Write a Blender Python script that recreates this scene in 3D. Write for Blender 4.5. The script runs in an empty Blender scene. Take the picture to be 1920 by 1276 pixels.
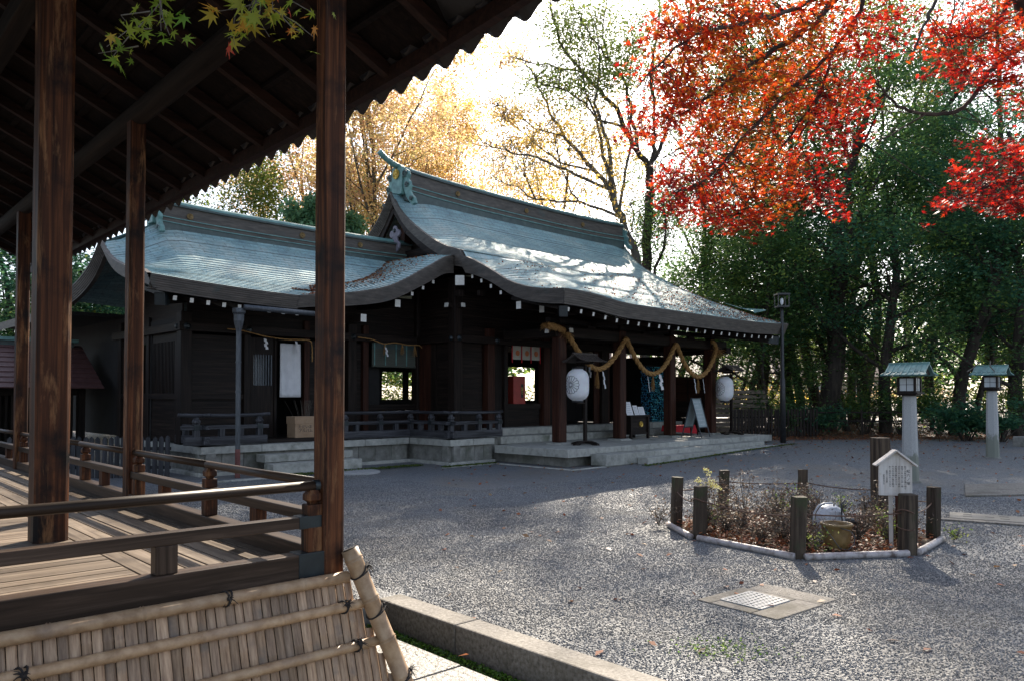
import bpy, math, random
import numpy as np
from mathutils import Vector, Matrix, noise as mnoise
R = math.radians
random.seed(7)
rng = np.random.default_rng(7)
SC = bpy.context.scene
COL = SC.collection

# ------------------------------------------------------------------ camera
cam_d = bpy.data.cameras.new('camera'); cam = bpy.data.objects.new('camera', cam_d); COL.objects.link(cam)
cam.location = (0, 0, 1.55)
cam.rotation_euler = (R(90 + 1.43), 0, 0)
cam_d.sensor_width = 36; cam_d.lens = 36 * 1440 / 1920
cam_d.shift_y = 69 / 1920
cam_d.clip_start = 0.05; cam_d.clip_end = 600
SC.camera = cam
# ------------------------------------------------------------------ sky, sun, exposure
SUN_AZ, SUN_EL = 13.0, 35.0
w = bpy.data.worlds.new("World"); SC.world = w; w.use_nodes = True
nt = w.node_tree; nt.nodes.clear()
wo = nt.nodes.new('ShaderNodeOutputWorld'); bg = nt.nodes.new('ShaderNodeBackground'); sky = nt.nodes.new('ShaderNodeTexSky')
sky.sky_type = 'NISHITA'; sky.sun_disc = False; sky.sun_elevation = R(SUN_EL); sky.sun_rotation = R(SUN_AZ)
sky.air_density = 1.0; sky.dust_density = 2.0; sky.ozone_density = 3.0
bg.inputs['Strength'].default_value = 0.11
hs = nt.nodes.new('ShaderNodeHueSaturation'); hs.inputs['Saturation'].default_value = .65; nt.links.new(sky.outputs[0], hs.inputs['Color']); nt.links.new(hs.outputs[0], bg.inputs[0]); nt.links.new(bg.outputs[0], wo.inputs[0])
sd = bpy.data.lights.new('sun', 'SUN'); sun = bpy.data.objects.new('sun', sd); COL.objects.link(sun)
sd.energy = 5.0; sd.angle = R(0.6); sd.color = (1.0, .89, .74)
SUNV = Vector((math.sin(R(SUN_AZ)) * math.cos(R(SUN_EL)), math.cos(R(SUN_AZ)) * math.cos(R(SUN_EL)), math.sin(R(SUN_EL))))
sun.rotation_euler = SUNV.to_track_quat('Z', 'Y').to_euler()
vs = SC.view_settings
vs.view_transform = 'Standard'; vs.look = 'None'; vs.gamma = 1; vs.exposure = 1.45; vs.use_curve_mapping = False
SC.cycles.max_bounces = 8; SC.cycles.transparent_max_bounces = 6
SC.cycles.use_denoising = True

# ------------------------------------------------------------------ materials
def nod(t, kind, **kw):
    n = t.nodes.new(kind)
    for k, v in kw.items(): setattr(n, k, v)
    return n
def ramp(t, stops, fac):
    n = t.nodes.new('ShaderNodeValToRGB'); e = n.color_ramp.elements
    while len(e) < len(stops): e.new(0.5)
    for i, (p, c) in enumerate(stops):
        e[i].position = p; e[i].color = (c[0], c[1], c[2], 1)
    t.links.new(fac, n.inputs[0]); return n
def base_mat(name):
    m = bpy.data.materials.new(name); m.use_nodes = True; t = m.node_tree
    return m, t, t.nodes['Principled BSDF']
def coords(t, scale=(1, 1, 1), rnd=True):
    tc = nod(t, 'ShaderNodeTexCoord'); mp = nod(t, 'ShaderNodeMapping'); mp.inputs['Scale'].default_value = scale
    t.links.new(tc.outputs['Object'], mp.inputs[0])
    if rnd:
        oi = nod(t, 'ShaderNodeObjectInfo'); mul = nod(t, 'ShaderNodeMath', operation='MULTIPLY'); mul.inputs[1].default_value = 37.0
        t.links.new(oi.outputs['Random'], mul.inputs[0])
        cx = nod(t, 'ShaderNodeCombineXYZ'); [t.links.new(mul.outputs[0], cx.inputs[i]) for i in range(3)]
        t.links.new(cx.outputs[0], mp.inputs['Location'])
    return mp.outputs[0]
def noise(t, vec, scale, detail=6, rough=.6, dist=0):
    n = nod(t, 'ShaderNodeTexNoise'); n.inputs['Scale'].default_value = scale; n.inputs['Detail'].default_value = detail
    n.inputs['Roughness'].default_value = rough; n.inputs['Distortion'].default_value = dist
    t.links.new(vec, n.inputs['Vector']); return n.outputs['Fac']
def bumpn(t, b, h, strength, dist=.02):
    n = nod(t, 'ShaderNodeBump'); n.inputs['Strength'].default_value = strength; n.inputs['Distance'].default_value = dist
    t.links.new(h, n.inputs['Height']); t.links.new(n.outputs[0], b.inputs['Normal']); return n
def val_var(t, col_out, amt):
    """per-object value variation"""
    oi = nod(t, 'ShaderNodeObjectInfo'); mr = nod(t, 'ShaderNodeMapRange')
    mr.inputs['To Min'].default_value = 1 - amt; mr.inputs['To Max'].default_value = 1 + amt
    t.links.new(oi.outputs['Random'], mr.inputs['Value'])
    mx = nod(t, 'ShaderNodeVectorMath', operation='SCALE'); t.links.new(col_out, mx.inputs[0]); t.links.new(mr.outputs[0], mx.inputs['Scale'])
    return mx.outputs[0]
def pmat(name, stops, nscale=6, sc=(1, 1, 1), rough=.7, bump=.3, bd=.01, var=0, metal=0, spec=.5, detail=8, dist=0, stain=None):
    m, t, b = base_mat(name)
    v = coords(t, sc); f = noise(t, v, nscale, detail, .62, dist)
    c = ramp(t, stops, f).outputs[0]
    if stain:
        v2 = coords(t, (1, 1, 1)); f2 = noise(t, v2, stain[1], 5, .6)
        r2 = ramp(t, [(stain[2], (0, 0, 0)), (stain[3], (1, 1, 1))], f2)
        mx = nod(t, 'ShaderNodeMix', data_type='RGBA'); t.links.new(r2.outputs[0], mx.inputs[0]); t.links.new(c, mx.inputs[6])
        mx.inputs[7].default_value = (*stain[0], 1); c = mx.outputs[2]
    if var: c = val_var(t, c, var)
    t.links.new(c, b.inputs['Base Color'])
    b.inputs['Roughness'].default_value = rough; b.inputs['Metallic'].default_value = metal
    b.inputs['Specular IOR Level'].default_value = spec
    if bump: bumpn(t, b, f, bump, bd)
    return m
def wood(name, dark, mid, light, axis, rough=.65, g=26, bump=.5, var=.15, stain=None, wear=None):
    sc = [g, g, g]; sc['xyz'.index(axis)] = 1.0
    m = pmat(name, [(.3, dark), (.5, mid), (.72, light)], 1.6, tuple(s / 1.6 * 1.0 for s in sc), rough, bump, .004, var, spec=.18, dist=.6, stain=stain)
    if wear:                                # paler, abraded streaks with a shape of their own
        t = m.node_tree; b = t.nodes['Principled BSDF']; src = b.inputs['Base Color'].links[0].from_socket
        s2 = [9, 9, 9]; s2['xyz'.index(axis)] = 1.3
        f = noise(t, coords(t, tuple(s2)), 1.0, 7, .7, .3); r = ramp(t, [(wear[1], (0, 0, 0)), (wear[2], (1, 1, 1))], f)
        mx = nod(t, 'ShaderNodeMix', data_type='RGBA'); t.links.new(r.outputs[0], mx.inputs[0]); t.links.new(src, mx.inputs[6]); mx.inputs[7].default_value = (*wear[0], 1)
        t.links.new(mx.outputs[2], b.inputs['Base Color'])
    return m
M = {}
for ax in 'xyz':
    M['old' + ax] = wood('dark_red_brown_timber_' + ax, (.010, .004, .002), (.055, .019, .008), (.17, .062, .023), ax, .6, g=34, stain=((.006, .004, .004), 3, .5, .68), wear=((.27, .135, .06), .54, .70))
    M['hall' + ax] = wood('shrine_timber_' + ax, (.005, .0035, .003), (.015, .010, .008), (.038, .025, .019), ax, .55)
    M['rail' + ax] = wood('weathered_rail_timber_' + ax, (.014, .009, .006), (.034, .021, .014), (.085, .056, .040), ax, .45, bump=.35)
    M['grey' + ax] = wood('grey_deck_timber_' + ax, (.06, .042, .029), (.155, .12, .09), (.28, .225, .175), ax, .55, var=.28, stain=((.08, .06, .045), 4, .5, .75))
    M['red' + ax] = wood('reddish_timber_' + ax, (.014, .006, .004), (.045, .016, .010), (.085, .033, .019), ax, .55)
M['white'] = pmat('white_painted_end', [(.3, (.6, .57, .5)), (.7, (.78, .76, .7))], 20, rough=.6, bump=.1)
for ax in 'xyz': M['kour' + ax] = wood('sky_sheen_railing_' + ax, (.012, .012, .014), (.05, .05, .056), (.12, .12, .13), ax, .42, bump=.3)  # blue-grey of the sky's reflection put into the dark timber colour
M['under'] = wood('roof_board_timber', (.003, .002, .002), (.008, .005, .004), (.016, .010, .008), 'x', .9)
M['rafter'] = wood('reddish_rafter_timber', (.008, .004, .003), (.020, .009, .006), (.038, .016, .010), 'x', .6)
M['band'] = pmat('layered_eave_edge', [(.3, (.04, .033, .027)), (.55, (.085, .070, .058)), (.8, (.15, .125, .105))], 3, (1, 1, 6), .6, .3, stain=((.05, .075, .07), 2, .6, .8))
M['stone'] = pmat('pale_granite', [(.25, (.22, .22, .195)), (.5, (.36, .355, .32)), (.75, (.46, .45, .40))], 8, rough=.75, bump=.3, bd=.01, var=.12, stain=((.10, .11, .075), 1.6, .55, .75))
M['stoned'] = pmat('darker_base_stone', [(.25, (.12, .115, .10)), (.75, (.32, .31, .28))], 7, rough=.8, bump=.4, var=.15, stain=((.07, .08, .05), 2, .5, .75))  # darker grey stone with greenish stains
M['granite'] = pmat('speckled_granite', [(.35, (.24, .24, .24)), (.5, (.36, .36, .355)), (.62, (.44, .44, .43))], 160, rough=.7, bump=.15, bd=.003, detail=2, stain=((.30, .32, .25), 1.2, .6, .8))
def post_mat():
    m = pmat('lichened_post_granite', [(.35, (.25, .25, .25)), (.5, (.37, .37, .365)), (.62, (.45, .45, .44))], 160, rough=.7, bump=.15, bd=.003, detail=2)
    t = m.node_tree; b = t.nodes['Principled BSDF']; src = b.inputs['Base Color'].links[0].from_socket
    tc = nod(t, 'ShaderNodeTexCoord'); sx = nod(t, 'ShaderNodeSeparateXYZ'); t.links.new(tc.outputs['Object'], sx.inputs[0])
    f = noise(t, coords(t, (9, 9, 4)), 1, 6, .7); a_ = nod(t, 'ShaderNodeMath', operation='MULTIPLY_ADD'); a_.inputs[1].default_value = -.9; t.links.new(f, a_.inputs[0]); t.links.new(sx.outputs[2], a_.inputs[2])
    r = ramp(t, [(0, (1, 1, 1)), (.10, (0, 0, 0))], a_.outputs[0])
    mx = nod(t, 'ShaderNodeMix', data_type='RGBA'); t.links.new(r.outputs[0], mx.inputs[0]); t.links.new(src, mx.inputs[6]); mx.inputs[7].default_value = (.19, .20, .165, 1); t.links.new(mx.outputs[2], b.inputs['Base Color'])
    return m
M['granitepost'] = post_mat()
M['copper'] = pmat('verdigris_copper', [(.3, (.05, .12, .12)), (.55, (.12, .25, .23)), (.8, (.22, .38, .34))], 5, rough=.5, bump=.2, spec=.6)
M['copdark'] = pmat('dark_aged_copper', [(.3, (.03, .05, .05)), (.6, (.06, .085, .08)), (.85, (.12, .19, .17))], 5, (1, 1, 1), .45, .2)
M['gold'] = pmat('gilt_metal', [(.3, (.5, .32, .06)), (.7, (.8, .56, .14))], 9, rough=.35, bump=.1, metal=.8)
M['dullgold'] = pmat('dull_bronze', [(.3, (.16, .10, .04)), (.7, (.30, .20, .08))], 9, rough=.5, bump=.1, metal=.5)
M['blackmetal'] = pmat('dark_iron', [(.3, (.02, .02, .02)), (.7, (.05, .05, .052))], 12, rough=.45, bump=.1, metal=.4)
M['bronze'] = pmat('blue_green_bronze_fitting', [(.3, (.012, .016, .018)), (.7, (.028, .038, .042))], 9, rough=.4, bump=.15, metal=.3)
M['zinc'] = pmat('grey_zinc_pipe', [(.3, (.05, .058, .068)), (.7, (.11, .12, .135))], 6, (4, 4, 1), .45, .1, metal=.4)
M['paper'] = pmat('white_paper', [(.3, (.70, .69, .70)), (.7, (.8, .79, .8))], 10, rough=.7, bump=.05)
M['ink'] = pmat('black_ink', [(.3, (.012, .012, .015)), (.7, (.03, .03, .035))], 10, rough=.6, bump=0)
M['cloth'] = pmat('white_cloth', [(.3, (.62, .62, .64)), (.7, (.76, .76, .78))], 5, rough=.8, bump=.1)
M['red'] = pmat('red_lacquer', [(.3, (.35, .02, .012)), (.7, (.50, .035, .02))], 6, rough=.35, bump=.05)
M['redcloth'] = pmat('red_cloth', [(.3, (.42, .01, .02)), (.7, (.6, .02, .03))], 6, rough=.8, bump=.05)
M['straw'] = pmat('golden_straw_rope', [(.3, (.16, .075, .02)), (.5, (.36, .19, .06)), (.75, (.58, .36, .13))], 30, (1, 1, 1), .8, .7, .01)
M['card'] = pmat('brown_cardboard', [(.3, (.30, .19, .11)), (.7, (.40, .27, .17))], 6, rough=.8, bump=.05)
M['bamboo'] = pmat('weathered_bamboo', [(.3, (.24, .145, .075)), (.5, (.36, .235, .135)), (.75, (.48, .34, .21))], 3, (5, 5, 5), .5, .2, .003, var=.15, stain=((.24, .18, .14), 3.5, .55, .85))
M['bambooz'] = pmat('split_bamboo_slat', [(.28, (.14, .08, .045)), (.5, (.30, .195, .12)), (.75, (.45, .315, .205))], 2.5, (30, 8, 1.6), .55, .35, .003, var=.38, stain=((.16, .12, .09), 5, .56, .72))
M['palebamboo'] = pmat('bleached_bamboo', [(.3, (.22, .18, .16)), (.5, (.42, .38, .37)), (.75, (.55, .51, .50))], 5, (3, 3, 3), .45, .2, .003, stain=((.12, .09, .08), 6, .58, .7))
M['twine'] = pmat('black_palm_twine', [(.3, (.01, .008, .008)), (.7, (.03, .024, .022))], 60, rough=.85, bump=.6)
M['moss'] = pmat('green_moss', [(.3, (.02, .05, .006)), (.55, (.07, .15, .015)), (.75, (.14, .25, .03))], 25, rough=.9, bump=1, bd=.02)
M['postwood'] = wood('old_garden_post_wood', (.018, .013, .010), (.06, .045, .034), (.13, .10, .07), 'z', .8, 20, .8, stain=((.05, .055, .03), 5, .55, .7))
M['lightgrey'] = pmat('light_grey_paint', [(.3, (.38, .40, .43)), (.7, (.48, .50, .53))], 7, rough=.4, bump=.05)
M['whitewood'] = wood('white_weathered_board', (.42, .38, .34), (.58, .55, .52), (.68, .66, .64), 'z', .6, 14, .15, 0, stain=((.42, .36, .2), 5, .64, .8))
M['clay'] = pmat('glazed_clay', [(.3, (.10, .06, .025)), (.5, (.20, .13, .05)), (.75, (.30, .22, .10))], 5, rough=.3, bump=.1)
M['barkd'] = pmat('dark_bark', [(.3, (.015, .011, .009)), (.5, (.04, .03, .023)), (.75, (.09, .07, .052))], 8, (1, 1, .25), .9, .9, .03)
M['barkl'] = pmat('grey_bark', [(.3, (.05, .042, .034)), (.5, (.10, .085, .068)), (.75, (.17, .15, .12))], 8, (1, 1, .3), .9, .6, .02)
M['tile'] = pmat('dark_roof_tile', [(.3, (.01, .01, .011)), (.7, (.026, .026, .03))], 9, rough=.5, bump=.2)
M['black'] = pmat('interior_shade_black', [(.3, (.006, .005, .005)), (.7, (.014, .012, .011))], 4, rough=.8, bump=0)  # near-black colour carries the shade of rooms, annex and backings
M['soil'] = pmat('leaf_strewn_soil', [(.25, (.03, .02, .013)), (.5, (.07, .045, .028)), (.75, (.14, .085, .045))], 14, rough=.95, bump=.8, bd=.03)
M['plaster'] = pmat('cream_plaster', [(.3, (.5, .45, .38)), (.7, (.62, .57, .5))], 3, rough=.8, bump=.05)
M['chalk'] = pmat('whiteboard_face', [(.3, (.30, .36, .37)), (.7, (.38, .44, .45))], 4, rough=.4, bump=0)
M['blueA'] = pmat('teal_paper', [(.3, (.02, .16, .24)), (.7, (.05, .30, .38))], 8, rough=.6, bump=0, var=.4)
M['redbrown'] = pmat('red_brown_shingle', [(.3, (.06, .025, .025)), (.7, (.13, .06, .055))], 6, rough=.6, bump=.2)
M['glasspane'] = pmat('frosted_pane', [(.3, (.42, .45, .46)), (.7, (.52, .55, .56))], 4, rough=.25, bump=0)

def roof_mat():
    m, t, b = base_mat('copper_shingle_roof')
    v = coords(t, (1, 1, 1), False)
    f = noise(t, v, 1.1, 6, .6); f2 = noise(t, v, 14, 5, .7)
    br = nod(t, 'ShaderNodeTexBrick'); br.inputs['Scale'].default_value = 1; br.inputs['Mortar Size'].default_value = .006
    br.inputs['Brick Width'].default_value = .42; br.inputs['Row Height'].default_value = .12
    br.inputs['Color1'].default_value = (.85, .85, .85, 1); br.inputs['Color2'].default_value = (1.1, 1.1, 1.1, 1); br.inputs['Mortar'].default_value = (.45, .45, .45, 1)
    t.links.new(v, br.inputs['Vector'])
    c = ramp(t, [(.3, (.16, .28, .31)), (.5, (.23, .38, .40)), (.68, (.36, .44, .42))], f).outputs[0]
    mx = nod(t, 'ShaderNodeMix', data_type='RGBA', blend_type='MULTIPLY'); mx.inputs[0].default_value = 1
    t.links.new(c, mx.inputs[6]); t.links.new(br.outputs['Color'], mx.inputs[7])
    r2 = ramp(t, [(.45, (1, 1, 1)), (.75, (.55, .5, .42))], f2)
    mx2 = nod(t, 'ShaderNodeMix', data_type='RGBA', blend_type='MULTIPLY'); mx2.inputs[0].default_value = 1
    t.links.new(mx.outputs[2], mx2.inputs[6]); t.links.new(r2.outputs[0], mx2.inputs[7])
    t.links.new(mx2.outputs[2], b.inputs['Base Color'])
    rr = nod(t, 'ShaderNodeMapRange'); rr.inputs['To Min'].default_value = .50; rr.inputs['To Max'].default_value = .66; b.inputs['Metallic'].default_value = .25
    t.links.new(f2, rr.inputs['Value']); t.links.new(rr.outputs[0], b.inputs['Roughness'])
    b.inputs['Specular IOR Level'].default_value = .9; b.inputs['Coat Weight'].default_value = .35; b.inputs['Coat Roughness'].default_value = .42
    bumpn(t, b, f2, .35, .01); return m
M['roof'] = roof_mat()

def leaf_mat(name, stops, trans=.5, rough=.5, sat=1.0):
    m = bpy.data.materials.new(name); m.use_nodes = True; t = m.node_tree; t.nodes.clear()
    o = nod(t, 'ShaderNodeOutputMaterial'); at = nod(t, 'ShaderNodeAttribute'); at.attribute_name = 'rnd'
    c = ramp(t, stops, at.outputs['Fac'])
    d = nod(t, 'ShaderNodeBsdfPrincipled'); d.inputs['Roughness'].default_value = rough; d.inputs['Specular IOR Level'].default_value = .35
    tr = nod(t, 'ShaderNodeBsdfTranslucent'); mix = nod(t, 'ShaderNodeMixShader'); mix.inputs[0].default_value = trans
    g = nod(t, 'ShaderNodeVectorMath', operation='SCALE'); g.inputs['Scale'].default_value = 1.5
    t.links.new(c.outputs[0], d.inputs['Base Color']); t.links.new(c.outputs[0], g.inputs[0]); t.links.new(g.outputs[0], tr.inputs['Color'])
    t.links.new(d.outputs[0], mix.inputs[1]); t.links.new(tr.outputs[0], mix.inputs[2]); t.links.new(mix.outputs[0], o.inputs['Surface'])
    return m
M['lf_green'] = leaf_mat('evergreen_leaves', [(0, (.035, .08, .035)), (.5, (.075, .155, .055)), (.85, (.15, .23, .05)), (1, (.27, .30, .07))], .55)
M['lf_teal'] = leaf_mat('deep_evergreen_leaves', [(0, (.025, .085, .05)), (.6, (.055, .15, .08)), (1, (.14, .25, .08))], .55)
M['lf_olive'] = leaf_mat('olive_leaves', [(0, (.05, .08, .02)), (.5, (.10, .15, .03)), (.85, (.20, .22, .04)), (1, (.30, .22, .05))], .5)
M['lf_gold'] = leaf_mat('golden_autumn_leaves', [(0, (.38, .24, .10)), (.4, (.55, .38, .12)), (.75, (.60, .40, .06)), (1, (.38, .36, .08))], .5)
M['lf_orange'] = leaf_mat('orange_autumn_leaves', [(0, (.38, .21, .14)), (.3, (.50, .32, .18)), (.6, (.58, .44, .20)), (.85, (.50, .46, .18)), (1, (.30, .34, .12))], .5)
M['lf_pine'] = leaf_mat('pine_needles', [(0, (.06, .14, .08)), (.6, (.12, .24, .12)), (1, (.20, .32, .14))], .4)
M['lf_red'] = leaf_mat('red_maple_leaves', [(0, (.08, .004, .005)), (.25, (.25, .008, .007)), (.5, (.37, .025, .007)), (.72, (.39, .075, .010)), (.86, (.29, .12, .013)), (.94, (.15, .09, .012)), (1, (.09, .09, .013))], .6)
M['lf_yg'] = leaf_mat('turning_maple_leaves', [(0, (.10, .20, .02)), (.45, (.24, .28, .03)), (.7, (.40, .26, .03)), (.88, (.45, .13, .02)), (1, (.35, .02, .02))], .5)
M['lf_dry'] = leaf_mat('dry_brown_leaves', [(0, (.045, .03, .022)), (.5, (.10, .065, .045)), (.8, (.18, .13, .09)), (1, (.28, .23, .17))], .35)
M['lf_litter'] = leaf_mat('fallen_leaves', [(0, (.08, .03, .015)), (.4, (.22, .06, .02)), (.7, (.34, .11, .04)), (1, (.30, .20, .10))], .2)
M['lf_sprout'] = leaf_mat('pale_green_sprouts', [(0, (.10, .20, .03)), (.6, (.22, .30, .06)), (1, (.45, .45, .15))], .5)
M['lf_flower'] = leaf_mat('cream_flowers', [(0, (.60, .55, .18)), (.5, (.75, .70, .30)), (1, (.8, .76, .5))], .4)

def gravel_mat(name='grey_gravel', pebble=False):
    m, t, b = base_mat(name)
    if pebble:
        oi = nod(t, 'ShaderNodeObjectInfo')
        c = ramp(t, [(0, (.09, .099, .111)), (.35, (.12, .131, .144)), (.75, (.168, .178, .19)), (.95, (.22, .225, .23)), (1, (.31, .305, .30))], oi.outputs['Random']).outputs[0]
        ge = nod(t, 'ShaderNodeNewGeometry'); fn_ = noise(t, ge.outputs['Position'], .55, 5, .65, .5)
        tint = ramp(t, [(.36, (.70, .69, .68)), (.5, (1, 1, 1)), (.64, (1.12, 1.0, .84))], fn_)
        mm = nod(t, 'ShaderNodeMix', data_type='RGBA', blend_type='MULTIPLY'); mm.inputs[0].default_value = 1; t.links.new(c, mm.inputs[6]); t.links.new(tint.outputs[0], mm.inputs[7]); c = mm.outputs[2]
        t.links.new(c, b.inputs['Base Color']); b.inputs['Roughness'].default_value = .55; return m
    tc = nod(t, 'ShaderNodeTexCoord'); v = tc.outputs['Object']
    vo = nod(t, 'ShaderNodeTexVoronoi'); vo.inputs['Scale'].default_value = 55; t.links.new(v, vo.inputs['Vector'])
    sp = nod(t, 'ShaderNodeSeparateColor'); t.links.new(vo.outputs['Color'], sp.inputs[0])
    c = ramp(t, [(0, (.084, .094, .107)), (.4, (.12, .131, .144)), (.75, (.168, .178, .19)), (1, (.25, .248, .245))], sp.outputs[0]).outputs[0]
    f = noise(t, v, .5, 6, .65, .4)
    r = ramp(t, [(.45, (0, 0, 0)), (.68, (1, 1, 1))], f)
    mx = nod(t, 'ShaderNodeMix', data_type='RGBA'); t.links.new(r.outputs[0], mx.inputs[0]); t.links.new(c, mx.inputs[6])
    f3 = noise(t, v, 40, 4, .7)
    c3 = ramp(t, [(.3, (.12, .10, .08)), (.7, (.24, .21, .17))], f3).outputs[0]
    mx0 = nod(t, 'ShaderNodeMix', data_type='RGBA'); mx0.inputs[0].default_value = .6; t.links.new(c, mx0.inputs[6]); t.links.new(c3, mx0.inputs[7])
    t.links.new(mx0.outputs[2], mx.inputs[7])
    # bare, leaf-strewn soil under the trees
    sx = nod(t, 'ShaderNodeSeparateXYZ'); t.links.new(v, sx.inputs[0])
    # distance beyond the yard: y*0.98 - x*0.10 
    ma = nod(t, 'ShaderNodeMath', operation='MULTIPLY'); ma.inputs[1].default_value = -.10; t.links.new(sx.outputs[0], ma.inputs[0])
    mb = nod(t, 'ShaderNodeMath', operation='ADD'); t.links.new(sx.outputs[1], mb.inputs[0]); t.links.new(ma.outputs[0], mb.inputs[1])
    f4 = noise(t, v, 1.5, 6, .7); mc = nod(t, 'ShaderNodeMath', operation='MULTIPLY_ADD'); mc.inputs[1].default_value = 2.4
    t.links.new(f4, mc.inputs[0]); t.links.new(mb.outputs[0], mc.inputs[2])
    mr = nod(t, 'ShaderNodeMapRange'); mr.inputs['From Min'].default_value = 24.6; mr.inputs['From Max'].default_value = 25.4; t.links.new(mc.outputs[0], mr.inputs['Value'])
    f5 = noise(t, v, 18, 6, .75)
    c5 = ramp(t, [(.3, (.025, .018, .012)), (.5, (.06, .04, .026)), (.62, (.13, .06, .03)), (.75, (.2, .13, .08))], f5).outputs[0]
    mx5 = nod(t, 'ShaderNodeMix', data_type='RGBA'); t.links.new(mr.outputs[0], mx5.inputs[0]); t.links.new(mx.outputs[2], mx5.inputs[6]); t.links.new(c5, mx5.inputs[7])
    t.links.new(mx5.outputs[2], b.inputs['Base Color'])
    b.inputs['Roughness'].default_value = .6
    ad = nod(t, 'ShaderNodeMath', operation='MULTIPLY_ADD'); ad.inputs[1].default_value = -1.0; t.links.new(vo.outputs['Distance'], ad.inputs[0]); t.links.new(f5, ad.inputs[2])
    bumpn(t, b, ad.outputs[0], .9, .02)
    return m
M['gravel'] = gravel_mat(); M['pebble'] = gravel_mat('pebble_stone', True)

# ------------------------------------------------------------------ mesh helpers
class MB:
    def __init__(s): s.v = []; s.f = []; s.m = []
    def add(s, vs, fs, mi=0):
        o = len(s.v); s.v += [tuple(p) for p in vs]; s.f += [tuple(i + o for i in f) for f in fs]; s.m += [mi] * len(fs); return s
    def box(s, x0, x1, y0, y1, z0, z1, mi=0):
        return s.add([(x0, y0, z0), (x1, y0, z0), (x1, y1, z0), (x0, y1, z0), (x0, y0, z1), (x1, y0, z1), (x1, y1, z1), (x0, y1, z1)],
                     [(0, 3, 2, 1), (4, 5, 6, 7), (0, 1, 5, 4), (1, 2, 6, 5), (2, 3, 7, 6), (3, 0, 4, 7)], mi)
    def beam(s, p0, p1, w, h, mi=0, up=(0, 0, 1), w1=None, h1=None, mend=None):
        p0, p1 = Vector(p0), Vector(p1); d = (p1 - p0).normalized(); u = Vector(up)
        x = d.cross(u)
        if x.length < 1e-4: x = d.cross(Vector((1, 0, 0)))
        x.normalize(); y = x.cross(d).normalized(); vs = []
        for p, a, b in ((p0, w, h), (p1, w1 or w, h1 or h)):
            for sx, sy in ((-1, -1), (1, -1), (1, 1), (-1, 1)): vs.append(p + x * sx * a / 2 + y * sy * b / 2)
        s.add(vs, [(1, 2, 3, 0)[::-1], (0, 1, 5, 4), (1, 2, 6, 5), (2, 3, 7, 6), (3, 0, 4, 7), (4, 5, 6, 7)], mi)
        if mend is not None: s.m[-6] = mend
        return s
    def tube(s, pts, rs, n=8, mi=0, caps=True):
        pts = [Vector(p) for p in pts]; N = len(pts)
        if not hasattr(rs, '__len__'): rs = [rs] * N
        vs = []; prev = None
        for i, p in enumerate(pts):
            d = (pts[min(i + 1, N - 1)] - pts[max(i - 1, 0)]).normalized()
            if prev is None:
                x = d.orthogonal().normalized()
            else:
                x = (prev - d * prev.dot(d))
                x = x.normalized() if x.length > 1e-5 else d.orthogonal().normalized()
            prev = x; y = d.cross(x)
            for k in range(n):
                a = 2 * math.pi * k / n; vs.append(p + (x * math.cos(a) + y * math.sin(a)) * rs[i])
        fs = [(i * n + k, i * n + (k + 1) % n, (i + 1) * n + (k + 1) % n, (i + 1) * n + k) for i in range(N - 1) for k in range(n)]
        if caps: fs += [tuple(range(n))[::-1], tuple((N - 1) * n + k for k in range(n))]
        return s.add(vs, fs, mi)
    def lathe(s, prof, n=16, c=(0, 0, 0), mi=0, rot=0):
        vs = [(c[0] + r * math.cos(rot + 2 * math.pi * k / n), c[1] + r * math.sin(rot + 2 * math.pi * k / n), c[2] + z) for r, z in prof for k in range(n)]
        N = len(prof)
        fs = [(i * n + k, i * n + (k + 1) % n, (i + 1) * n + (k + 1) % n, (i + 1) * n + k) for i in range(N - 1) for k in range(n)]
        fs += [tuple(range(n))[::-1], tuple((N - 1) * n + k for k in range(n))]
        return s.add(vs, fs, mi)
    def prism(s, poly, f3, d, mi=0):
        """poly: 2D outline; f3(u,v,t) maps to 3D with t in {0,d}"""
        n = len(poly); vs = [f3(u, v, 0) for u, v in poly] + [f3(u, v, d) for u, v in poly]
        fs = [tuple(range(n)), tuple(range(2 * n - 1, n - 1, -1))] + [(i, i + n, (i + 1) % n + n, (i + 1) % n) for i in range(n)]
        return s.add(vs, fs, mi)
    def grid(s, P, mi=0, flip=False):
        r, c = len(P), len(P[0]); vs = [p for row in P for p in row]
        fs = []
        for i in range(r - 1):
            for j in range(c - 1):
                q = (i * c + j, i * c + j + 1, (i + 1) * c + j + 1, (i + 1) * c + j); fs.append(q[::-1] if flip else q)
        return s.add(vs, fs, mi)
    def mesh(s, name, mats, smooth=False):
        me = bpy.data.meshes.new(name); me.from_pydata(s.v, [], s.f)
        for m in mats: me.materials.append(M[m] if isinstance(m, str) else m)
        if len(mats) > 1: me.polygons.foreach_set('material_index', s.m)
        if smooth: me.polygons.foreach_set('use_smooth', [True] * len(s.f))
        me.update(); return me
    def obj(s, name, mats, parent=None, smooth=False, bevel=0, loc=None, rz=None):
        if isinstance(mats, str): mats = [mats]
        o = bpy.data.objects.new(name, s.mesh(name, mats, smooth)); COL.objects.link(o)
        if parent: o.parent = parent
        if loc is not None: o.location = loc
        if rz is not None: o.rotation_euler.z = rz
        if bevel:
            b = o.modifiers.new('edge', 'BEVEL'); b.width = bevel; b.segments = 2; b.limit_method = 'ANGLE'
        return o
def inst(name, me, parent=None, loc=(0, 0, 0), rot=(0, 0, 0), sc=None, bevel=0):
    o = bpy.data.objects.new(name, me); COL.objects.link(o); o.parent = parent
    o.location = loc; o.rotation_euler = rot
    if sc is not None: o.scale = sc
    if bevel:
        b = o.modifiers.new('edge', 'BEVEL'); b.width = bevel; b.segments = 1; b.limit_method = 'ANGLE'
    return o
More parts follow.
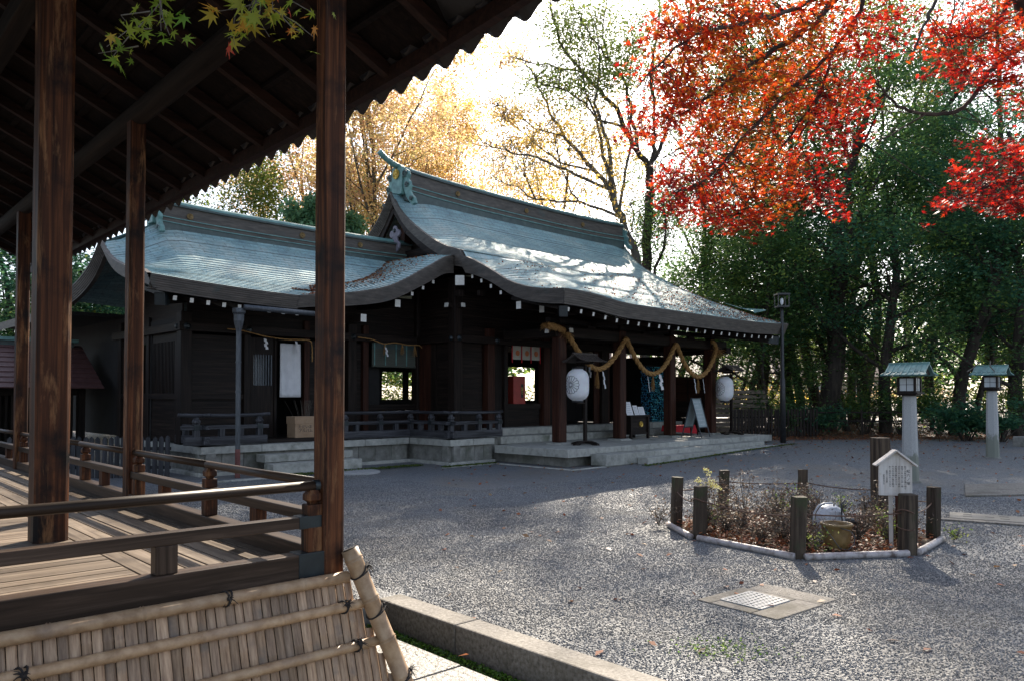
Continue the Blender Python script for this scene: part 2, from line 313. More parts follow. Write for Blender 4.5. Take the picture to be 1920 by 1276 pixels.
def tag(o, label=None, cat=None, group=None, kind=None):
    if label: o['label'] = label
    if cat: o['category'] = cat
    if group: o['group'] = group
    if kind: o['kind'] = kind
    return o
def thing(name, label, cat, loc=(0, 0, 0), rz=0, group=None):
    o = bpy.data.objects.new(name, None); COL.objects.link(o); o.empty_display_size = .1
    o.location = loc; o.rotation_euler.z = rz
    return tag(o, label, cat, group)
def copy_tree(o, parent=None):
    c = o.copy(); COL.objects.link(c); c.parent = parent
    for ch in list(o.children): copy_tree(ch, c)
    return c
def lerp_tab(tab, x):
    if x <= tab[0][0]: return tab[0][1]
    for (x0, y0), (x1, y1) in zip(tab, tab[1:]):
        if x <= x1: return y0 + (y1 - y0) * (x - x0) / (x1 - x0)
    return tab[-1][1]
def smooth_tab(tab, x):
    """Catmull-Rom through the table"""
    if x <= tab[0][0]: return tab[0][1]
    if x >= tab[-1][0]: return tab[-1][1]
    i = 0
    while x > tab[i + 1][0]: i += 1
    x0, y0 = tab[i]; x1, y1 = tab[i + 1]
    m0 = (y1 - tab[i - 1][1]) / (x1 - tab[i - 1][0]) if i else (y1 - y0) / (x1 - x0)
    m1 = (tab[i + 2][1] - y0) / (tab[i + 2][0] - x0) if i + 2 < len(tab) else (y1 - y0) / (x1 - x0)
    h = x1 - x0; t = (x - x0) / h
    return (2*t**3 - 3*t*t + 1)*y0 + (t**3 - 2*t*t + t)*h*m0 + (-2*t**3 + 3*t*t)*y1 + (t**3 - t*t)*h*m1
def sstep(t): t = min(1, max(0, t)); return t * t * (3 - 2 * t)
def np_mesh(name, V, F, mats, parent=None, rnd=None, kind=None, fsize=4, smooth=False):
    """V (n,3) array, F (m,fsize) array"""
    me = bpy.data.meshes.new(name); me.vertices.add(len(V)); me.vertices.foreach_set('co', V.astype(np.float32).ravel())
    me.loops.add(F.size); me.loops.foreach_set('vertex_index', F.astype(np.int32).ravel())
    me.polygons.add(len(F)); me.polygons.foreach_set('loop_start', np.arange(0, F.size, fsize, dtype=np.int32))
    me.polygons.foreach_set('loop_total', np.full(len(F), fsize, dtype=np.int32))
    for m in mats: me.materials.append(M[m] if isinstance(m, str) else m)
    me.update(calc_edges=True)
    if rnd is not None:
        a = me.attributes.new('rnd', 'FLOAT', 'FACE'); a.data.foreach_set('value', rnd.astype(np.float32))
    if smooth: me.polygons.foreach_set('use_smooth', np.ones(len(F), dtype=bool))
    o = bpy.data.objects.new(name, me); COL.objects.link(o); o.parent = parent
    if kind: o['kind'] = kind
    return o
def rand_basis(n, flat=.5, r=None):
    """random orthonormal tangent pairs; flat -> normals biased upwards"""
    r = r or rng
    nrm = r.normal(size=(n, 3)); nrm[:, 2] = np.abs(nrm[:, 2]) + flat * 2
    nrm /= np.linalg.norm(nrm, axis=1)[:, None]
    t = r.normal(size=(n, 3)); t -= (t * nrm).sum(1)[:, None] * nrm; t /= np.linalg.norm(t, axis=1)[:, None]
    return t, np.cross(nrm, t), nrm
def leaf_quads(C, size, flat=.4, asp=.55, r=None):
    n = len(C); t, b, nn = rand_basis(n, flat, r); s = (size * (r or rng).uniform(.6, 1.3, n))[:, None]
    V = np.empty((n, 4, 3)); V[:, 0] = C - t * s * .5; V[:, 1] = C + b * s * asp * .5 + nn * s * .08
    V[:, 2] = C + t * s * .5; V[:, 3] = C - b * s * asp * .5 + nn * s * .08
    return V.reshape(-1, 3), np.arange(4 * n).reshape(n, 4)
# ------------------------------------------------------------------ the ground
KX, KY = -.986, 4.15                    # outer corner pillar of the open stage
SA = math.atan2(.6830, .7304)           # its floor plan is turned by this angle
BA = R(45); BO = (1.21, 16.7)           # the shrine: near corner of its porch, turned 45 degrees
def SW(x, y, z=0): c, s = math.cos(SA), math.sin(SA); return (KX + x * c - y * s, KY + x * s + y * c, z)
def BW(a, b, z=0): c, s = math.cos(BA), math.sin(BA); return (BO[0] + a * c - b * s, BO[1] + a * s + b * c, z)
def ground_z(X, Y):
    return .17 * sstep((X - 1.5) / 7) * sstep((Y - 13) / 7) + .25 * sstep((Y - 26) / 10)
def make_ground():
    xs = [-400, -120, -50, -25, -12, -6] + [ -5 + .9*i for i in range(0, 7)] + [1.16, 1.6, 2.2] + [3 + i for i in range(0, 26)] + [31, 36, 45, 60, 120, 400]
    ys = [-400, -120, -30, -10, -6] + [-5.2 + 1.0 * i for i in range(0, 6)] + [1.3, 2, 3] + [4 + i for i in range(0, 30)] + [36, 40, 50, 70, 120, 400]
    xs = sorted(set(round(x, 3) for x in xs)); ys = sorted(set(round(y, 3) for y in ys))
    mb = MB(); idx = {}
    for i, x in enumerate(xs):
        for j, y in enumerate(ys):
            X, Y, _ = SW(x, y); idx[i, j] = len(mb.v); mb.v.append((X, Y, ground_z(X, Y)))
    for i in range(len(xs) - 1):
        for j in range(len(ys) - 1):
            if xs[i] >= -6.01 and xs[i + 1] <= 1.17 and ys[j] >= -6.01 and ys[j + 1] <= 1.31: continue
            mb.f.append((idx[i, j], idx[i + 1, j], idx[i + 1, j + 1], idx[i, j + 1])); mb.m.append(0)
    o = mb.obj('ground', ['gravel'], smooth=True); tag(o, kind='structure')
make_ground()
# sunken strip beside the stage: paving, moss gutter, kerb stones
t = thing('drain_pit', None, None, (KX, KY, 0), SA); t['kind'] = 'structure'
MB().box(-6, 1.16, -6, 1.3, -.5, -.20).obj('pit_floor', ['soil'], t)
MB().box(-6, 1.16, 1.27, 1.33, -.4, -.004).obj('pit_wall', ['stoned'], t)
pv = pmat('smooth_worn_paving', [(.3, (.13, .12, .10)), (.7, (.21, .195, .17))], 5, rough=.6, bump=.15)
pr = pmat('rough_pitted_paving', [(.3, (.11, .105, .09)), (.5, (.18, .17, .15)), (.7, (.26, .25, .225))], 26, rough=.5, bump=1.0, bd=.02, detail=4)
M['pave'] = pv; M['pit'] = pr
paving = thing('stone_paving', None, None, (KX, KY, 0), SA); paving['kind'] = 'structure'
for i in range(6):
    MB().box(.52, .96, -5.2 + i * 1.05, -5.2 + i * 1.05 + 1.04, -.22, -.125 + .004 * (i % 2)).obj('slab', ['pit'], paving, bevel=.01)
for i in range(4):
    for j in range(2):
        MB().box(-.18 - .7 * j, .51 - .7 * j, -5.2 + i * 1.5, -5.2 + i * 1.5 + 1.49, -.22, -.132).obj('slab', ['pave'], paving, bevel=.006)
# moss in the gutter
V = []; F = []
P = [(rng.uniform(.965, 1.15), rng.uniform(-3, 1.26)) for _ in range(5200)]
C = np.array([(x, y, -.195 + .03 * rng.random() + .025 * (1 - abs(x - 1.05) / .09)) for x, y in P])
Vm, Fm = leaf_quads(C, .022, .2, .8)
o = np_mesh('gutter_moss', Vm, Fm, [leaf_mat('moss_tufts', [(0, (.02, .06, .004)), (.6, (.07, .16, .012)), (1, (.16, .26, .03))], .3)], rnd=rng.random(len(Fm)), kind='stuff')
o.location = (KX, KY, 0); o.rotation_euler.z = SA
kerb = thing('gutter_kerb', 'long speckled granite kerb between the gravel yard and the mossy gutter', 'kerb', (KX, KY, 0), SA)
M['kerbstone'] = pmat('kerb_granite', [(.3, (.09, .08, .065)), (.5, (.19, .17, .145)), (.7, (.27, .25, .225))], 40, rough=.8, bump=.6, bd=.006, detail=4, stain=((.07, .06, .04), 2, .5, .7))
for y0, y1 in ((-5.0, -3.1), (-3.09, -1.35), (-1.34, .345), (.355, 1.28)):
    MB().box(1.15, 1.36, y0, y1, -.3, .022).obj('kerb_stone', ['kerbstone'], kerb, bevel=.012)

# near gravel as real stones
def scatter_stones(name, x0, x1, y0, y1, dens, size, seed):
    mb = MB(); mb.add([SW(x0, y0, .0), SW(x1, y0, .0), SW(x1, y1, .0), SW(x0, y1, .0)], [(0, 1, 2, 3)])
    o = mb.obj(name, ['pebble']); tag(o, kind='stuff')
    g = bpy.data.node_groups.new(name, 'GeometryNodeTree')
    g.interface.new_socket('Geometry', in_out='INPUT', socket_type='NodeSocketGeometry'); g.interface.new_socket('Geometry', in_out='OUTPUT', socket_type='NodeSocketGeometry')
    gi = g.nodes.new('NodeGroupInput'); go = g.nodes.new('NodeGroupOutput')
    d = g.nodes.new('GeometryNodeDistributePointsOnFaces'); d.inputs['Density'].default_value = dens; d.inputs['Seed'].default_value = seed
    ico = g.nodes.new('GeometryNodeMeshIcoSphere'); ico.inputs['Radius'].default_value = size; ico.inputs['Subdivisions'].default_value = 1
    sm = g.nodes.new('GeometryNodeSetMaterial'); sm.inputs['Material'].default_value = M['pebble']
    ip = g.nodes.new('GeometryNodeInstanceOnPoints')
    rr = g.nodes.new('FunctionNodeRandomValue'); rr.data_type = 'FLOAT_VECTOR'; rr.inputs[0].default_value = (0, 0, 0); rr.inputs[1].default_value = (6.28, 6.28, 6.28); rr.inputs['Seed'].default_value = 3
    rs = g.nodes.new('FunctionNodeRandomValue'); rs.data_type = 'FLOAT_VECTOR'; rs.inputs[0].default_value = (.5, .5, .4); rs.inputs[1].default_value = (1.5, 1.2, .8); rs.inputs['Seed'].default_value = 9
    L = g.links.new
    L(gi.outputs[0], d.inputs['Mesh']); L(d.outputs['Points'], ip.inputs['Points']); L(ico.outputs['Mesh'], sm.inputs['Geometry']); L(sm.outputs[0], ip.inputs['Instance'])
    L(rr.outputs[0], ip.inputs['Rotation']); L(rs.outputs[0], ip.inputs['Scale']); L(ip.outputs[0], go.inputs[0])
    md = o.modifiers.new('stones', 'NODES'); md.node_group = g
    return o
scatter_stones('yard_gravel', 1.37, 6.2, -3.6, 5.2, 4200, .0070, 1)
scatter_stones('yard_gravel', -.4, 1.2, 1.4, 5.2, 3200, .0070, 2)
scatter_stones('yard_gravel', 6.2, 11.5, -4.5, 6, 1300, .010, 3)
scatter_stones('yard_gravel', -.4, 6.2, 5.2, 10.5, 1200, .010, 4)

# ------------------------------------------------------------------ the open stage
stage = thing('wooden_stage', 'open dark timber stage with railed plank veranda and deep tiled eaves', 'pavilion', (KX, KY, 0), SA)
FZ = .64
pl_y = {}
def plank(x0, x1, y0, y1, ax, name='floor_plank'):
    MB().box(x0, x1, y0, y1, FZ - .035, FZ + random.uniform(-.002, .002)).obj(name, ['grey' + ax], stage, bevel=.002)
n = 7; wv = .8 / n
for i in range(n):
    for y0, y1 in ((.06, 3.3), (3.305, 6.6), (6.605, 9.9)):
        plank(-.8 + i * wv + .0055, -.8 + (i + 1) * wv - .0055, y0, y1, 'y')
y = .06; k = 0
while y < 9.8:
    wd = .118 if y < 1.9 else .15
    plank(-5.2, -.806, y + .005, y + wd - .005, 'x'); y += wd
MB().box(-5.3, -.02, .04, 9.9, FZ - .2, FZ - .045).obj('floor_joists', ['black'], stage)
# base rails, middle rails, round top rails
MB().box(-5.2, .052, -.052, .052, .585, .735).obj('base_rail', ['railx'], stage, bevel=.006)
MB().box(-.05, .05, .053, 9.9, .60, .735).obj('base_rail', ['raily'], stage, bevel=.006)
MB().box(-5.2, -.035, -.035, .035, .866, .925).obj('middle_rail', ['railx'], stage, bevel=.005)
MB().box(-.038, .038, .036, 9.9, .866, .925).obj('middle_rail', ['raily'], stage, bevel=.005)
MB().tube([(-5.2, 0, 1.08), (-3.9, 0, 1.078), (-2.6, 0, 1.08), (-1.2, 0, 1.079), (-.07, 0, 1.08)], .026, 14).obj('top_rail', ['railx'], stage, True)
for y0, y1 in ((.06, 1.66), (1.662, 3.21), (3.35, 4.9), (4.902, 7.6), (7.8, 9.9)):
    MB().tube([(0, y0, 1.08), (0, (y0 + y1) / 2, 1.078), (0, y1, 1.08)], .026, 14).obj('top_rail', ['raily'], stage, True)
def newel(x, y):
    MB().box(x - .042, x + .042, y - .042, y + .042, .735, .866).box(x - .04, x + .04, y - .04, y + .04, .925, .985).obj('newel', ['oldz'], stage, bevel=.006)
    MB().lathe([(.030, .985), (.030, .995), (.052, 1.005), (.052, 1.035), (.036, 1.052), (.036, 1.06)], 4, (x, y, 0), 0, R(45)).obj('newel_block', ['oldz'], stage, bevel=.005)
newel(-.1, 0); newel(0, 1.62); newel(0, 3.12); newel(0, 4.72); newel(-1.72, 0); newel(-3.3, 0); newel(0, 7.5)
for x in (-.85, -2.5, -4.1):
    MB().box(x - .05, x + .05, -.034, .034, .735, .866).obj('short_post', ['railz'], stage, bevel=.004)
for y in (.86, 2.5, 4.08, 5.6, 6.8, 8.4):
    MB().box(-.034, .034, y - .05, y + .05, .735, .866).obj('short_post', ['oldz'], stage, bevel=.004)
# bronze-blue corner straps
MB().box(-.19, -.02, -.038, .038, .862, .929).obj('rail_strap', ['bronze'], stage, bevel=.003)
MB().box(-.2, -.055, -.056, .056, .60, .739).obj('rail_strap', ['bronze'], stage, bevel=.003)
MB().box(-1.76, -1.66, -.056, .056, .60, .739).obj('rail_strap', ['bronze'], stage, bevel=.003)
MB().tube([(-.09, 0, 1.08), (-.02, 0, 1.08)], .030, 14).obj('rail_strap', ['bronze'], stage, True)
# pillars
def pillar(x, y, s, z0, z1, name='pillar'):
    e = s / 2; c = s * .11
    poly = [(-e + c, -e), (e - c, -e), (e, -e + c), (e, e - c), (e - c, e), (-e + c, e), (-e, e - c), (-e, -e + c)]
    mb = MB(); nz = 8
    n = len(poly)
    for k in range(nz + 1):
        z = z0 + (z1 - z0) * k / nz
        for px_, py_ in poly: mb.v.append((x + px_ + random.uniform(-.0015, .0015), y + py_ + random.uniform(-.0015, .0015), z))
    for k in range(nz):
        for i in range(n): mb.f.append((k * n + i, k * n + (i + 1) % n, (k + 1) * n + (i + 1) % n, (k + 1) * n + i)); mb.m.append(0)
    mb.f.append(tuple(range(n))[::-1]); mb.m.append(0); mb.f.append(tuple(nz * n + i for i in range(n))); mb.m.append(0)
    # a drying crack down the face, cut as a thin dark recess lip
    o = mb.obj(name, ['oldz'], stage); return o
pillar(0, 0, .125, .60, 3.9); pillar(0, 3.28, .125, .60, 3.9); pillar(0, 7.7, .14, .60, 3.9)
pillar(-.92, 1.886, .195, FZ, 4.35); pillar(-.92, 8.6, .195, FZ, 4.35); pillar(-4.6, 8.6, .195, FZ, 4.35); pillar(-4.6, 1.886, .195, FZ, 4.35)
# beams
M['logy'] = wood('dark_brown_log', (.006, .004, .003), (.016, .011, .008), (.030, .020, .014), 'y', .85)  # very dark brown log timber
MB().tube([(0, -1.1, 3.96), (0, 2, 3.955), (0, 5, 3.96), (0, 10.4, 3.96)], .088, 16).obj('eave_log', ['logy'], stage, True)
MB().box(-.99, -.85, -1, 10.4, 4.33, 4.5).obj('inner_beam', ['logy'], stage, bevel=.01)
# roof: rafters, battens, boards, tiles
TR = .47
def rz(x): return 3.69 + (.9 - x) * TR
def sori(y): return .13 * max(0, (2.0 - y) / 3.2) ** 2           # the eave sweeps up towards its corner
k = 0; y = -1.25
rafter_me = MB().beam((.86, 0, rz(.86) + .01), (-3.1, 0, rz(-3.1) + .01), .062, .085).mesh('rafter', ['rafter'])
while y < 11.4:
    inst('rafter', rafter_me, stage, (0, y, sori(y))); y += .64
bat = MB().beam((0, -1.35, 0), (0, 11.5, 0), .05, .03, up=(0, 0, 1)).mesh('batten', ['under'])
x = .84
while x > -3.1:
    inst('batten', bat, stage, (x, 0, rz(x) + .068), (0, 0, 0)); x -= .33
# roof boards lapped one over another
x = .80
while x > -3.1:
    mb = MB(); ys_ = [-1.4, -.6, .3, 1.2, 2.2, 11.5]
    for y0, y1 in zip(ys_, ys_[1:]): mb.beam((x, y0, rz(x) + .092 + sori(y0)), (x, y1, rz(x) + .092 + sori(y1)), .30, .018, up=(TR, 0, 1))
    mb.obj('roof_board', ['under'], stage); x -= .262
MB().grid([[(-3.1, -1.4, rz(-3.1) + .25), (-3.1, 11.5, rz(-3.1) + .25)], [(.95, -1.4, rz(.95) + .13), (.95, 11.5, rz(.95) + .13)]]).grid([[(-3.1, -1.4, rz(-3.1) + .25), (-3.1, 11.5, rz(-3.1) + .25)], [(-7, -1.4, rz(.8) + .1), (-7, 11.5, rz(.8) + .1)]], flip=True).obj('roof_slope', ['tile'], stage)
mb = MB()
for y0, y1 in zip(ys_, ys_[1:]): mb.beam((.83, y0, 3.71 + sori(y0)), (.83, y1, 3.71 + sori(y1)), .06, .10)
mb.obj('eave_board', ['rafter'], stage)
# tiles hanging over the edge, each a curved pan with an upstand
tm = MB(); N = 8; wd = .25
P = [[(xx, wd * (j / N) - wd / 2, zz + .034 * (math.cos(2 * math.pi * j / N)) ) for j in range(N + 1)] for xx, zz in ((.80, .15), (.955, 0), (.955, -.03), (.80, .115))]
tm.grid(P + [P[0]])
tm.beam((.80, wd / 2, .17), (.97, wd / 2, .018), .075, .05)
tile_me = tm.mesh('eave_tile', ['tile'])
y = -1.3
while y < 11.5:
    inst('eave_tile', tile_me, stage, (0, y, 3.70 + sori(y) + .008 * random.random())); y += .25

# ------------------------------------------------------------------ bamboo skirt
skirt = thing('bamboo_skirt', 'slanting skirt of split bamboo slats tied below the stage railing', 'bamboo screen', (KX, KY, 0), SA)
Z0, Y0, Z1, Y1 = .60, -.085, -.12, -.315
def sk(x, s, off=0):                       # s: 0 top, 1 foot
    return Vector((x, Y0 + (Y1 - Y0) * s - off * .94, Z0 + (Z1 - Z0) * s - off * .0 + off * -.3))
def node_tube(mb, p0, p1, r, step, n=12, bulge=1.12):
    p0, p1 = Vector(p0), Vector(p1); L = (p1 - p0).length; d = (p1 - p0) / L
    pts = []; rs = []; s = step * random.uniform(.2, .8); pts.append(p0); rs.append(r)
    while s < L - .03:
        for e, q in ((-.012, 1), (-.004, bulge), (.0, .97), (.006, bulge * .985), (.014, 1)): pts.append(p0 + d * (s + e)); rs.append(r * q)
        s += step * random.uniform(.85, 1.15)
    pts.append(p1); rs.append(r)
    return mb.tube(pts, rs, n)
x = -4.6; i = 0
while x < .285:
    wd = random.uniform(.036, .050); s0 = 0 if x < .02 else min(.96, max(0, (x - .03) / .262))
    mb = MB(); N = 5; rows = []
    s = s0; ss = [s0]; nd = s0 + random.uniform(.05, .55)
    for q in (nd, nd + .5):
        if q < .98: ss += [q - .012, q, q + .012]
    ss.append(1)
    for s in ss:
        bl = .004 if any(abs(s - q) < .001 for q in (nd, nd + .5)) else 0
        row = []
        for j in range(N + 1):
            a = math.pi * j / N; row.append(sk(x + wd / 2 - wd / 2 * math.cos(a), s, -.02 + .010 * math.sin(a) + bl + .004 * ((i * 7) % 3)))
        rows.append(row)
    mb.grid(rows, flip=True)
    mb.obj('split_slat', ['bambooz'], skirt, True); x += wd + .002; i += 1
MB().grid([[sk(-4.7, -.02, -.045), sk(.02, -.02, -.045)], [sk(-4.7, 1, -.045), sk(.31, 1, -.045)]], flip=True).obj('backing_board', ['black'], skirt)
node_tube(MB(), sk(-4.7, -.0, .02), sk(.055, -.0, .02), .031, .36).obj('bamboo_rail', ['bamboo'], skirt, True)
node_tube(MB(), sk(-4.7, .20, .018), sk(.13, .20, .018), .0265, .42).obj('bamboo_rail', ['bamboo'], skirt, True)
node_tube(MB(), sk(-4.7, .47, .018), sk(.20, .47, .018), .025, .40).obj('bamboo_rail', ['bamboo'], skirt, True)
# corner pole, hollow end
c0 = Vector((.072, -.095, .735)); c1 = Vector((.338, -.345, -.13))
mb = node_tube(MB(), c0, c1, .046, .21, 16)
pole = mb.obj('corner_pole', ['bamboo'], skirt, True)
d = (c0 - c1).normalized()
MB().tube([c0 - d * .01, c0 + d * .003], [.036, .038], 16).obj('pole_hollow', ['under'], skirt, True)
def tie(c, ax, r, tuft_dir, name='twine_tie'):
    """a double loop of twine round an axis, with a frayed knot"""
    c = Vector(c); ax = Vector(ax).normalized(); u = ax.orthogonal().normalized(); v = ax.cross(u); mb = MB()
    for sh in (-.008, .008):
        pts = [c + ax * (sh + .012 * math.sin(a + sh * 99)) + (u * math.cos(a) + v * math.sin(a)) * (r + .004) for a in [2 * math.pi * k / 14 for k in range(15)]]
        mb.tube(pts, .0045, 5)
    k0 = c + Vector(tuft_dir).normalized() * (r + .008)
    mb.lathe([(.002, -.012), (.013, -.006), (.013, .006), (.002, .012)], 7, k0)
    for q in range(9):
        dd = (Vector(tuft_dir) * .4 + Vector([random.uniform(-1, 1) for _ in range(3)])).normalized()
        mb.tube([k0, k0 + dd * .022, k0 + dd * .045 + Vector((0, 0, -.012))], [.004, .003, .001], 4)
    mb.obj(name, ['twine'], skirt)
X = Vector((1, 0, 0))
tie(sk(-.60, 0, .02), X, .032, (0, -1, .2)); tie(sk(-1.44, .20, .018), X, .028, (0, -1, .3)); tie(sk(.01, .20, .018), X, .028, (0, -1, .6)); tie(sk(.05, .47, .018), X, .026, (0, -1, .6))
tie(sk(-2.7, .47, .018), X, .024, (0, -1, .6)); tie(sk(-2.6, .0, .02), X, .028, (0, -1, .3))
for s in (.14, .38, .78):
    p = c0.lerp(c1, s); tie(p, (c1 - c0) + Vector((.3, .1, .3)), .048, (.7, -.1, .45))
    pts = [p + Vector((-.05, -.0, .0)), p + Vector((-.0, -.045, .005)), p + Vector((.045, -.01, .03))]
# ------------------------------------------------------------------ the shrine
shrine = thing('shrine_hall', 'dark timber shrine hall with sweeping green copper roofs behind the gravel yard', 'shrine', (BO[0], BO[1], 0), BA)
def S(name, mb, mats, **k): return mb.obj(name, mats, shrine, **k)
# --- stone terrace of body (z .575) and porch (z .40)
def slab_run(p0, p1, inw, z0, z1, depth, n, mat='stone', name='terrace_stone', jit=.003):
    """n butted blocks from p0 to p1; inw = inward normal"""
    p0, p1, inw = Vector((*p0, 0)), Vector((*p1, 0)), Vector((*inw, 0))
    for i in range(n):
        a = p0.lerp(p1, i / n); b = p0.lerp(p1, (i + 1) / n); d = (b - a).normalized() * .004
        m = (a + d + b - d) / 2 + inw * (depth / 2 + random.uniform(0, jit))
        A = a + d + inw * depth / 2; B = b - d + inw * depth / 2
        mb = MB(); off = Vector((0, 0, (z0 + z1) / 2)); mb.beam(A + off, B + off, depth, z1 - z0)
        S(name, mb, [mat], bevel=.008)
# porch deck
for i, (a0, a1) in enumerate(((0, 1.93), (1.935, 3.9), (3.905, 5.86), (5.865, 7.77), (7.775, 9.47))):
    S('terrace_stone', MB().box(a0 + .002, a1, 0, .62, .22, .40), ['stone'], bevel=.01)
for i in range(3): S('terrace_stone', MB().box(.0, .62, .625 + i * .56, .625 + (i + 1) * .56 - .004, .22, .40), ['stone'], bevel=.01)
for i in range(6):
    for j in range(3): S('paving_stone', MB().box(.624 + i * 1.474, .624 + (i + 1) * 1.474 - .005, .624 + j * .96, .624 + (j + 1) * .96 - .005, .24, .399), ['stone'], bevel=.004)
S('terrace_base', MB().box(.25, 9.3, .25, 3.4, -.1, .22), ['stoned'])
for i, (a0, a1) in enumerate(((.78, 2.6), (2.605, 4.4), (4.405, 6.3), (6.305, 8.1))):
    S('step_stone', MB().box(a0, a1, -.45, -.004, .02, .275), ['stone'], bevel=.01)
slab_run((1.9, -.75), (8.3, -.75), (0, 1), -.05, .165, .28, 4, name='step_stone')
slab_run((-.35, -.42), (1.9, -.42), (0, 1), -.05, .02, .08, 2, name='drip_kerb'); slab_run((-.35, 1.9), (-.35, -.42), (1, 0), -.05, .02, .08, 2, name='drip_kerb')
slab_run((-.35, 1.9), (-1.9, 1.9), (0, 1), -.05, .025, .08, 1, name='drip_kerb'); slab_run((-7.2, 2.6), (-5.5, 2.6), (0, 1), -.05, .03, .08, 2, name='drip_kerb')
# body terrace: cap stones with recessed panels below
cap = [((-7.0 + .6, 3.8), (-1.38, 3.8), (0, 1), 4), ((-1.38, 3.8), (-1.38, 2.29), (1, 0), 1), ((-1.38, 2.29), (.0, 2.29), (0, 1), 2), ((-6.4, 9.0), (-6.4, 3.8), (1, 0), 3)]
for p0, p1, nn, n in cap:
    slab_run(p0, p1, nn, .43, .575, .5, n, name='cap_stone')
    q0 = (p0[0] + nn[0] * .10, p0[1] + nn[1] * .10); q1 = (p1[0] + nn[0] * .10, p1[1] + nn[1] * .10)
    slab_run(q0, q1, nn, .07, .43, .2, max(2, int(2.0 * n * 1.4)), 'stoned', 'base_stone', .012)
    slab_run((p0[0] - nn[0] * .03, p0[1] - nn[1] * .03), (p1[0] - nn[0] * .03, p1[1] - nn[1] * .03), nn, -.05, .07, .2, n, 'stone', 'plinth_stone')
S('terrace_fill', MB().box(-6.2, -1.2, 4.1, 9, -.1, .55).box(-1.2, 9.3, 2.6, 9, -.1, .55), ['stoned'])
slab_run((-5.27, 3.44), (-3.2, 3.44), (0, 1), .23, .385, .37, 1, name='step_stone'); slab_run((-5.28, 3.08), (-3.2, 3.08), (0, 1), .02, .22, .37, 1, name='step_stone')
slab_run((.4, 2.5), (9.3, 2.5), (0, 1), .40, .575, .5, 5, name='step_stone'); slab_run((.5, 3.0), (9.3, 3.0), (0, 1), .575, .75, .5, 5, name='step_stone')
# --- walls
def wall(a0, a1, b0, b1, z0, z1, ax='x', mat=None, name='wall_board', bev=0): S(name, MB().box(min(a0, a1), max(a0, a1), min(b0, b1), max(b0, b1), z0, z1), [mat or 'hall' + ax], bevel=bev)
def boards_a(a0, a1, b, z0, z1, h=.23, name='wall_board'):   # horizontal lapped boards on a wall running along a
    z = z0; i = 0
    while z < z1 - .02:
        zt = min(z + h, z1); wall(a0, a1, b + (.008 if i % 2 else 0), b + .05, z + .003, zt, 'x', name=name); z += h; i += 1
def boards_b(a, b0, b1, z0, z1, h=.23):
    z = z0; i = 0
    while z < z1 - .02:
        zt = min(z + h, z1); wall(a + (.008 if i % 2 else 0), a + .05, b0, b1, z + .003, zt, 'y'); z += h; i += 1
def post(a, b, s=.22, z0=.575, z1=3.3, ax='z', mat=None, name='pillar', bev=.015): S(name, MB().box(a - s / 2, a + s / 2, b - s / 2, b + s / 2, z0, z1), [mat or 'hallz'], bevel=bev)
# wing front (b=5.0)
post(-6.26, 5.0, .24); post(-4.92, 5.0, .16); post(-3.47, 5.0, .14, mat='redz'); post(-2.27, 5.0, .24); post(-1.86, 5.0, .16, mat='redz'); post(-.2, 3.5, .26, z1=4.5); post(-.2, 5.0, .24, z1=4.4)
boards_a(-6.15, -5.0, 5.02, .62, 1.5); boards_a(-6.15, -5.0, 5.02, 1.6, 2.85); wall(-6.15, -5.0, 4.96, 5.08, 1.5, 1.6)
# board door with barred opening
S('door_leaf', MB().box(-4.84, -4.28, 4.98, 5.03, .62, 1.8).box(-4.84, -4.28, 4.98, 5.03, 2.48, 2.85).box(-4.84, -4.76, 4.98, 5.03, 1.8, 2.48).box(-4.34, -4.28, 4.98, 5.03, 1.8, 2.48), ['hallz'])
for i in range(7): S('door_bar', MB().box(-4.73 + i * .063, -4.705 + i * .063, 4.975, 5.0, 1.8, 2.48), ['zinc'])
wall(-4.76, -4.34, 5.3, 5.31, 1.7, 2.5, mat='glasspane', name='paper_screen')
wall(-4.28, -4.22, 4.94, 5.06, .6, 2.85, 'z')
boards_a(-3.4, -2.4, 5.02, .62, 2.85); boards_a(-2.15, -1.94, 5.02, .62, 2.85)
# opening with blinds
wall(-1.78, -.3, 4.96, 5.04, 1.22, 1.36, name='window_sill'); boards_a(-1.78, -.3, 5.0, .62, 1.22)
wall(-1.7, -1.3, 5.15, 5.2, 1.36, 2.3, mat='black'); 
for i in range(4): wall(-1.62 + i * .33, -1.60 + i * .33 + .01, 4.93, 4.94, 2.32, 2.88, mat='copper', name='blind_cord')
bl = pmat('reed_blind', [(.3, (.05, .055, .045)), (.7, (.10, .11, .085))], 3, (1, 1, 60), .8, .4); M['blind'] = bl
wall(-1.66, -.32, 4.95, 4.98, 2.32, 2.75, mat='blind', name='reed_blind'); wall(-1.66, -.32, 4.945, 4.985, 2.75, 2.9, mat='copdark', name='blind_band')
for z in (2.32,): S('blind_roll', MB().tube([(-1.66, 4.96, z), (-.32, 4.96, z)], .035, 8), ['blind'])
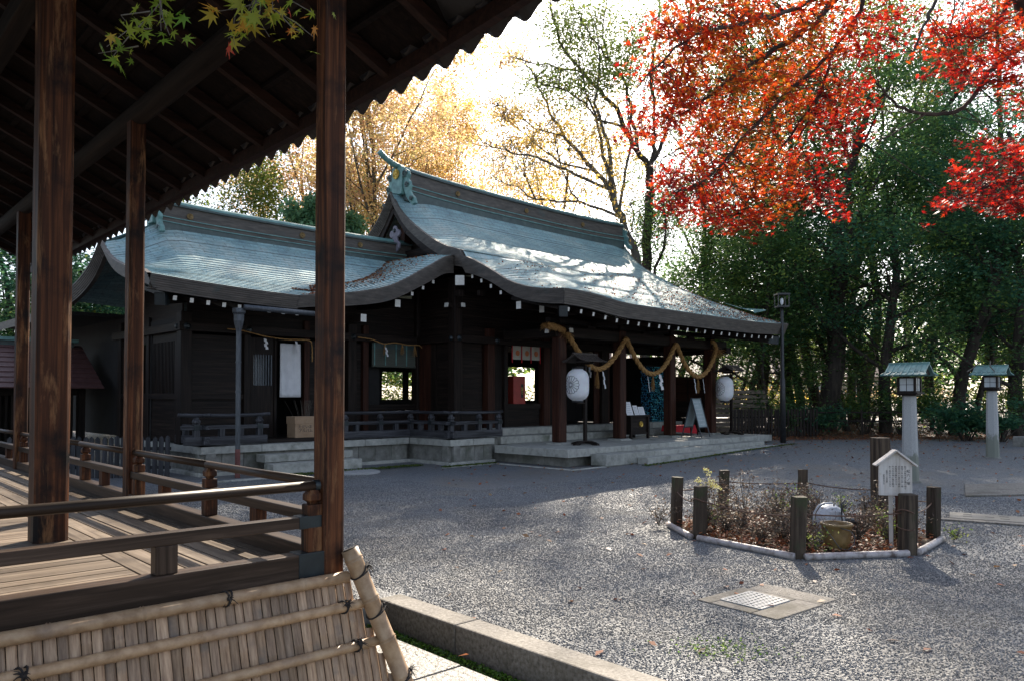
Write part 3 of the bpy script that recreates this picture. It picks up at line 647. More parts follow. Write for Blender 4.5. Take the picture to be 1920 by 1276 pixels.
# head beams all round
def nageshi(a0, a1, b0, b1, z0=2.9, z1=3.08): wall(a0, a1, b0, b1, z0, z1, 'x' if abs(a1 - a0) > abs(b1 - b0) else 'y', name='head_beam', bev=.008)
nageshi(-6.42, -.05, 4.86, 5.14); nageshi(-.34, -.06, 3.36, 4.86); nageshi(-.35, 9.4, 3.34, 3.64); nageshi(-6.40, -6.12, 5.14, 9); nageshi(9.1, 9.38, 1.3, 3.3)
for a, b in ((-6.26, 4.83), (-2.27, 4.83), (-4.92, 4.83), (-.2, 3.31), (1.1, 3.31)): S('beam_stud', MB().tube([(a, b + .03, 2.99), (a, b - .025, 2.99)], [.075, .03], 12), ['bronze'])
for a, b in ((-6.43, 5.0), (-.37, 3.5), (-.37, 5.0)): S('beam_stud', MB().tube([(a + .03, b, 2.99), (a - .025, b, 2.99)], [.075, .03], 12), ['bronze'])
boards_a(-6.2, -.3, 5.02, 3.08, 4.1, .25)
# hall side wall (a=-.2): reddish sliding boards
for i in range(3): wall(-.24 + .015 * (i % 2), -.19, 4.88 - (i + 1) * .23, 4.88 - i * .23 - .005, .62, 2.9, 'z', 'redz' if i < 2 else 'hallz', 'sliding_board')
boards_b(-.22, 3.63, 4.2, .62, 2.9); boards_b(-.22, 3.63, 4.9, 3.08, 4.5)
# hall front (b=3.5)
boards_a(-.07, .72, 3.52, .62, 2.9); post(.93, 3.5, .24, mat='redz'); wall(1.05, 1.45, 3.52, 3.58, .62, 2.9, 'z'); post(1.52, 3.5, .13)
wall(1.6, 2.86, 3.46, 3.54, 1.22, 1.36, name='window_sill'); boards_a(1.6, 2.86, 3.5, .62, 1.22); wall(1.6, 2.86, 3.46, 3.54, 2.86, 2.95)
post(3.05, 3.5, .24, mat='redz'); post(5.6, 3.5, .3, .75); wall(5.2, 5.95, 3.46, 3.5, .75, 2.9, 'z', 'redz', 'door_panel'); post(9.25, 3.5, .24, .75)
wall(3.2, 3.9, 3.55, 3.6, .75, 2.9, 'z', 'hallz', 'door_panel')
boards_a(-.07, 9.2, 3.52, 3.08, 4.6, .25)
# right side screen wall of the porch
post(9.25, 2.1, .16, .4, 3.0); wall(9.22, 9.27, 2.18, 3.38, 1.4, 2.2, 'y', 'redy', 'screen_panel'); wall(9.2, 9.29, 2.18, 3.38, 1.32, 1.4, 'y'); boards_b(9.22, 2.18, 3.38, .4, 1.32); wall(9.2, 9.29, 2.76, 2.80, 1.4, 2.2, 'z')
# back and inner walls, floor, ceiling
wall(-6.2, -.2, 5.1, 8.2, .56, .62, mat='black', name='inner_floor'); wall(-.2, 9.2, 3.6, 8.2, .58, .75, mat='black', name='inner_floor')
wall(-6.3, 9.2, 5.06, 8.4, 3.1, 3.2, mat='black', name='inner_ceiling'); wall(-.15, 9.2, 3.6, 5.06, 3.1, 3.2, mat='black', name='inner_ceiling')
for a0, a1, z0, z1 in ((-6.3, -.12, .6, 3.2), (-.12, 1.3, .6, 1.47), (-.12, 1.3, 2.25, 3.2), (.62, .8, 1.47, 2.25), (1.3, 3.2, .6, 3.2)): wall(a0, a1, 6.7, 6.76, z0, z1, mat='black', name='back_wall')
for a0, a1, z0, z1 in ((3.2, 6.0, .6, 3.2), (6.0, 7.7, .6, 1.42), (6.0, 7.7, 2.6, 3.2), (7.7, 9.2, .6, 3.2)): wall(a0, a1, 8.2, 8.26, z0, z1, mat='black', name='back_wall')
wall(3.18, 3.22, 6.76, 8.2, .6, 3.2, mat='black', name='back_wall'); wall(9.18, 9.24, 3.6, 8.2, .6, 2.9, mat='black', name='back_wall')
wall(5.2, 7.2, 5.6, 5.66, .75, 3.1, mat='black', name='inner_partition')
# left flank (a=-6.26)
post(-6.26, 5.33, .1); post(-6.26, 6.85, .16); post(-6.26, 8.6, .2)
boards_b(-6.28, 5.4, 6.78, .62, 1.5, .44); boards_b(-6.28, 6.95, 8.5, .62, 1.5, .44)
for b0, b1 in ((5.1, 6.78), (6.93, 8.5)):
    wall(-6.33, -6.2, b0, b1, 1.5, 1.62, 'y', name='window_sill')
    k = b0 + .28
    while k < b1: S('lattice_bar', MB().box(-6.30, -6.25, k, k + .035, 1.62, 2.72), ['hallz']); k += .078
    wall(-6.18, -6.15, b0, b1, 1.62, 2.72, mat='black', name='lattice_backing')
boards_b(-6.28, 5.1, 8.5, 3.08, 3.9, .25); boards_b(-6.28, 5.1, 8.5, 2.72, 2.9, .2)

# annex going back behind the left flank
wall(-6.28, -6.2, 8.5, 14.0, .62, 3.5, mat='black', name='annex_wall'); wall(-7.5, -6.2, 8.6, 14, 3.42, 3.5, mat='black', name='annex_soffit'); S('annex_roof', MB().grid([[(-7.9, 8.4, 3.5), (-7.9, 16.2, 3.5)], [(-4, 8.4, 5.0), (-4, 16.2, 5.0)]]).grid([[(-7.9, 8.4, 3.3), (-7.9, 16.2, 3.3)], [(-7.9, 8.4, 3.5), (-7.9, 16.2, 3.5)]]), ['band'])
# --- porch pillars, beams
PB = 1.5; PA = (1.42, 3.84, 6.22, 8.45)
for a in PA:
    post(a, PB, .27, .44, 3.3, mat='redz', bev=.03)
    S('pillar_plinth', MB().lathe([(.34, .395), (.33, .42), (.27, .445)], 4, (a, PB, 0), 0, R(45)), ['stone'], bevel=.01)
S('porch_beam', MB().box(1.2, 9.3, PB - .1, PB + .1, 3.0, 3.27), ['hallx'], bevel=.02); S('porch_beam', MB().box(1.0, 9.5, PB - .08, PB + .08, 3.34, 3.46), ['hallx'], bevel=.01)
for a in PA:
    S('porch_beam', MB().box(a - .09, a + .09, PB + .1, 3.34, 3.0, 3.24), ['hally'], bevel=.02)
    S('bracket_block', MB().lathe([(.13, 3.3), (.2, 3.38), (.2, 3.44)], 4, (a, PB, 0), 0, R(45)), ['hallz'])
for i in range(3):   # frog-leg struts between the pillars
    c = (PA[i] + PA[i + 1]) / 2
    S('frogleg_strut', MB().prism([(-.42, 0), (-.3, .02), (-.16, .10), (-.1, .16), (.1, .16), (.16, .10), (.3, .02), (.42, 0), (.36, .1), (.2, .2), (.12, .3), (-.12, .3), (-.2, .2), (-.36, .1)][::-1], lambda u, v, t: (c + u, PB - .05 + t, 3.05 + v + .0), .09), ['hallx'])
    S('bracket_end', MB().box(c - .05, c + .05, -.05, PB, 3.33, 3.43), ['hally', 'white']); 
# carved beam noses on the left end pillar (pale tipped) and corner pillar
def nose(a, b, z, da, db, L=.45, hh=.16):
    mb = MB(); d = Vector((da, db, 0)); n = Vector((-db, da, 0)) * .05
    prof = [(0, 0), (L * .5, -.02), (L * .8, .01), (L, .07), (L * .96, hh), (L * .6, hh * .85), (0, hh)]
    mb.prism(prof, lambda u, v, t: tuple(Vector((a, b, z)) + d * u + n * (2 * t - 1) + Vector((0, 0, v))), 1)
    S('beam_nose', mb, ['hallx']); e = Vector((a, b, z)) + d * (L * .99)
    S('nose_cap', MB().beam(e + d * -.02 + Vector((0, 0, .04)), e + d * .012 + Vector((0, 0, .045)), .11, .10), ['white'])
nose(1.42, PB, 3.08, -1, 0); nose(1.42, PB, 3.1, 0, -1, .4)
nose(-.2, 3.5, 3.75, -1, 0, .3, .13); nose(-.2, 3.5, 3.75, 0, -1, .3, .13); nose(8.45, PB, 3.08, 1, 0)

# --- roofs -----------------------------------------------------------------
ZM = [(-.35, 3.66), (.6, 3.98), (1.6, 4.36), (2.85, 4.93), (3.73, 5.36), (4.79, 5.98), (5.4, 6.48), (5.9, 7.1)]
RB = 5.86
ZE = [(-.5, 3.80), (-.35, 3.81), (.3, 3.88), (.8, 3.98), (1.33, 4.17), (1.64, 4.34), (2.2, 4.64), (2.75, 4.88), (3.2, 4.97)]       # porch side edge, rising to the crest
ZK = [(-4.7, 3.60), (-4.3, 3.66), (-3.58, 3.76), (-2.8, 3.92), (-2.35, 4.06), (-1.89, 4.28), (-1.59, 4.45), (-1.1, 4.72), (-.8, 4.89), (-.5, 4.97), (.5, 4.98)]
ZW = [(3.2, 3.60), (3.6, 3.78), (4.2, 4.07), (5.0, 4.60), (5.5, 4.98), (5.9, 5.34)]
ZV = [(2.85, 5.04), (3.73, 5.34), (4.79, 5.96), (5.45, 6.5), (5.9, 7.1)]        # verge line
def zm(a, b):
    bb = b if b <= RB else 2 * RB - b
    z = smooth_tab(ZM, bb)
    e = sstep(1 - (bb + .35) / 2.2)
    z += e * (.13 * max(0, (2.2 - a) / 2.7) ** 2 + .06 * max(0, (a - 7.3) / 2.5) ** 2)
    z += .03 * ((a - 4.7) / 5) ** 2
    if bb < 2.85:
        s = sstep((a + .5) / 2.3); ze = smooth_tab(ZE, bb) if b < RB else z - .1
        z = ze + (z + .10 * min(1, (bb + .35) / 1.5) - ze) * s
    else:
        k = 1 - sstep((a + .45) / 1.3); z = z + .10 - k * (z + .10 - smooth_tab(ZV, bb))
    k2 = 1 - sstep((9.8 - a) / .9); z -= .10 * k2 * min(1, (bb + .35) / 1.5)
    return z
def zw(a, b):
    bb = b if b <= RB else 2 * RB - b
    return smooth_tab(ZW, bb) - (1 - sstep((a + 7.6) / 1.3)) * .62 * sstep((bb - 3.2) / 2.9) + sstep(1 - (bb - 3.2) / 2.2) * (.13 * max(0, (-4.2 - a) / 3.4) ** 2)
def zk(a, b): return smooth_tab(ZK, a) + .02 * (b - 3.2) + sstep((b - 3.2) / .8) * (.10 + .12 * sstep((-1.2 - a) / 1.5)) * sstep((a + 4.72) / .8)
def courses(name, us, vs, fn, lip=.016, mat='roof', flip=False):
    """us: course lines (going up the slope); vs: samples across; fn(u,v)->point"""
    mb = MB()
    for i in range(len(us) - 1):
        lo = [Vector(fn(us[i], v)) + Vector((0, 0, lip)) for v in vs]; hi = [Vector(fn(us[i + 1], v)) for v in vs]; hi2 = [Vector(fn(us[i + 1], v)) + Vector((0, 0, lip)) for v in vs]
        mb.grid([lo, hi], 0, flip)
        if i < len(us) - 2: mb.grid([hi, hi2], 0, flip)
    return S(name, mb, [mat])
def fr(a, b, st):
    n = max(1, round((b - a) / st)); return [a + (b - a) * i / n for i in range(n + 1)]
AV = [-.45, -.3, -.15, 0, .15, .3, .5, .7, .9, 1.2] + fr(1.6, 8.6, .5) + [8.9, 9.1, 9.3, 9.5, 9.65, 9.8]
courses('main_roof_slope', fr(2.85, 5.9, .105), AV, lambda b, a: (a, b, zm(a, b)), flip=True)
AV2 = [-.5, -.4, -.3, -.15, 0, .15, .3, .45, .6, .8, 1.0, 1.2] + fr(1.6, 8.6, .5) + [8.9, 9.1, 9.3, 9.5, 9.65, 9.8]
courses('porch_roof_slope', fr(-.35, 2.87, .105), AV2, lambda b, a: (a, b, zm(a, b)), flip=True)
courses('rear_roof_slope', fr(5.82, 12.0, .3), [-.45, 0, .5, 1.5, 3, 5, 7, 9, 9.8], lambda b, a: (a, b, zm(a, b)), flip=True)
AW = fr(-7.6, -.3, .35)
courses('wing_roof_slope', fr(3.2, 5.9, .105), AW, lambda b, a: (a, b, max(zw(a, b), zk(a, b) - .06) if a > -4.66 else zw(a, b)), flip=True)
courses('wing_rear_slope', fr(5.82, 8.5, .3), fr(-7.6, .1, 1.0), lambda b, a: (a, b, zw(a, b)), flip=True)
courses('curved_gable_slope', fr(-4.68, -.5, .105), fr(3.2, 5.75, .25), lambda a, b: (a, b, zk(a, b)))
S('curved_gable_top', MB().grid([[(a, b, zk(a, b)) for b in (3.2, 4, 5, 6, 7)] for a in (-.5, 0, .5)]), ['roof'])
# shingle underside (roof is solid)
def under(name, A, B, fn, d): S(name, MB().grid([[(a, b, fn(a, b) - d) for a in A] for b in B]), ['under'])
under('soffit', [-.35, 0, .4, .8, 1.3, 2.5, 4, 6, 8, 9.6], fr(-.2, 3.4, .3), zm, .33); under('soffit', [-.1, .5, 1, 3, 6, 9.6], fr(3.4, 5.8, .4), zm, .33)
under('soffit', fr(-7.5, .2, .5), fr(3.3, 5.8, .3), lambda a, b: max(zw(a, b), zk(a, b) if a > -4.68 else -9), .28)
# eave edge bands, seven layers deep
def band(pts, outs, th, layers=7, step=.017, name='eave_band', mat='band'):
    mb = MB()
    rows = []
    for k in range(layers):
        for q in (k, k + 1):
            rows.append([tuple(Vector(p) + Vector(o) * (.03 - step * k) + Vector((0, 0, .012 - t * q / layers))) for p, o, t in zip(pts, outs, th)])
    rows.append([tuple(Vector(p) - Vector(o) * .16 + Vector((0, 0, .012 - t))) for p, o, t in zip(pts, outs, th)])
    mb.grid(rows, 0, True); top = [[tuple(Vector(p) + Vector(o) * .03 + Vector((0, 0, .012))) for p, o in zip(pts, outs)], [tuple(Vector(p) - Vector(o) * .05 + Vector((0, 0, .02))) for p, o in zip(pts, outs)]]
    mb.grid(top, 0)
    return S(name, mb, [mat])
A = fr(-7.6, -4.66, .25); band([(a, 3.2, zw(a, 3.2)) for a in A], [(0, -1, 0)] * len(A), [.27] * len(A))
A = fr(-4.7, -.52, .12); band([(a, 3.2, zk(a, 3.2)) for a in A], [(0, -1, 0)] * (len(A) - 1) + [(-.7, -.7, 0)], [.25 + .17 * sstep((a + 4.7) / 4.2) for a in A])
B = fr(3.2, -.35, -.12) if False else [3.2 - i * .1183 for i in range(31)]
band([(-.52, b, zm(-.5, b)) for b in B], [(-.7, -.7, 0)] + [(-1, 0, 0)] * (len(B) - 2) + [(-.9, -.9, 0)], [.42 - .1 * sstep((3.2 - b) / 1.4) for b in B])
A = [-.52] + fr(-.35, 9.6, .3) + [9.8]; band([(a, -.36, zm(max(a, -.5), -.35)) for a in A], [(-.9, -.9, 0)] + [(0, -1, 0)] * (len(A) - 2) + [(.6, -.9, 0)], [.32] * len(A))
B = [-.36] + fr(-.1, 5.85, .3); band([(9.82, b, zm(9.8, b)) for b in B], [(.6, -.9, 0)] + [(1, 0, 0)] * (len(B) - 1), [.3] * len(B))
B = [7.9 - i * .2 for i in range(0, 11)] + [5.86]; B = [8.87 - i * .2 for i in range(31)]
band([(-.47, b, smooth_tab(ZV, min(b, 2 * RB - b))) for b in B], [(-1, 0, 0)] * len(B), [.34] * len(B), name='gable_band')
S('gable_band_end', MB().box(-.5, -.30, 2.845, 2.9, 4.72, 4.99), ['band'])
B = [3.2 + i * .22 for i in range(13)]; band([(-7.62, b, zw(-7.6, b)) for b in B][::-1], [(-1, 0, 0)] * len(B), [.27] * len(B))
band([(-7.62, RB + .0 + (i * .25), zw(-7.6, RB + i * .25)) for i in range(10)][::-1], [(-1, 0, 0)] * 10, [.27] * 10)
# copper tail flicking out at the far verge
S('verge_tail', MB().grid([[(9.75, .7, 4.20), (10.25, .55, 4.30)], [(9.75, 1.3, 4.40), (10.12, 1.3, 4.40)], [(9.75, 2.4, 4.84), (9.95, 2.4, 4.8)]]).grid([[(9.75, .7, 4.16), (10.25, .55, 4.27)], [(9.75, .7, 4.20), (10.25, .55, 4.30)]]), ['copper'])
# gable wall under the verge
gb = [6 - .0] ; tri = [(b, smooth_tab(ZV, min(b, 2 * RB - b)) - .3) for b in fr(3.3, 8.42, .32)]
S('gable_wall', MB().prism([(3.3, 4.6)] + tri + [(8.42, 4.6)], lambda u, v, t: (.18 + t, u, v), .06), ['hally'])
for sgn in (-1, 1):
    pts = [(RB + sgn * d, smooth_tab(ZV, RB - d) - .36) for d in (.05, .6, 1.2, 1.9, 2.5)]
    mb = MB()
    for (b0, z0), (b1, z1) in zip(pts, pts[1:]): mb.beam((-.34, b0, z0), (-.34, b1, z1), .06, .26)
    S('barge_board', mb, ['hally'])
    mb = MB()
    for (b0, z0), (b1, z1) in zip(pts, pts[1:]): mb.beam((-.30, b0, z0 - .16), (-.30, b1, z1 - .16), .04, .03)
    S('barge_lining', mb, ['redy'])
S('gable_beam', MB().box(-.1, .15, 4.5, 7.2, 5.28, 5.46), ['hally'])
S('gable_strut', MB().box(-.06, .12, RB - .09, RB + .09, 5.46, 6.6), ['redz'])
# carved pendant
gg = [(0, .0), (.07, -.03), (.10, -.12), (.20, -.14), (.24, -.24), (.16, -.33), (.09, -.31), (.13, -.42), (.22, -.5), (.2, -.62), (.1, -.7), (0, -.74)]
gg = gg + [(-u, v) for u, v in gg[-2:0:-1]]
S('gable_pendant', MB().prism(gg, lambda u, v, t: (-.42 + t, RB - .12 + u, 6.12 + v), .06), [pmat('weathered_purple_grey_carving', [(.3, (.10, .09, .11)), (.7, (.24, .22, .26))], 14, rough=.7, bump=.5)], bevel=.015)
S('pendant_boss', MB().tube([(-.46, RB - .12, 5.98), (-.42, RB - .12, 5.98)], [.04, .06], 12), ['bronze'])
# --- ridges
def ridge(a0, a1, b, z0, z1, flare, name):
    N = 24; cols = [(a0 + (a1 - a0) * i / N) for i in range(N + 1)]
    def off(a): t = (a - (a0 + a1) / 2) / ((a1 - a0) / 2); return flare * abs(t) ** 3
    def strip(w, za, zb, mat, nm):
        mb = MB(); rows = []
        for sy, z in ((-1, za), (-1, zb), (1, zb), (1, za), (-1, za)): rows.append([(a, b + sy * w / 2, z + off(a)) for a in cols])
        mb.grid(rows, 0, True); n = len(cols)
        mb.add([rows[k][0] for k in range(4)], [(0, 1, 2, 3)]); mb.add([rows[k][-1] for k in range(4)], [(3, 2, 1, 0)]); S(nm, mb, [mat])
    H = z1 - z0
    strip(.50, z0 - .25, z0 + .04 * H, 'copdark', name + '_base'); strip(.54, z0 + .05 * H, z0 + .09 * H, 'copper', name + '_moulding'); strip(.46, z0 + .09 * H, z0 + .26 * H, 'band', name + '_course')
    strip(.50, z0 + .26 * H, z0 + .30 * H, 'copper', name + '_moulding'); strip(.36, z0 + .30 * H, z0 + .82 * H, 'band', name + '_wall'); strip(.46, z0 + .82 * H, z0 + .9 * H, 'copdark', name + '_moulding')
    S(name + '_cap', MB().tube([(a, b, z0 + .95 * H + off(a)) for a in cols], .10, 12), ['copper'], smooth=True)
    return off
off = ridge(-.15, 9.62, RB, 6.98, 7.66, .10, 'main_ridge')
woff = ridge(-6.55, .1, RB, 5.16, 5.66, .05, 'wing_ridge')
def crest(a, b, z, r, da, db, par=None, name='gilt_crest', mat='gold'):
    """sixteen-petalled disc facing (da,db)"""
    mb = MB(); d = Vector((da, db, 0)); u = Vector((-db, da, 0)); up = Vector((0, 0, 1)); c = Vector((a, b, z))
    mb.tube([c, c + d * .02], [r * .9, r * .88], 24)
    for k in range(16):
        t = 2 * math.pi * k / 16; rd = u * math.cos(t) + up * math.sin(t); tn = d.cross(rd)
        mb.add([c + d * .02 + rd * r * .25, c + d * .034 + rd * r * .8 - tn * r * .13, c + d * .02 + rd * r * 1.02, c + d * .034 + rd * r * .8 + tn * r * .13], [(0, 1, 2, 3)])
    mb.tube([c + d * .02, c + d * .045], [r * .2, r * .16], 12)
    o = mb.obj(name, [mat], shrine if par is None else par); return o
for a in (1.75, 4.6, 7.35): crest(a, RB - .185, 7.36, .085, 0, -1, mat='dullgold')
for a in (-5.9, -3.2, -1.55): crest(a, RB - .185, 5.43, .075, 0, -1, mat='dullgold')
# ridge-end ornament: plaque with scrolled wings
def onigawara(a, b, z, sc=1.0, flip=1, boss='gold'):
    pl = [(-.17, -.5), (.17, -.5), (.2, -.1), (.17, .1), (.09, .18), (-.09, .18), (-.17, .1), (-.2, -.1)]
    S('ridge_end_plaque', MB().prism([(u * sc, v * sc) for u, v in pl], lambda u, v, t: (a - flip * (.05 - t * .14), b + u, z + v), 1), ['copper'], bevel=.015)
    for s in (-1, 1):
        wing = [(.16, .02), (.24, .06), (.34, .0), (.38, -.1), (.34, -.19), (.40, -.25), (.43, -.36), (.40, -.46), (.47, -.56), (.56, -.63), (.62, -.78), (.50, -.80), (.40, -.72), (.30, -.6), (.2, -.42), (.16, -.3)]
        wing = [(s * u * sc, v * sc) for u, v in wing]
        if s < 0: wing = wing[::-1]
        S('ridge_end_scroll', MB().prism(wing, lambda u, v, t: (a - flip * (.0 - t * .10), b + u, z + v), 1), ['copper'], bevel=.02)
        mb = MB()
        for cx, cz, r in ((.27, -.08, .085), (.34, -.33, .06), (.5, -.66, .05)):
            pts = [(a - flip * .04, b + s * (cx + r * q * math.cos(th)) * sc, z + (cz + r * q * math.sin(th)) * sc) for th, q in [(k * .55, 1 - k * .045) for k in range(18)]]
            mb.tube(pts, .016 * sc, 6)
        S('scroll_relief', mb, ['copdark'], smooth=True)
    if boss: crest(a - flip * .06, b, z - .05, .12 * sc, -flip, 0)
onigawara(-.22, RB, 7.60, 1.22)
S('ridge_end_horn', MB().tube([(-.05, RB, 7.74), (-.35, RB, 7.80), (-.62, RB, 7.90), (-.80, RB, 8.02), (-.84, RB, 8.05)], [.085, .085, .075, .08, .07], 12), ['copper'], smooth=True)
onigawara(9.70, RB, 7.5, .9, -1, None)
S('ridge_end_horn', MB().tube([(9.6, RB, 7.7), (9.78, RB, 7.74), (9.84, RB, 7.76)], [.07, .08, .05], 10), ['copper'], smooth=True)
onigawara(-6.62, RB, 5.6, .8)
# --- rafters with white painted ends
def rafter(p0, p1, w=.07, h=.085): S('rafter', MB().beam(p0, p1, w, h, mend=1), ['hallx', 'white'])
a = -.2
while a < 9.7:
    z = zm(a, -.35) - .32; rafter((a, -.2, z - .075), (a, 1.5, z + .32)); a += .425
a = -7.1
while a < -4.5:
    z = zw(a, 3.2) - .27; rafter((a, 3.36, z - .07), (a, 5.0, z + .3)); a += .31
for a in (-1.65, -1.33, -1.02): z = zk(a, 3.2) - .40; rafter((a, 3.36, z - .07), (a, 5.0, z + .02))
for b in (2.7, 2.38, 2.05, 1.72): z = zm(-.5, b) - .36; rafter((-.36, b, z - .08), (1.2, b, z))
S('ridge_purlin', MB().beam((-.45, 3.05, 4.36), (.4, 3.9, 4.36), .22, .24, mend=1), ['hallx', 'white'])
S('purlin_block', MB().box(-.5, -.36, 3.0, 3.14, 3.98, 4.12).box(.1 - .3, .05 - .1, 2.6, 2.7, 3.98, 4.1), ['hallz'])
# beams with white end faces under the curved eave
for p, q in (((-2.0, 3.45, 3.70), (-2.0, 5.0, 3.75)), ((-.25, 1.25, 3.62), (1.3, 1.25, 3.66)), ((-2.9, 3.5, 3.30), (-2.9, 5, 3.32)), ((.2, .95, 3.55), (1.4, .95, 3.58))): S('beam_end', MB().beam(p, q, .15, .17, mend=1), ['hallx', 'white'])
# corner hip beams with blue-green sheaths
for (p, q) in (((-.36, -.2, 3.36), (1.3, 1.4, 3.62)), ((-7.35, 3.4, 3.32), (-6.2, 5.0, 3.6)), ((9.6, -.15, 3.25), (8.5, 1.4, 3.5))):
    S('hip_beam', MB().beam(p, q, .16, .2), ['hallx']); P0, Q0 = Vector(p), Vector(q); d = (Q0 - P0).normalized()
    S('hip_beam_sheath', MB().beam(P0 - d * .02, P0 + d * .28, .18, .23), ['bronze'])
# gutter and downpipe
S('gutter', MB().tube([(-5.9, 3.08, 3.26), (-4.1, 3.08, 3.245)], .055, 10), ['zinc'], smooth=True)
S('downpipe', MB().lathe([(.13, 3.24), (.13, 3.16), (.10, 3.12), (.10, 3.0), (.05, 2.8), (.048, .55)], 8, (-5.95, 3.2, 0)), ['zinc'], smooth=False)
S('downpipe_boot', MB().lathe([(.052, .0), (.052, .55)], 8, (-5.95, 3.2, 0)), [pmat('rusted_red_pipe', [(.3, (.10, .03, .025)), (.7, (.2, .07, .06))], 8)])
S('pipe_collar', MB().lathe([(.056, 1.62), (.056, 1.67)], 8, (-5.95, 3.2, 0)).lathe([(.056, 2.2), (.056, 2.23)], 8, (-5.95, 3.2, 0)), ['zinc'])

# --- low railings on the terrace (a thing of the building: its parts)
def rail_run(p0, p1, ext0=.3, ext1=.3, newels=(), shorts=()):
    p0, p1 = Vector((*p0, 0)), Vector((*p1, 0)); d = (p1 - p0).normalized(); L = (p1 - p0).length
    def P(t, z): q = p0 + d * t; return (q.x, q.y, z)
    ax = 'x' if abs(d.x) > .5 else 'y'
    S('railing_base', MB().beam(P(-ext0 * .6, .69), P(L + ext1 * .6, .69), .12, .16), ['kour' + ax], bevel=.008)
    S('railing_middle', MB().beam(P(-ext0 * .8, .95), P(L + ext1 * .8, .95), .09, .075), ['kour' + ax], bevel=.006)
    S('railing_top', MB().tube([P(-ext0, 1.2), P(0, 1.185), P(L * .5, 1.18), P(L, 1.185), P(L + ext1, 1.20)], .036, 10), ['kour' + ax], smooth=True)
    for t in newels:
        x, y, _ = P(t, 0); S('railing_newel', MB().box(x - .055, x + .055, y - .055, y + .055, .6, 1.02).lathe([(.06, 1.02), (.085, 1.05), (.085, 1.08), (.055, 1.12), (.05, 1.15)], 8, (x, y, 0)), ['kourz'], bevel=.006)
        S('newel_fitting', MB().tube([(x, y, 1.14), (x, y, 1.16)], [.04, .045], 8).box(x - .06, x + .06, y - .06, y + .06, .90, 1.0), ['bronze'])
    for t in shorts:
        x, y, _ = P(t, 0); S('railing_strut', MB().box(x - .05, x + .05, y - .05, y + .05, .77, .915), ['kourz'])
rail_run((-6.5, 3.92), (-5.1, 3.92), .3, .18, (.05, 1.35), (.55, .95))
rail_run((-6.3, 5.2), (-6.3, 3.92), .0, .25, (), (.4,))
rail_run((-3.1, 3.92), (-1.26, 3.92), .15, .25, (.0, .95, 1.84), (.3, 1.4))
rail_run((-1.26, 3.92), (-1.26, 2.41), .2, .25, (.8, 1.5), (.4, 1.15))
rail_run((-1.26, 2.41), (.25, 2.41), .25, .12, (.85, 1.5), (.4, 1.2))

# --- a pent wall/gallery going away to the left of the wing
gal = thing('side_gallery', 'low lattice gallery with red-brown shingle roof and green ridge at far left', 'building', (*BW(-9.2, 9.5)[:2], -.62), BA)
def Gp(name, mb, mats, **k): return mb.obj(name, mats, gal, **k)
Gp('wall', MB().box(-7, 2.4, .3, .36, 0, 1.0), ['hallx']); Gp('wall', MB().box(-7, 2.4, .3, .36, 2.2, 2.6), ['hallx']); Gp('back_wall', MB().box(-7, -3.2, 2.0, 2.05, 0, 2.4).box(-1.4, 2.4, 2.0, 2.05, 0, 2.4), ['black'])
gb_me = MB().box(0, .05, .3, .35, 1.0, 2.2).mesh('lattice_bar', ['hallz'])
for i in range(75): inst('lattice_bar', gb_me, gal, (-6.9 + i * .124, 0, 0))
for i in range(5): Gp('post', MB().box(-6.9 + i * 2.3, -6.75 + i * 2.3, .22, .38, 0, 2.6), ['hallz'])
for i in range(9): Gp('shingle_course', MB().beam((-7.2, -.55 + i * .2, 2.43 + i * .12), (2.6, -.55 + i * .2, 2.43 + i * .12), .24, .03, up=(0, -.5, 1)), ['redbrown'])
Gp('ridge', MB().box(-7.3, 2.4, 1.05, 1.35, 3.35, 3.52), ['copdark']); Gp('ridge_cap', MB().box(-7.4, 2.5, 1.0, 1.4, 3.52, 3.60), ['copper'])
Gp('rear_roof', MB().grid([[(-7.2, 1.2, 3.4), (2.6, 1.2, 3.4)], [(-7.2, 2.9, 2.4), (2.6, 2.9, 2.4)]]), ['redbrown'])
# ------------------------------------------------------------------ things on and around the shrine
def frame_thing(name, label, cat, a, b, z, dz=0, group=None):
    x, y, _ = BW(a, b); return thing(name, label, cat, (x, y, z), BA + dz, group)
# twisted straw rope looped over the porch pillars
rope = thing('straw_rope', 'thick twisted golden straw rope looped between the porch pillars', 'rope', (BO[0], BO[1], 0), BA)
def twist(path, rad, name='rope_strand', turns=5.5, mats=('straw',), par=rope, ends=1):
    """three strands wound round a smooth path; rad(t)"""
    P = [Vector(p) for p in path]; Ls = [0]
    for p, q in zip(P, P[1:]): Ls.append(Ls[-1] + (q - p).length)
    n = max(10, int(Ls[-1] / .035)); pts = []
    for i in range(n + 1):
        s = Ls[-1] * i / n; k = 0
        while k < len(Ls) - 2 and Ls[k + 1] < s: k += 1
        t = (s - Ls[k]) / (Ls[k + 1] - Ls[k])
        p0 = P[max(k - 1, 0)]; p1 = P[k]; p2 = P[k + 1]; p3 = P[min(k + 2, len(P) - 1)]
        pts.append(.5 * ((2 * p1) + (-p0 + p2) * t + (2 * p0 - 5 * p1 + 4 * p2 - p3) * t * t + (-p0 + 3 * p1 - 3 * p2 + p3) * t ** 3))
    for st in range(3):
        q = []; rr = []
        for i, p in enumerate(pts):
            d = (pts[min(i + 1, n)] - pts[max(i - 1, 0)]).normalized(); u = d.cross(Vector((0, 1, .2))).normalized(); v = d.cross(u)
            s = Ls[-1] * i / n; a = s * turns * 2 + st * 2.094; r = rad(i / n)
            q.append(p + (u * math.cos(a) + v * math.sin(a)) * r * .52); rr.append(r * .62)
        MB().tube(q, rr, 7).obj(name, list(mats), par, True)
RPB = 1.30
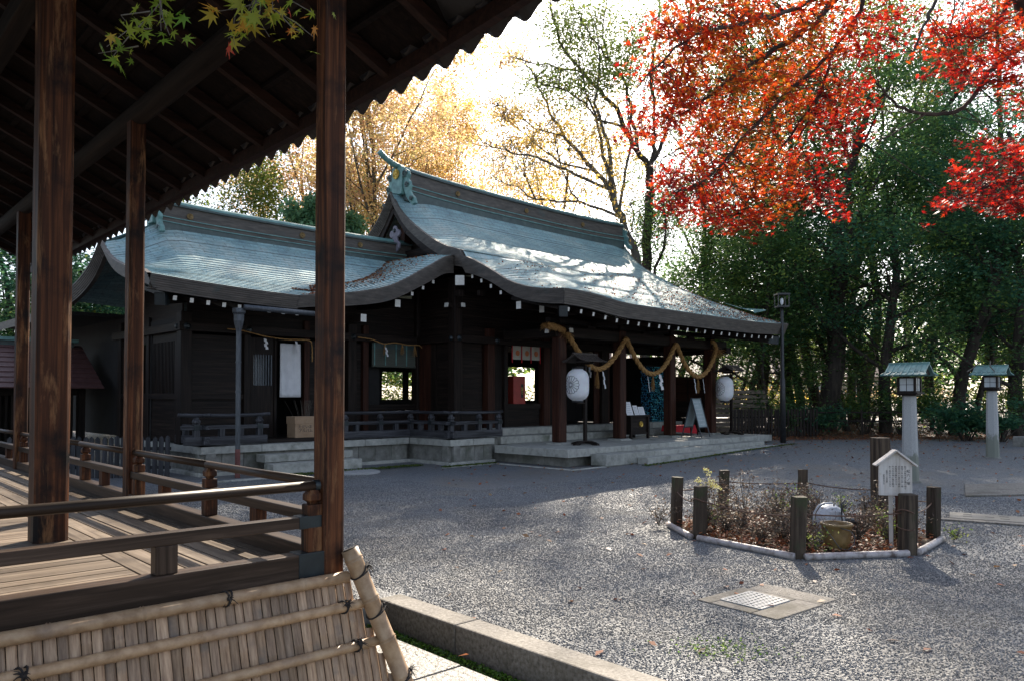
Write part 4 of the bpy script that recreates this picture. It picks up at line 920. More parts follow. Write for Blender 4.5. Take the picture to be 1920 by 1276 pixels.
pth = [(.72, RPB - .05, 3.22), (1.05, RPB - .05, 3.19), (1.42, RPB, 3.12), (1.62, RPB, 2.95), (1.95, RPB, 2.62), (2.3, RPB, 2.36), (2.65, RPB, 2.25), (3.0, RPB, 2.33), (3.35, RPB, 2.56), (3.66, RPB, 2.86), (3.84, RPB - .02, 3.07),
       (4.02, RPB, 2.9), (4.35, RPB, 2.52), (4.7, RPB, 2.26), (5.1, RPB, 2.18), (5.5, RPB, 2.3), (5.85, RPB, 2.58), (6.08, RPB, 2.86), (6.22, RPB - .02, 3.04), (6.4, RPB, 2.88), (6.7, RPB, 2.5), (7.05, RPB, 2.24), (7.42, RPB, 2.14), (7.8, RPB, 2.24), (8.12, RPB, 2.48), (8.36, RPB, 2.78), (8.4, RPB - .04, 3.0), (8.28, RPB - .06, 3.14), (8.1, RPB - .08, 3.22)]
twist(pth, lambda t: .062 + .025 * max(0, 1 - t * 12) )
# loose straw ends
def straw_tuft(c, n, L, dr, par, name='straw_tuft', spread=.35):
    mb = MB(); c = Vector(c)
    for i in range(n):
        d = (Vector(dr) + Vector([random.gauss(0, spread) for _ in range(3)])).normalized(); l = L * random.uniform(.6, 1.1)
        mb.tube([c, c + d * l * .5, c + d * l + Vector((0, 0, -l * .25))], [.005, .004, .002], 3, caps=False)
    return mb.obj(name, ['straw'], par)
def at_path(P_, u):
    k = u * (len(P_) - 1); i = min(int(k), len(P_) - 2); return Vector(P_[i]).lerp(Vector(P_[i + 1]), k - i)
mb = MB()
for i in range(520):
    q = at_path(pth, random.random()); d = Vector([random.gauss(0, 1) for _ in range(3)]).normalized(); d.z -= .35; mb.tube([q + d * .045, q + d * random.uniform(.075, .12)], [.003, .0015], 3, caps=False)
mb.obj('straw_fray', ['straw'], rope)
straw_tuft((8.42, RPB - .04, 2.95), 70, .3, (.3, -.1, -.3), rope, spread=.6)
straw_tuft((.72, RPB - .05, 3.22), 60, .22, (-1, -.1, .1), rope, spread=.35); straw_tuft((1.42, RPB - .02, 3.1), 40, .22, (.4, -.1, -.2), rope, spread=.5)
for a in (2.65, 5.1, 7.42): straw_tuft((a, RPB, lerp_tab([(2.6, 2.22), (5.1, 2.14), (7.5, 2.1)], a)), 90, .34, (0, 0, -1), rope, 'straw_tassel', .10)
def shide_mb(sc=1.0):
    mb = MB(); w_ = .095 * sc; h = .10 * sc
    for i in range(4):
        x0 = (-.5 + (.30 if i % 2 else -.05)) * w_ * 1.2; y = (-.012 * i, -.012 * i - .01)
        z = -i * h * .92; mb.add([(x0, y[0], z), (x0 + w_, y[0], z - .02 * sc), (x0 + w_ + .01, y[1], z - h), (x0 + .01, y[1], z - h * 1.12), (x0, y[0] + .003, z), (x0 + w_, y[0] + .003, z - .02 * sc), (x0 + w_ + .01, y[1] + .003, z - h), (x0 + .01, y[1] + .003, z - h * 1.12)],
                                 [(3, 2, 1, 0), (4, 5, 6, 7), (0, 1, 5, 4), (2, 3, 7, 6), (1, 2, 6, 5), (3, 0, 4, 7)])
    return mb
sh_me = shide_mb().mesh('paper_streamer', ['paper'])
for a, z in ((2.86, 2.20), (4.82, 2.12), (5.42, 2.18), (7.18, 2.10), (7.66, 2.10)): inst('paper_streamer', sh_me, rope, (a, RPB - .03, z), (0, 0, random.uniform(-.5, .5)), (1.05, 1, 1.15))
inst('paper_streamer', sh_me, rope, (2.3, RPB - .03, 2.3), (0, 0, 1.2), (.8, 1, .7))
# thin ropes over the wing doors
def thin_rope(label, pts, streamers, tassels):
    t = thing('thin_straw_rope', label, 'rope', (BO[0], BO[1], 0), BA, 'thin straw ropes over the wing doors')
    twist(pts, lambda q: .013, 'rope_strand', 9, par=t)
    for a, b, z in streamers: inst('paper_streamer', sh_me, t, (a, b, z), (0, 0, random.uniform(-.4, .4)), (.62, 1, .62))
    for a, b, z in tassels: straw_tuft((a, b, z), 30, .22, (0, 0, -1), t, 'straw_tassel', .13)
thin_rope('thin straw rope with paper streamers over the white door cloth', [(-5.45, 4.78, 2.98), (-5.1, 4.78, 2.96), (-4.6, 4.78, 2.87), (-4.1, 4.78, 2.83), (-3.8, 4.78, 2.84), (-3.5, 4.78, 2.83), (-3.44, 4.78, 2.7), (-3.43, 4.78, 2.35)], [(-4.6, 4.75, 2.82), (-3.85, 4.75, 2.8)], [])
thin_rope('thin straw rope with three tassels over the blinds opening', [(-2.2, 4.78, 2.98), (-1.8, 4.78, 2.95), (-1.45, 4.78, 2.86), (-1.1, 4.78, 2.9), (-.7, 4.78, 2.86), (-.3, 4.78, 2.86), (-.16, 4.78, 2.66)], [(-1.4, 4.74, 2.78)], [(-1.42, 4.77, 2.86), (-.88, 4.77, 2.87), (-.48, 4.77, 2.86)])
# white cloth in the doorway
mb = MB(); rows = []
for i in range(15):
    z = 2.74 - 1.2 * i / 14; rows.append([(-4.2 + .5 * j / 12, 4.84 + .012 * math.sin(j * 1.3 + z) + .02 * math.sin(j * .6 + 2 * z) * (i / 14), z) for j in range(13)])
mb.grid(rows); o = mb.obj('door_curtain', ['cloth'], None, True, loc=(BO[0], BO[1], 0), rz=BA); tag(o, 'long plain white cloth hanging in the dark wing doorway', 'curtain')
o.modifiers.new('t', 'SOLIDIFY').thickness = .004
wall(-4.22, -3.52, 4.88, 4.92, 2.80, 2.84, name='curtain_rod')
# cardboard box with scribble
bx = frame_thing('cardboard_box', 'brown cardboard box with handwriting in the wing doorway', 'box', -3.95, 4.35, .66)
MB().box(-.24, .24, -.18, .18, 0, .34).obj('carton', ['card'], bx, bevel=.004); MB().box(-.255, .255, -.19, .19, .30, .46).obj('box_lid', ['card'], bx, bevel=.004)
def text(name, s, size, par, loc, rot, mat='ink', ext=.0006, align='CENTER', sp=1.0):
    c = bpy.data.curves.new(name, 'FONT'); c.body = s; c.size = size; c.extrude = ext; c.align_x = align; c.align_y = 'CENTER'; c.space_line = sp; c.resolution_u = 2
    c.materials.append(M[mat]); o = bpy.data.objects.new(name, c); COL.objects.link(o); o.parent = par; o.location = loc; o.rotation_euler = rot; return o
text('handwriting', 'ただいま\n アルバム', .085, bx, (0, -.182, .19), (R(90), 0, 0))
tw = thing('twig_bundle', 'bundle of dry twigs standing behind the cardboard box', 'twigs', BW(-3.7, 4.6, .62), BA)
mb = MB()
for i in range(40):
    d = Vector((random.gauss(0, .22), random.gauss(0, .2), 1)); mb.tube([(0, 0, 0), d * .45, d * .85 + Vector((random.gauss(0, .05), 0, 0))], [.004, .003, .0015], 3)
mb.obj('twig', ['barkl'], tw)
wall(-5.0, -3.4, 4.1, 4.9, .575, .655, mat='hallx', name='door_step')
# noren with orange crests
nr = frame_thing('noren_curtain', 'short white curtain with red strips and three orange crests', 'curtain', 2.22, 3.40, 2.90)
for i in range(3):
    x = -.52 + i * .36
    MB().grid([[(x + .02 + j * .08, .01 * math.sin(j * 2 + i), -k * .18) for j in range(5)] for k in range(3)]).obj('cloth_panel', [pmat('cream_cloth_%d' % i, [(.3, (.42, .40, .33)), (.7, (.52, .5, .42))], 5)], nr, True)
    MB().lathe([(.001, 0), (.075, .0), (.075, .004), (.001, .004)], 14).obj('orange_crest', [pmat('orange_dye_%d' % i, [(.3, (.5, .14, .05)), (.7, (.6, .2, .08))], 5)], nr, loc=(x + .18, -.02, -.19)).rotation_euler = (R(90), 0, 0)
for i in range(4): MB().box(-.55 + i * .36, -.52 + i * .36, -.02, -.012, -.45, .02).obj('red_strip', ['redcloth'], nr)
MB().tube([(-.6, 0, .01), (.62, 0, .01)], .012, 6).obj('curtain_rod', ['hallx'], nr)
# red fortune-slip box in the window
rb = frame_thing('fortune_box', 'tall red box standing in the shrine window below the noren', 'box', 2.47, 4.0, 1.34, R(-12))
MB().box(-.2, .2, -.14, .14, 0, .78).obj('red_case', ['red'], rb, bevel=.01); MB().box(-.22, .22, -.16, .16, -.03, .02).obj('box_foot', ['red'], rb, bevel=.006)
MB().box(.055, .125, -.147, -.1395, .18, .56).obj('slot_plate', ['ink'], rb); text('slip_text', 'お\nみ\nく\nじ', .075, rb, (.09, -.149, .375), (R(90), 0, 0), 'gold', sp=.62)
wall(1.7, 3.0, 3.6, 4.4, 1.24, 1.33, name='window_shelf')

M['shingle'] = wood('grey_brown_lantern_shingle', (.03, .025, .022), (.08, .065, .058), (.15, .125, .11), 'y', .6)
# --- paper lanterns on posts
def lantern(label, a, b, facing, sc=1.0):
    t = frame_thing('paper_lantern', label, 'lantern', a, b, .40, 0, 'white paper lanterns on stands beside the porch pillars')
    P = lambda nm, mb, m, **k: mb.obj(nm, m, t, **k)
    P('foot', MB().prism([(-.42, 0), (-.40, .045), (-.2, .10), (.2, .10), (.40, .045), (.42, 0), (.25, .0), (.2, .03), (-.2, .03), (-.25, 0)][::-1], lambda u, v, q: (u, -.05 + q, v), .1), ['hallx'], bevel=.008)
    P('foot', MB().prism([(-.42, 0), (-.40, .045), (-.2, .09), (.2, .09), (.40, .045), (.42, 0), (.25, .0), (.2, .03), (-.2, .03), (-.25, 0)][::-1], lambda u, v, q: (-.05 + q, u, v), .1), ['hally'], bevel=.008)
    P('post', MB().box(-.04, .04, -.04, .04, .08, 1.95), ['hallz'], bevel=.006)
    f = Vector((math.cos(facing), math.sin(facing), 0)); c = f * .30 ; c.z = 1.46
    P('arm', MB().beam((0, 0, 1.9), (f.x * .34, f.y * .34, 1.9), .035, .04).beam((0, 0, 1.02), (f.x * .34, f.y * .34, 1.02), .05, .03), ['hallx'])
    prof = []; H = .78
    for i in range(41):
        u = i / 40; z = -H / 2 + H * u; r = .275 * (1 - abs(2 * u - 1) ** 4.2) ** .5 * .999 if 0 < u < 1 else .13
        r = max(r, .13); r += .0022 * (1 if i % 2 else -1); prof.append((r, z))
    P('paper_shade', MB().lathe(prof, 36, c), [LPM], smooth=True)
    P('lantern_ring', MB().lathe([(.14, H / 2 - .01), (.14, H / 2 + .025), (.12, H / 2 + .025)], 20, c), ['ink']); P('lantern_ring', MB().lathe([(.13, -H / 2 - .025), (.14, -H / 2 - .025), (.14, -H / 2 + .012)], 20, c), ['ink'])
    # chrysanthemum crest printed on the paper: raised ink lines following the bulge
    def onsurf(u, v, out=.004):
        z = v; k = max(0, 1 - abs(2 * z / H) ** 4.2) ** .5; r = max(.05, .275 * k) + out; th = facing + u / .275
        return (c.x + r * math.cos(th), c.y + r * math.sin(th), c.z + z)
    mb = MB(); Rr = .215
    def line(pts2, w=.0052): mb.tube([onsurf(*p) for p in pts2], w, 4)
    for k in range(16):
        t0 = 2 * math.pi * (k + .5) / 16; line([(math.cos(t0) * r, math.sin(t0) * r) for r in (.045, .1, .15, .185)])
        tc = 2 * math.pi * k / 16; hw = .0365
        line([(math.cos(tc) * .185 + (-math.sin(tc)) * hw * math.cos(q) + math.cos(tc) * .030 * math.sin(q), math.sin(tc) * .185 + math.cos(tc) * hw * math.cos(q) + math.sin(tc) * .030 * math.sin(q)) for q in [math.pi * e / 6 for e in range(7)]])
    line([(.04 * math.cos(2 * math.pi * e / 14), .04 * math.sin(2 * math.pi * e / 14)) for e in range(15)], .004)
    P('crest_print', mb, ['ink'])
    # little tiled roof
    for s in (-1, 1):
        for i in range(6):
            x0 = -.43 + i * .1434; mb = MB()
            mb.add([(x0, 0, 2.19), (x0 + .14, 0, 2.19), (x0 + .14, s * .20, 2.07), (x0, s * .20, 2.07), (x0, s * .36, 2.02), (x0 + .14, s * .36, 2.02)], [(0, 1, 2, 3), (3, 2, 5, 4)])
            o = P('roof_board', mb, ['shingle']); o.modifiers.new('t', 'SOLIDIFY').thickness = .018
            P('roof_rib', MB().tube([(x0, 0, 2.205), (x0, s * .2, 2.085), (x0, s * .37, 2.035)], .013, 6), ['shingle'])
    P('roof_ridge', MB().beam((-.46, 0, 2.215), (.46, 0, 2.215), .06, .05), ['shingle'], bevel=.006)
    P('roof_bearer', MB().beam((-.3, 0, 2.08), (.3, 0, 2.08), .04, .06).beam((0, -.28, 1.99), (0, .28, 1.99), .04, .05), ['hallx'])
    return t
LPM, _t, _b = base_mat('lantern_paper')
v = coords(_t, (1, 1, 1)); f = noise(_t, v, 7, 5, .6); c = ramp(_t, [(.3, (.66, .66, .68)), (.7, (.80, .80, .81))], f); _t.links.new(c.outputs[0], _b.inputs['Base Color']); _b.inputs['Roughness'].default_value = .6; _b.inputs['Transmission Weight'].default_value = 0
_b.inputs['Subsurface Weight'].default_value = .15
L1 = lantern('white crest lantern under a small shingled roof at left porch pillar', 1.62, .85, R(180 + 3)); L1.scale = (.98, .98, .98)
L2 = lantern('white crest lantern at the far right porch pillar', 8.75, .95, R(180 - 14)); L2.scale = (.95, .95, .95)

# --- offertory box with leaflets
ob = frame_thing('offering_box', 'dark wooden offertory box with gilt crest on the porch', 'offering box', 4.75, 1.75, .40)
P = lambda nm, mb, m, **k: mb.obj(nm, m, ob, **k)
P('case', MB().box(-.38, .38, -.22, .22, .12, .60), ['hallx'], bevel=.006); P('top', MB().box(-.47, .47, -.28, .28, .60, .65), ['hallx'], bevel=.008)
for x in (-.40, .40):
    for y in (-.24, .24): P('leg', MB().box(x - .035, x + .035, y - .035, y + .035, 0, .60), ['hallz'], bevel=.005)
P('rail', MB().box(-.38, .38, -.25, -.23, .12, .18), ['hallx'])
crest(0.08, -.225, .40, .085, 0, -1, ob)
def leaflet(label, dx, w_, h, par=None, dz=0):
    t = frame_thing('notice_card', label, 'notice', 4.75 + dx, 1.62, 1.05, dz, 'paper notices propped on the offertory box')
    MB().add([(-w_/2, 0, .0), (w_/2, 0, .0), (w_/2, h * .35, h), (-w_/2, h * .35, h), (-w_/2, .006, .0), (w_/2, .006, .0), (w_/2, h * .35 + .006, h), (-w_/2, h * .35 + .006, h)], [(0, 1, 2, 3), (7, 6, 5, 4), (0, 4, 5, 1), (2, 6, 7, 3), (1, 5, 6, 2), (0, 3, 7, 4)]).obj('sheet', ['paper'], t)
    mb = MB()
    for i in range(5): z = h * (.18 + .15 * i); mb.add([(-w_ * .38, z * .35 - .003, z), (w_ * (.1 + .25 * random.random()), z * .35 - .003, z), (w_ * .3, z * .35 + .002 - .003, z + .012), (-w_ * .38, z * .35 + .002 - .003, z + .012)], [(0, 1, 2, 3)])
    mb.obj('print_line', ['lightgrey'], t); MB().beam((0, .12, 0), (0, h * .3, h * .7), .02, .01).obj('prop', ['hallx'], t)
leaflet('large white notice propped at the left end of the offertory box', -.26, .30, .36); leaflet('middle small white notice on the offertory box', .05, .22, .26, dz=.05); leaflet('small mauve-white notice at the right end of offertory box', .30, .24, .22, dz=-.1)

# --- folding A-board
ab = frame_thing('sandwich_board', 'grey folding A-frame board with chalk writing on the porch', 'signboard', 6.72, .95, .40, R(8))
P = lambda nm, mb, m, **k: mb.obj(nm, m, ab, **k)
for s in (-1, 1):
    for x in (-.30, .30): P('frame_leg', MB().beam((x, s * .30, 0), (x, 0, 1.12), .03, .022), ['zinc'])
    P('frame_rail', MB().beam((-.3, s * .015, 1.10), (.3, s * .015, 1.10), .03, .03).beam((-.3, s * .22, .28), (.3, s * .22, .28), .025, .03), ['zinc'])
    q = lambda z: s * .30 * (1 - z / 1.12)
    P('writing_panel', MB().add([(-.285, q(.29), .29), (.285, q(.29), .29), (.285, q(1.09), 1.09), (-.285, q(1.09), 1.09)], [(0, 1, 2, 3)]), ['chalk'])
mb = MB()
for i in range(7):
    z = 1.0 - i * .105
    for k in range(random.randint(4, 7)):
        x = -.24 + k * .075 + random.uniform(0, .02); w_ = random.uniform(.02, .055)
        if x + w_ > .26: break
        y = -.30 * (1 - z / 1.12) - .004; mb.beam((x, y, z), (x + w_, y, z + random.uniform(-.01, .01)), .004, .008).beam((x + w_ * .5, y, z - .02), (x + w_ * .4, y, z + .02), .004, .006)
P('chalk_writing', mb, ['paper'])
# notice stand with red cloth table
nb = frame_thing('notice_stand', 'white notice on a small stand behind the A-frame board', 'notice', 7.55, 1.5, .40)
P = lambda nm, mb, m, **k: mb.obj(nm, m, nb, **k)
P('notice_sheet', MB().box(-.28, .28, -.01, .01, .56, .88), ['paper']); P('notice_print', MB().box(-.24, .24, -.014, -.011, .76, .82).box(-.24, .1, -.014, -.011, .70, .715), ['lightgrey']); P('stand_leg', MB().box(-.2, -.17, 0, .03, 0, .56).box(.17, .2, 0, .03, 0, .56), ['hallz'])
rt = frame_thing('red_bench', 'low bench draped in red cloth behind the folding board', 'bench', 7.35, 1.95, .40)
P = lambda nm, mb, m, **k: mb.obj(nm, m, rt, **k)
P('red_cover', MB().add([(-.55, -.2, .30), (.62, -.2, .30), (.62, .2, .30), (-.55, .2, .30), (-.58, -.22, .12), (.72, -.25, .02), (.66, .22, .12), (-.58, .22, .12)], [(0, 1, 2, 3), (0, 4, 5, 1), (1, 5, 6, 2), (3, 7, 4, 0)]), ['redcloth'])
for x in (-.45, .5):
    for y in (-.15, .15): P('leg', MB().box(x - .02, x + .02, y - .02, y + .02, 0, .29), ['hallz'])
# strings of folded paper cranes
cr = frame_thing('paper_crane_strings', 'curtain of blue and teal folded paper crane strings in the porch', 'paper cranes', 8.02, 3.30, .62)
crm = MB().add([(0, 0, 0), (.05, .0, .035), (.02, .012, -.01), (-.05, 0, .035), (-.02, -.012, -.01), (0, 0, .03)], [(0, 1, 2), (0, 4, 3), (2, 1, 5), (3, 4, 5), (0, 2, 5, 4)])
vs_, fs_, rn = [], [], []
cmat = leaf_mat('blue_crane_paper', [(0, (.01, .05, .12)), (.35, (.015, .14, .26)), (.7, (.04, .30, .40)), (1, (.10, .42, .46))], .15)
for i in range(17):
    st = MB(); rr_ = []
    for k in range(34):
        ox, oy, oz = -.62 + i * .077 + random.gauss(0, .004), random.gauss(0, .02), 1.86 - k * .054; sz = random.uniform(.85, 1.15); an = random.uniform(-.5, .5); sd_ = len(st.v)
        st.add([((x * math.cos(an) - y * math.sin(an)) * sz + ox, (x * math.sin(an) + y * math.cos(an)) * sz + oy, z * sz + oz) for x, y, z in crm.v], crm.f); rr_ += [min(1, max(0, random.gauss(.25 + .5 * (i > 6), .25)))] * 5
    me = st.mesh('crane_string', [cmat]); at_ = me.attributes.new('rnd', 'FLOAT', 'FACE'); at_.data.foreach_set('value', rr_)
    inst('crane_string', me, cr)
MB().tube([(-.7, 0, 1.92), (.7, 0, 1.92)], .02, 6).obj('hanging_rod', ['hallx'], cr)

# --- lamp pole at the far corner
lp = thing('lamp_pole', 'tall thin dark lamp pole with square lantern head behind the porch corner', 'lamp post', (8.14, 23.1, .17))
MB().lathe([(.085, 0), (.08, 1.9), (.055, 1.95), (.048, 3.9), (.04, 4.05)], 12).obj('pole', ['blackmetal'], lp, True)
MB().box(-.17, .17, -.17, .17, 4.05, 4.10).box(-.19, .19, -.19, .19, 4.42, 4.47).obj('head_plate', ['blackmetal'], lp)
for x in (-.16, .16):
    for y in (-.16, .16): MB().box(x - .012, x + .012, y - .012, y + .012, 4.1, 4.42).obj('head_bar', ['blackmetal'], lp)
MB().lathe([(.01, 4.12), (.035, 4.15), (.05, 4.24), (.035, 4.32), (.01, 4.34)], 12).obj('bulb', ['paper'], lp, True)

# --- stone lantern posts with copper roofs
def post_lantern(label, loc, extra=None):
    t = thing('stone_post_lantern', label, 'lantern', loc, BA, 'copper-roofed lanterns on granite posts')
    P = lambda nm, mb, m, **k: mb.obj(nm, m, t, **k)
    def octo(h): c = h * .45; return [(-h + c, -h), (h - c, -h), (h, -h + c), (h, h - c), (h - c, h), (-h + c, h), (-h, h - c), (-h, -h + c)]
    mb = MB()
    for z, h in ((-.1, .128), (.0, .127), (1.52, .100), (1.54, .095)):
        for p in octo(h): mb.v.append((*p, z))
    for k in range(3):
        for i in range(8): mb.f.append((k * 8 + i, k * 8 + (i + 1) % 8, (k + 1) * 8 + (i + 1) % 8, (k + 1) * 8 + i)); mb.m.append(0)
    mb.f.append(tuple(24 + i for i in range(8))); mb.m.append(0)
    P('granite_post', mb, ['granitepost'])
    P('foot_stone', MB().lathe([(.19, -.04), (.18, .008), (.10, .012)], 8), ['stoned'])
    P('head_floor', MB().box(-.245, .245, -.245, .245, 1.575, 1.61).box(-.19, .19, -.19, .19, 1.54, 1.575), ['hallx'], bevel=.004)
    for x in (-.175, .175):
        for y in (-.175, .175): P('head_post', MB().box(x - .025, x + .025, y - .025, y + .025, 1.61, 1.93), ['hallz'])
    for rot_ in range(4):
        c, s_ = math.cos(rot_ * math.pi / 2), math.sin(rot_ * math.pi / 2)
        def rb_(x0, x1, y0, y1, z0, z1, mb): 
            mb.add([(x * c - y * s_, x * s_ + y * c, z) for z in (z0, z1) for x, y in ((x0, y0), (x1, y0), (x1, y1), (x0, y1))], [(3, 2, 1, 0), (4, 5, 6, 7), (0, 1, 5, 4), (1, 2, 6, 5), (2, 3, 7, 6), (3, 0, 4, 7)])
        for x0, x1 in ((-.145, -.004), (.004, .145)):
            for z0, z1 in ((1.64, 1.765), (1.773, 1.90)):
                mb = MB(); rb_(x0, x1, -.176, -.17, z0, z1, mb); P('pane', mb, ['glasspane'])
        mb = MB(); rb_(-.15, .15, -.186, -.168, 1.61, 1.638, mb); rb_(-.15, .15, -.186, -.168, 1.9, 1.93, mb); rb_(-.004, .004, -.186, -.168, 1.638, 1.9, mb); rb_(-.15, .15, -.184, -.168, 1.765, 1.773, mb); P('window_frame', mb, ['hallz'])
    # roof: ridge along local y, slopes towards -x and +x
    for s in (-1, 1):
        n = 7; mb = MB(); e0, e1 = .47, .41
        mb.add([(0, -e1, 2.19), (0, e1, 2.19), (s * .28, e1, 2.01), (s * .28, -e1, 2.01), (s * .40, e0, 1.955), (s * .40, -e0, 1.955)], [(0, 1, 2, 3) if s > 0 else (3, 2, 1, 0), (3, 2, 4, 5) if s > 0 else (5, 4, 2, 3)])
        o = P('roof_sheet', mb, ['copper']); o.modifiers.new('t', 'SOLIDIFY').thickness = .02
        for i in range(n + 1):
            q = -1 + 2 * i / n; P('roof_rib', MB().beam((0, q * e1, 2.205), (s * .28, q * e1, 2.025), .03, .03).beam((s * .28, q * e1, 2.025), (s * .415, q * e0, 1.968), .03, .03), ['copper'])
        P('roof_seam', MB().beam((s * .28, -e1, 2.026), (s * .28, e1, 2.026), .015, .02), ['copdark'])
    P('roof_ridge', MB().beam((0, -e1 - .02, 2.215), (0, e1 + .02, 2.215), .05, .045), ['copper'], bevel=.005)
    for s in (-1, 1): P('gable_board', MB().prism([(-.27, 1.98), (.27, 1.98), (0, 2.17)], lambda u, v, q: (u, s * .36 + q, v), .02), ['hallz'])
    for ch in t.children:
        if ch.name.split('.')[0] not in ('granite_post', 'foot_stone'): ch.scale = (.8, .8, .86); ch.location.z = 1.54 * .14
    return t
post_lantern('nearer green-roofed lantern on tall pale granite post', (7.19, 13.9, .03))
pl2 = post_lantern('farther green-roofed lantern on granite post near the right edge', (11.18, 17.9, .15))
MB().tube([(-.40, .40, 1.985), (-.22, .30, 2.09), (0, .22, 2.235)], .016, 5).obj('fallen_stick', ['barkl'], pl2); 
MB().tube([(-.40, -.15, 1.985), (-.2, -.02, 2.10), (0, .02, 2.235)], .012, 5).obj('fallen_stick', ['barkl'], pl2)
# right-edge timber post on a stone
gp = thing('gate_post', 'dark timber post on a mossy stone base at far right edge', 'post', (14.35, 21.3, .15), R(20))
MB().box(-.3, .5, -.3, .3, -.05, .30).obj('stone_base', ['stoned'], gp, bevel=.03); MB().box(-.06, .10, -.08, .08, .3, 2.6).obj('post', ['hallz'], gp, bevel=.01); MB().box(-.3, 1.2, -.07, .07, 2.15, 2.35).obj('crossbeam', ['hallx'], gp, bevel=.01)

# ------------------------------------------------------------------ fenced planting bed
G = {'p1': (1.96, 9.22), 'p2': (2.04, 8.42), 'p3': (2.79, 10.2), 'p4': (3.83, 10.2), 'p5': (2.74, 7.42), 'p6': (3.885, 7.6), 'p7': (4.56, 8.36)}
bed = thing('bed_fence', 'low fence of short dark posts and rusty wire around the planting bed', 'fence', (3.2, 8.8, 0))
bxy = (3.2, 8.8)
def bp(k): return Vector((G[k][0] - bxy[0], G[k][1] - bxy[1], 0))
for k, (rz_, s, h) in {'p1': (.3, .115, .59), 'p2': (.15, .125, .575), 'p3': (.1, .115, .58), 'p4': (-.1, .11, .59), 'p5': (.05, .125, .59), 'p6': (.1, .145, .59), 'p7': (.4, .115, .575)}.items():
    mb = MB(); e = s / 2; n = 8; c = e * .25
    poly = [(-e + c, -e), (e - c, -e), (e, -e + c), (e, e - c), (e - c, e), (-e + c, e), (-e, e - c), (-e, -e + c)]
    for j in range(7):
        z = -.1 + (h + .1) * j / 6
        for p in poly: mb.v.append((p[0] * random.uniform(.95, 1.03) + .004 * j, p[1] * random.uniform(.95, 1.03), z + (random.uniform(-.006, .006) if j == 6 else 0)))
    for j in range(6):
        for i in range(8): mb.f.append((j * 8 + i, j * 8 + (i + 1) % 8, (j + 1) * 8 + (i + 1) % 8, (j + 1) * 8 + i)); mb.m.append(0)
    mb.f.append(tuple(48 + i for i in range(8))); mb.m.append(0)
    mb.obj('post', ['postwood'], bed, loc=bp(k), rz=rz_)
M['rust'] = pmat('rusty_wire', [(.3, (.06, .03, .02)), (.7, (.16, .09, .06))], 30, rough=.7)
for a, b, sag in (('p1', 'p2', .05), ('p2', 'p5', .05), ('p5', 'p6', .03), ('p6', 'p7', .06), ('p1', 'p3', .02), ('p3', 'p4', .02), ('p4', 'pt', .03), ('pt', 'p7', .04)):
    A = bp(a) if a != 'pt' else Vector((4.5 - 3.2, 9.45 - 8.8, 0)); B = bp(b) if b != 'pt' else Vector((4.5 - 3.2, 9.45 - 8.8, 0))
    MB().tube([A.lerp(B, q / 10) + Vector((0, 0, .41 - sag * 4 * (q / 10) * (1 - q / 10) + .02 * (1 - q / 10))) for q in range(11)], .0075, 6).obj('wire_rope', ['rust'], bed)
for k in ('p6', 'p2'): 
    q = bp(k); MB().tube([q + Vector((.085 * math.cos(t), .085 * math.sin(t), .43 + .02 * math.sin(t * 2))) for t in [.6283 * i for i in range(11)]], .007, 5).obj('wire_loop', ['rust'], bed)
q = bp('p6'); MB().tube([q + Vector((.085 * math.cos(t), .085 * math.sin(t), .27 + .02 * math.sin(t))) for t in [.6283 * i for i in range(11)]], .006, 5).obj('wire_loop', ['rust'], bed)
# bamboo edging
def edge(a, b, o, label, ext=0):
    A, B = Vector((*G[a], .032)), Vector((*G[b], .032)); n = Vector(o).normalized() * .10; d = (B - A).normalized()
    mb = MB(); node_tube(mb, A + n - d * ext, B + n + d * ext, .034, .28, 12, 1.08); ob_ = mb.obj('bamboo_edging', ['palebamboo'], smooth=True); tag(ob_, label, 'bamboo pole', 'bamboo poles edging the bed')
    e = B + n + d * (ext + .001); return ob_
edge('p1', 'p2', (-1, -.3, 0), 'short bamboo edging pole at the left end of the bed'); edge('p2', 'p5', (-.5, -1, 0), 'long bamboo edging pole along the bed front, left of middle post', -.02)
edge('p5', 'p6', (0, -1, 0), 'straight bamboo edging pole in front of the clay bucket', -.04); edge('p6', 'p7', (.7, -.8, 0), 'hollow-ended bamboo edging pole at the right end of bed', -.02)
# tall post, signboard
tp = MB().box(-.085, .085, -.085, .085, -.1, 1.05).obj('tall_post', ['postwood'], None, bevel=.01, loc=(4.52, 9.45, 0), rz=.12); tag(tp, 'tall dark square post rising behind the white signboard', 'post')
sp_ = MB().box(-.04, .04, -.03, .03, -.05, .58).obj('stub_post', ['redz'], None, bevel=.004, loc=(4.02, 7.98, 0), rz=.1); tag(sp_, 'short red-brown stub post just under the signboard', 'post')
sg = thing('signboard', 'white house-shaped wooden signboard with columns of black writing', 'signboard', (3.87, 7.78, 0), R(-12))
P = lambda nm, mb, m, **k: mb.obj(nm, m, sg, **k)
P('board', MB().prism([(-.155, .555), (.155, .555), (.155, .865), (0, .985), (-.155, .865)], lambda u, v, t: (u, -.016 + t, v), .032), ['whitewood'], bevel=.003)
for s in (-1, 1):
    P('roof_board', MB().beam((s * .0, -.0, 1.012), (s * .195, 0, .856), .14, .016, up=(s * .6, 0, 1)), ['whitewood'], bevel=.003)
P('stake', MB().box(-.155 + .10, -.02, .018, .04, -.1, .9), ['whitewood'])
cols = ['松六ノ塚', '松平大和守家の縁に依り', '寛保三年此所に移し植', '文化六年に至りて枯れ', '其後再び根を分かち', '今の社の傍に塚を築き', '永く其名を伝ふるなり', '昭和十三年秋建', '献納者氏子中']
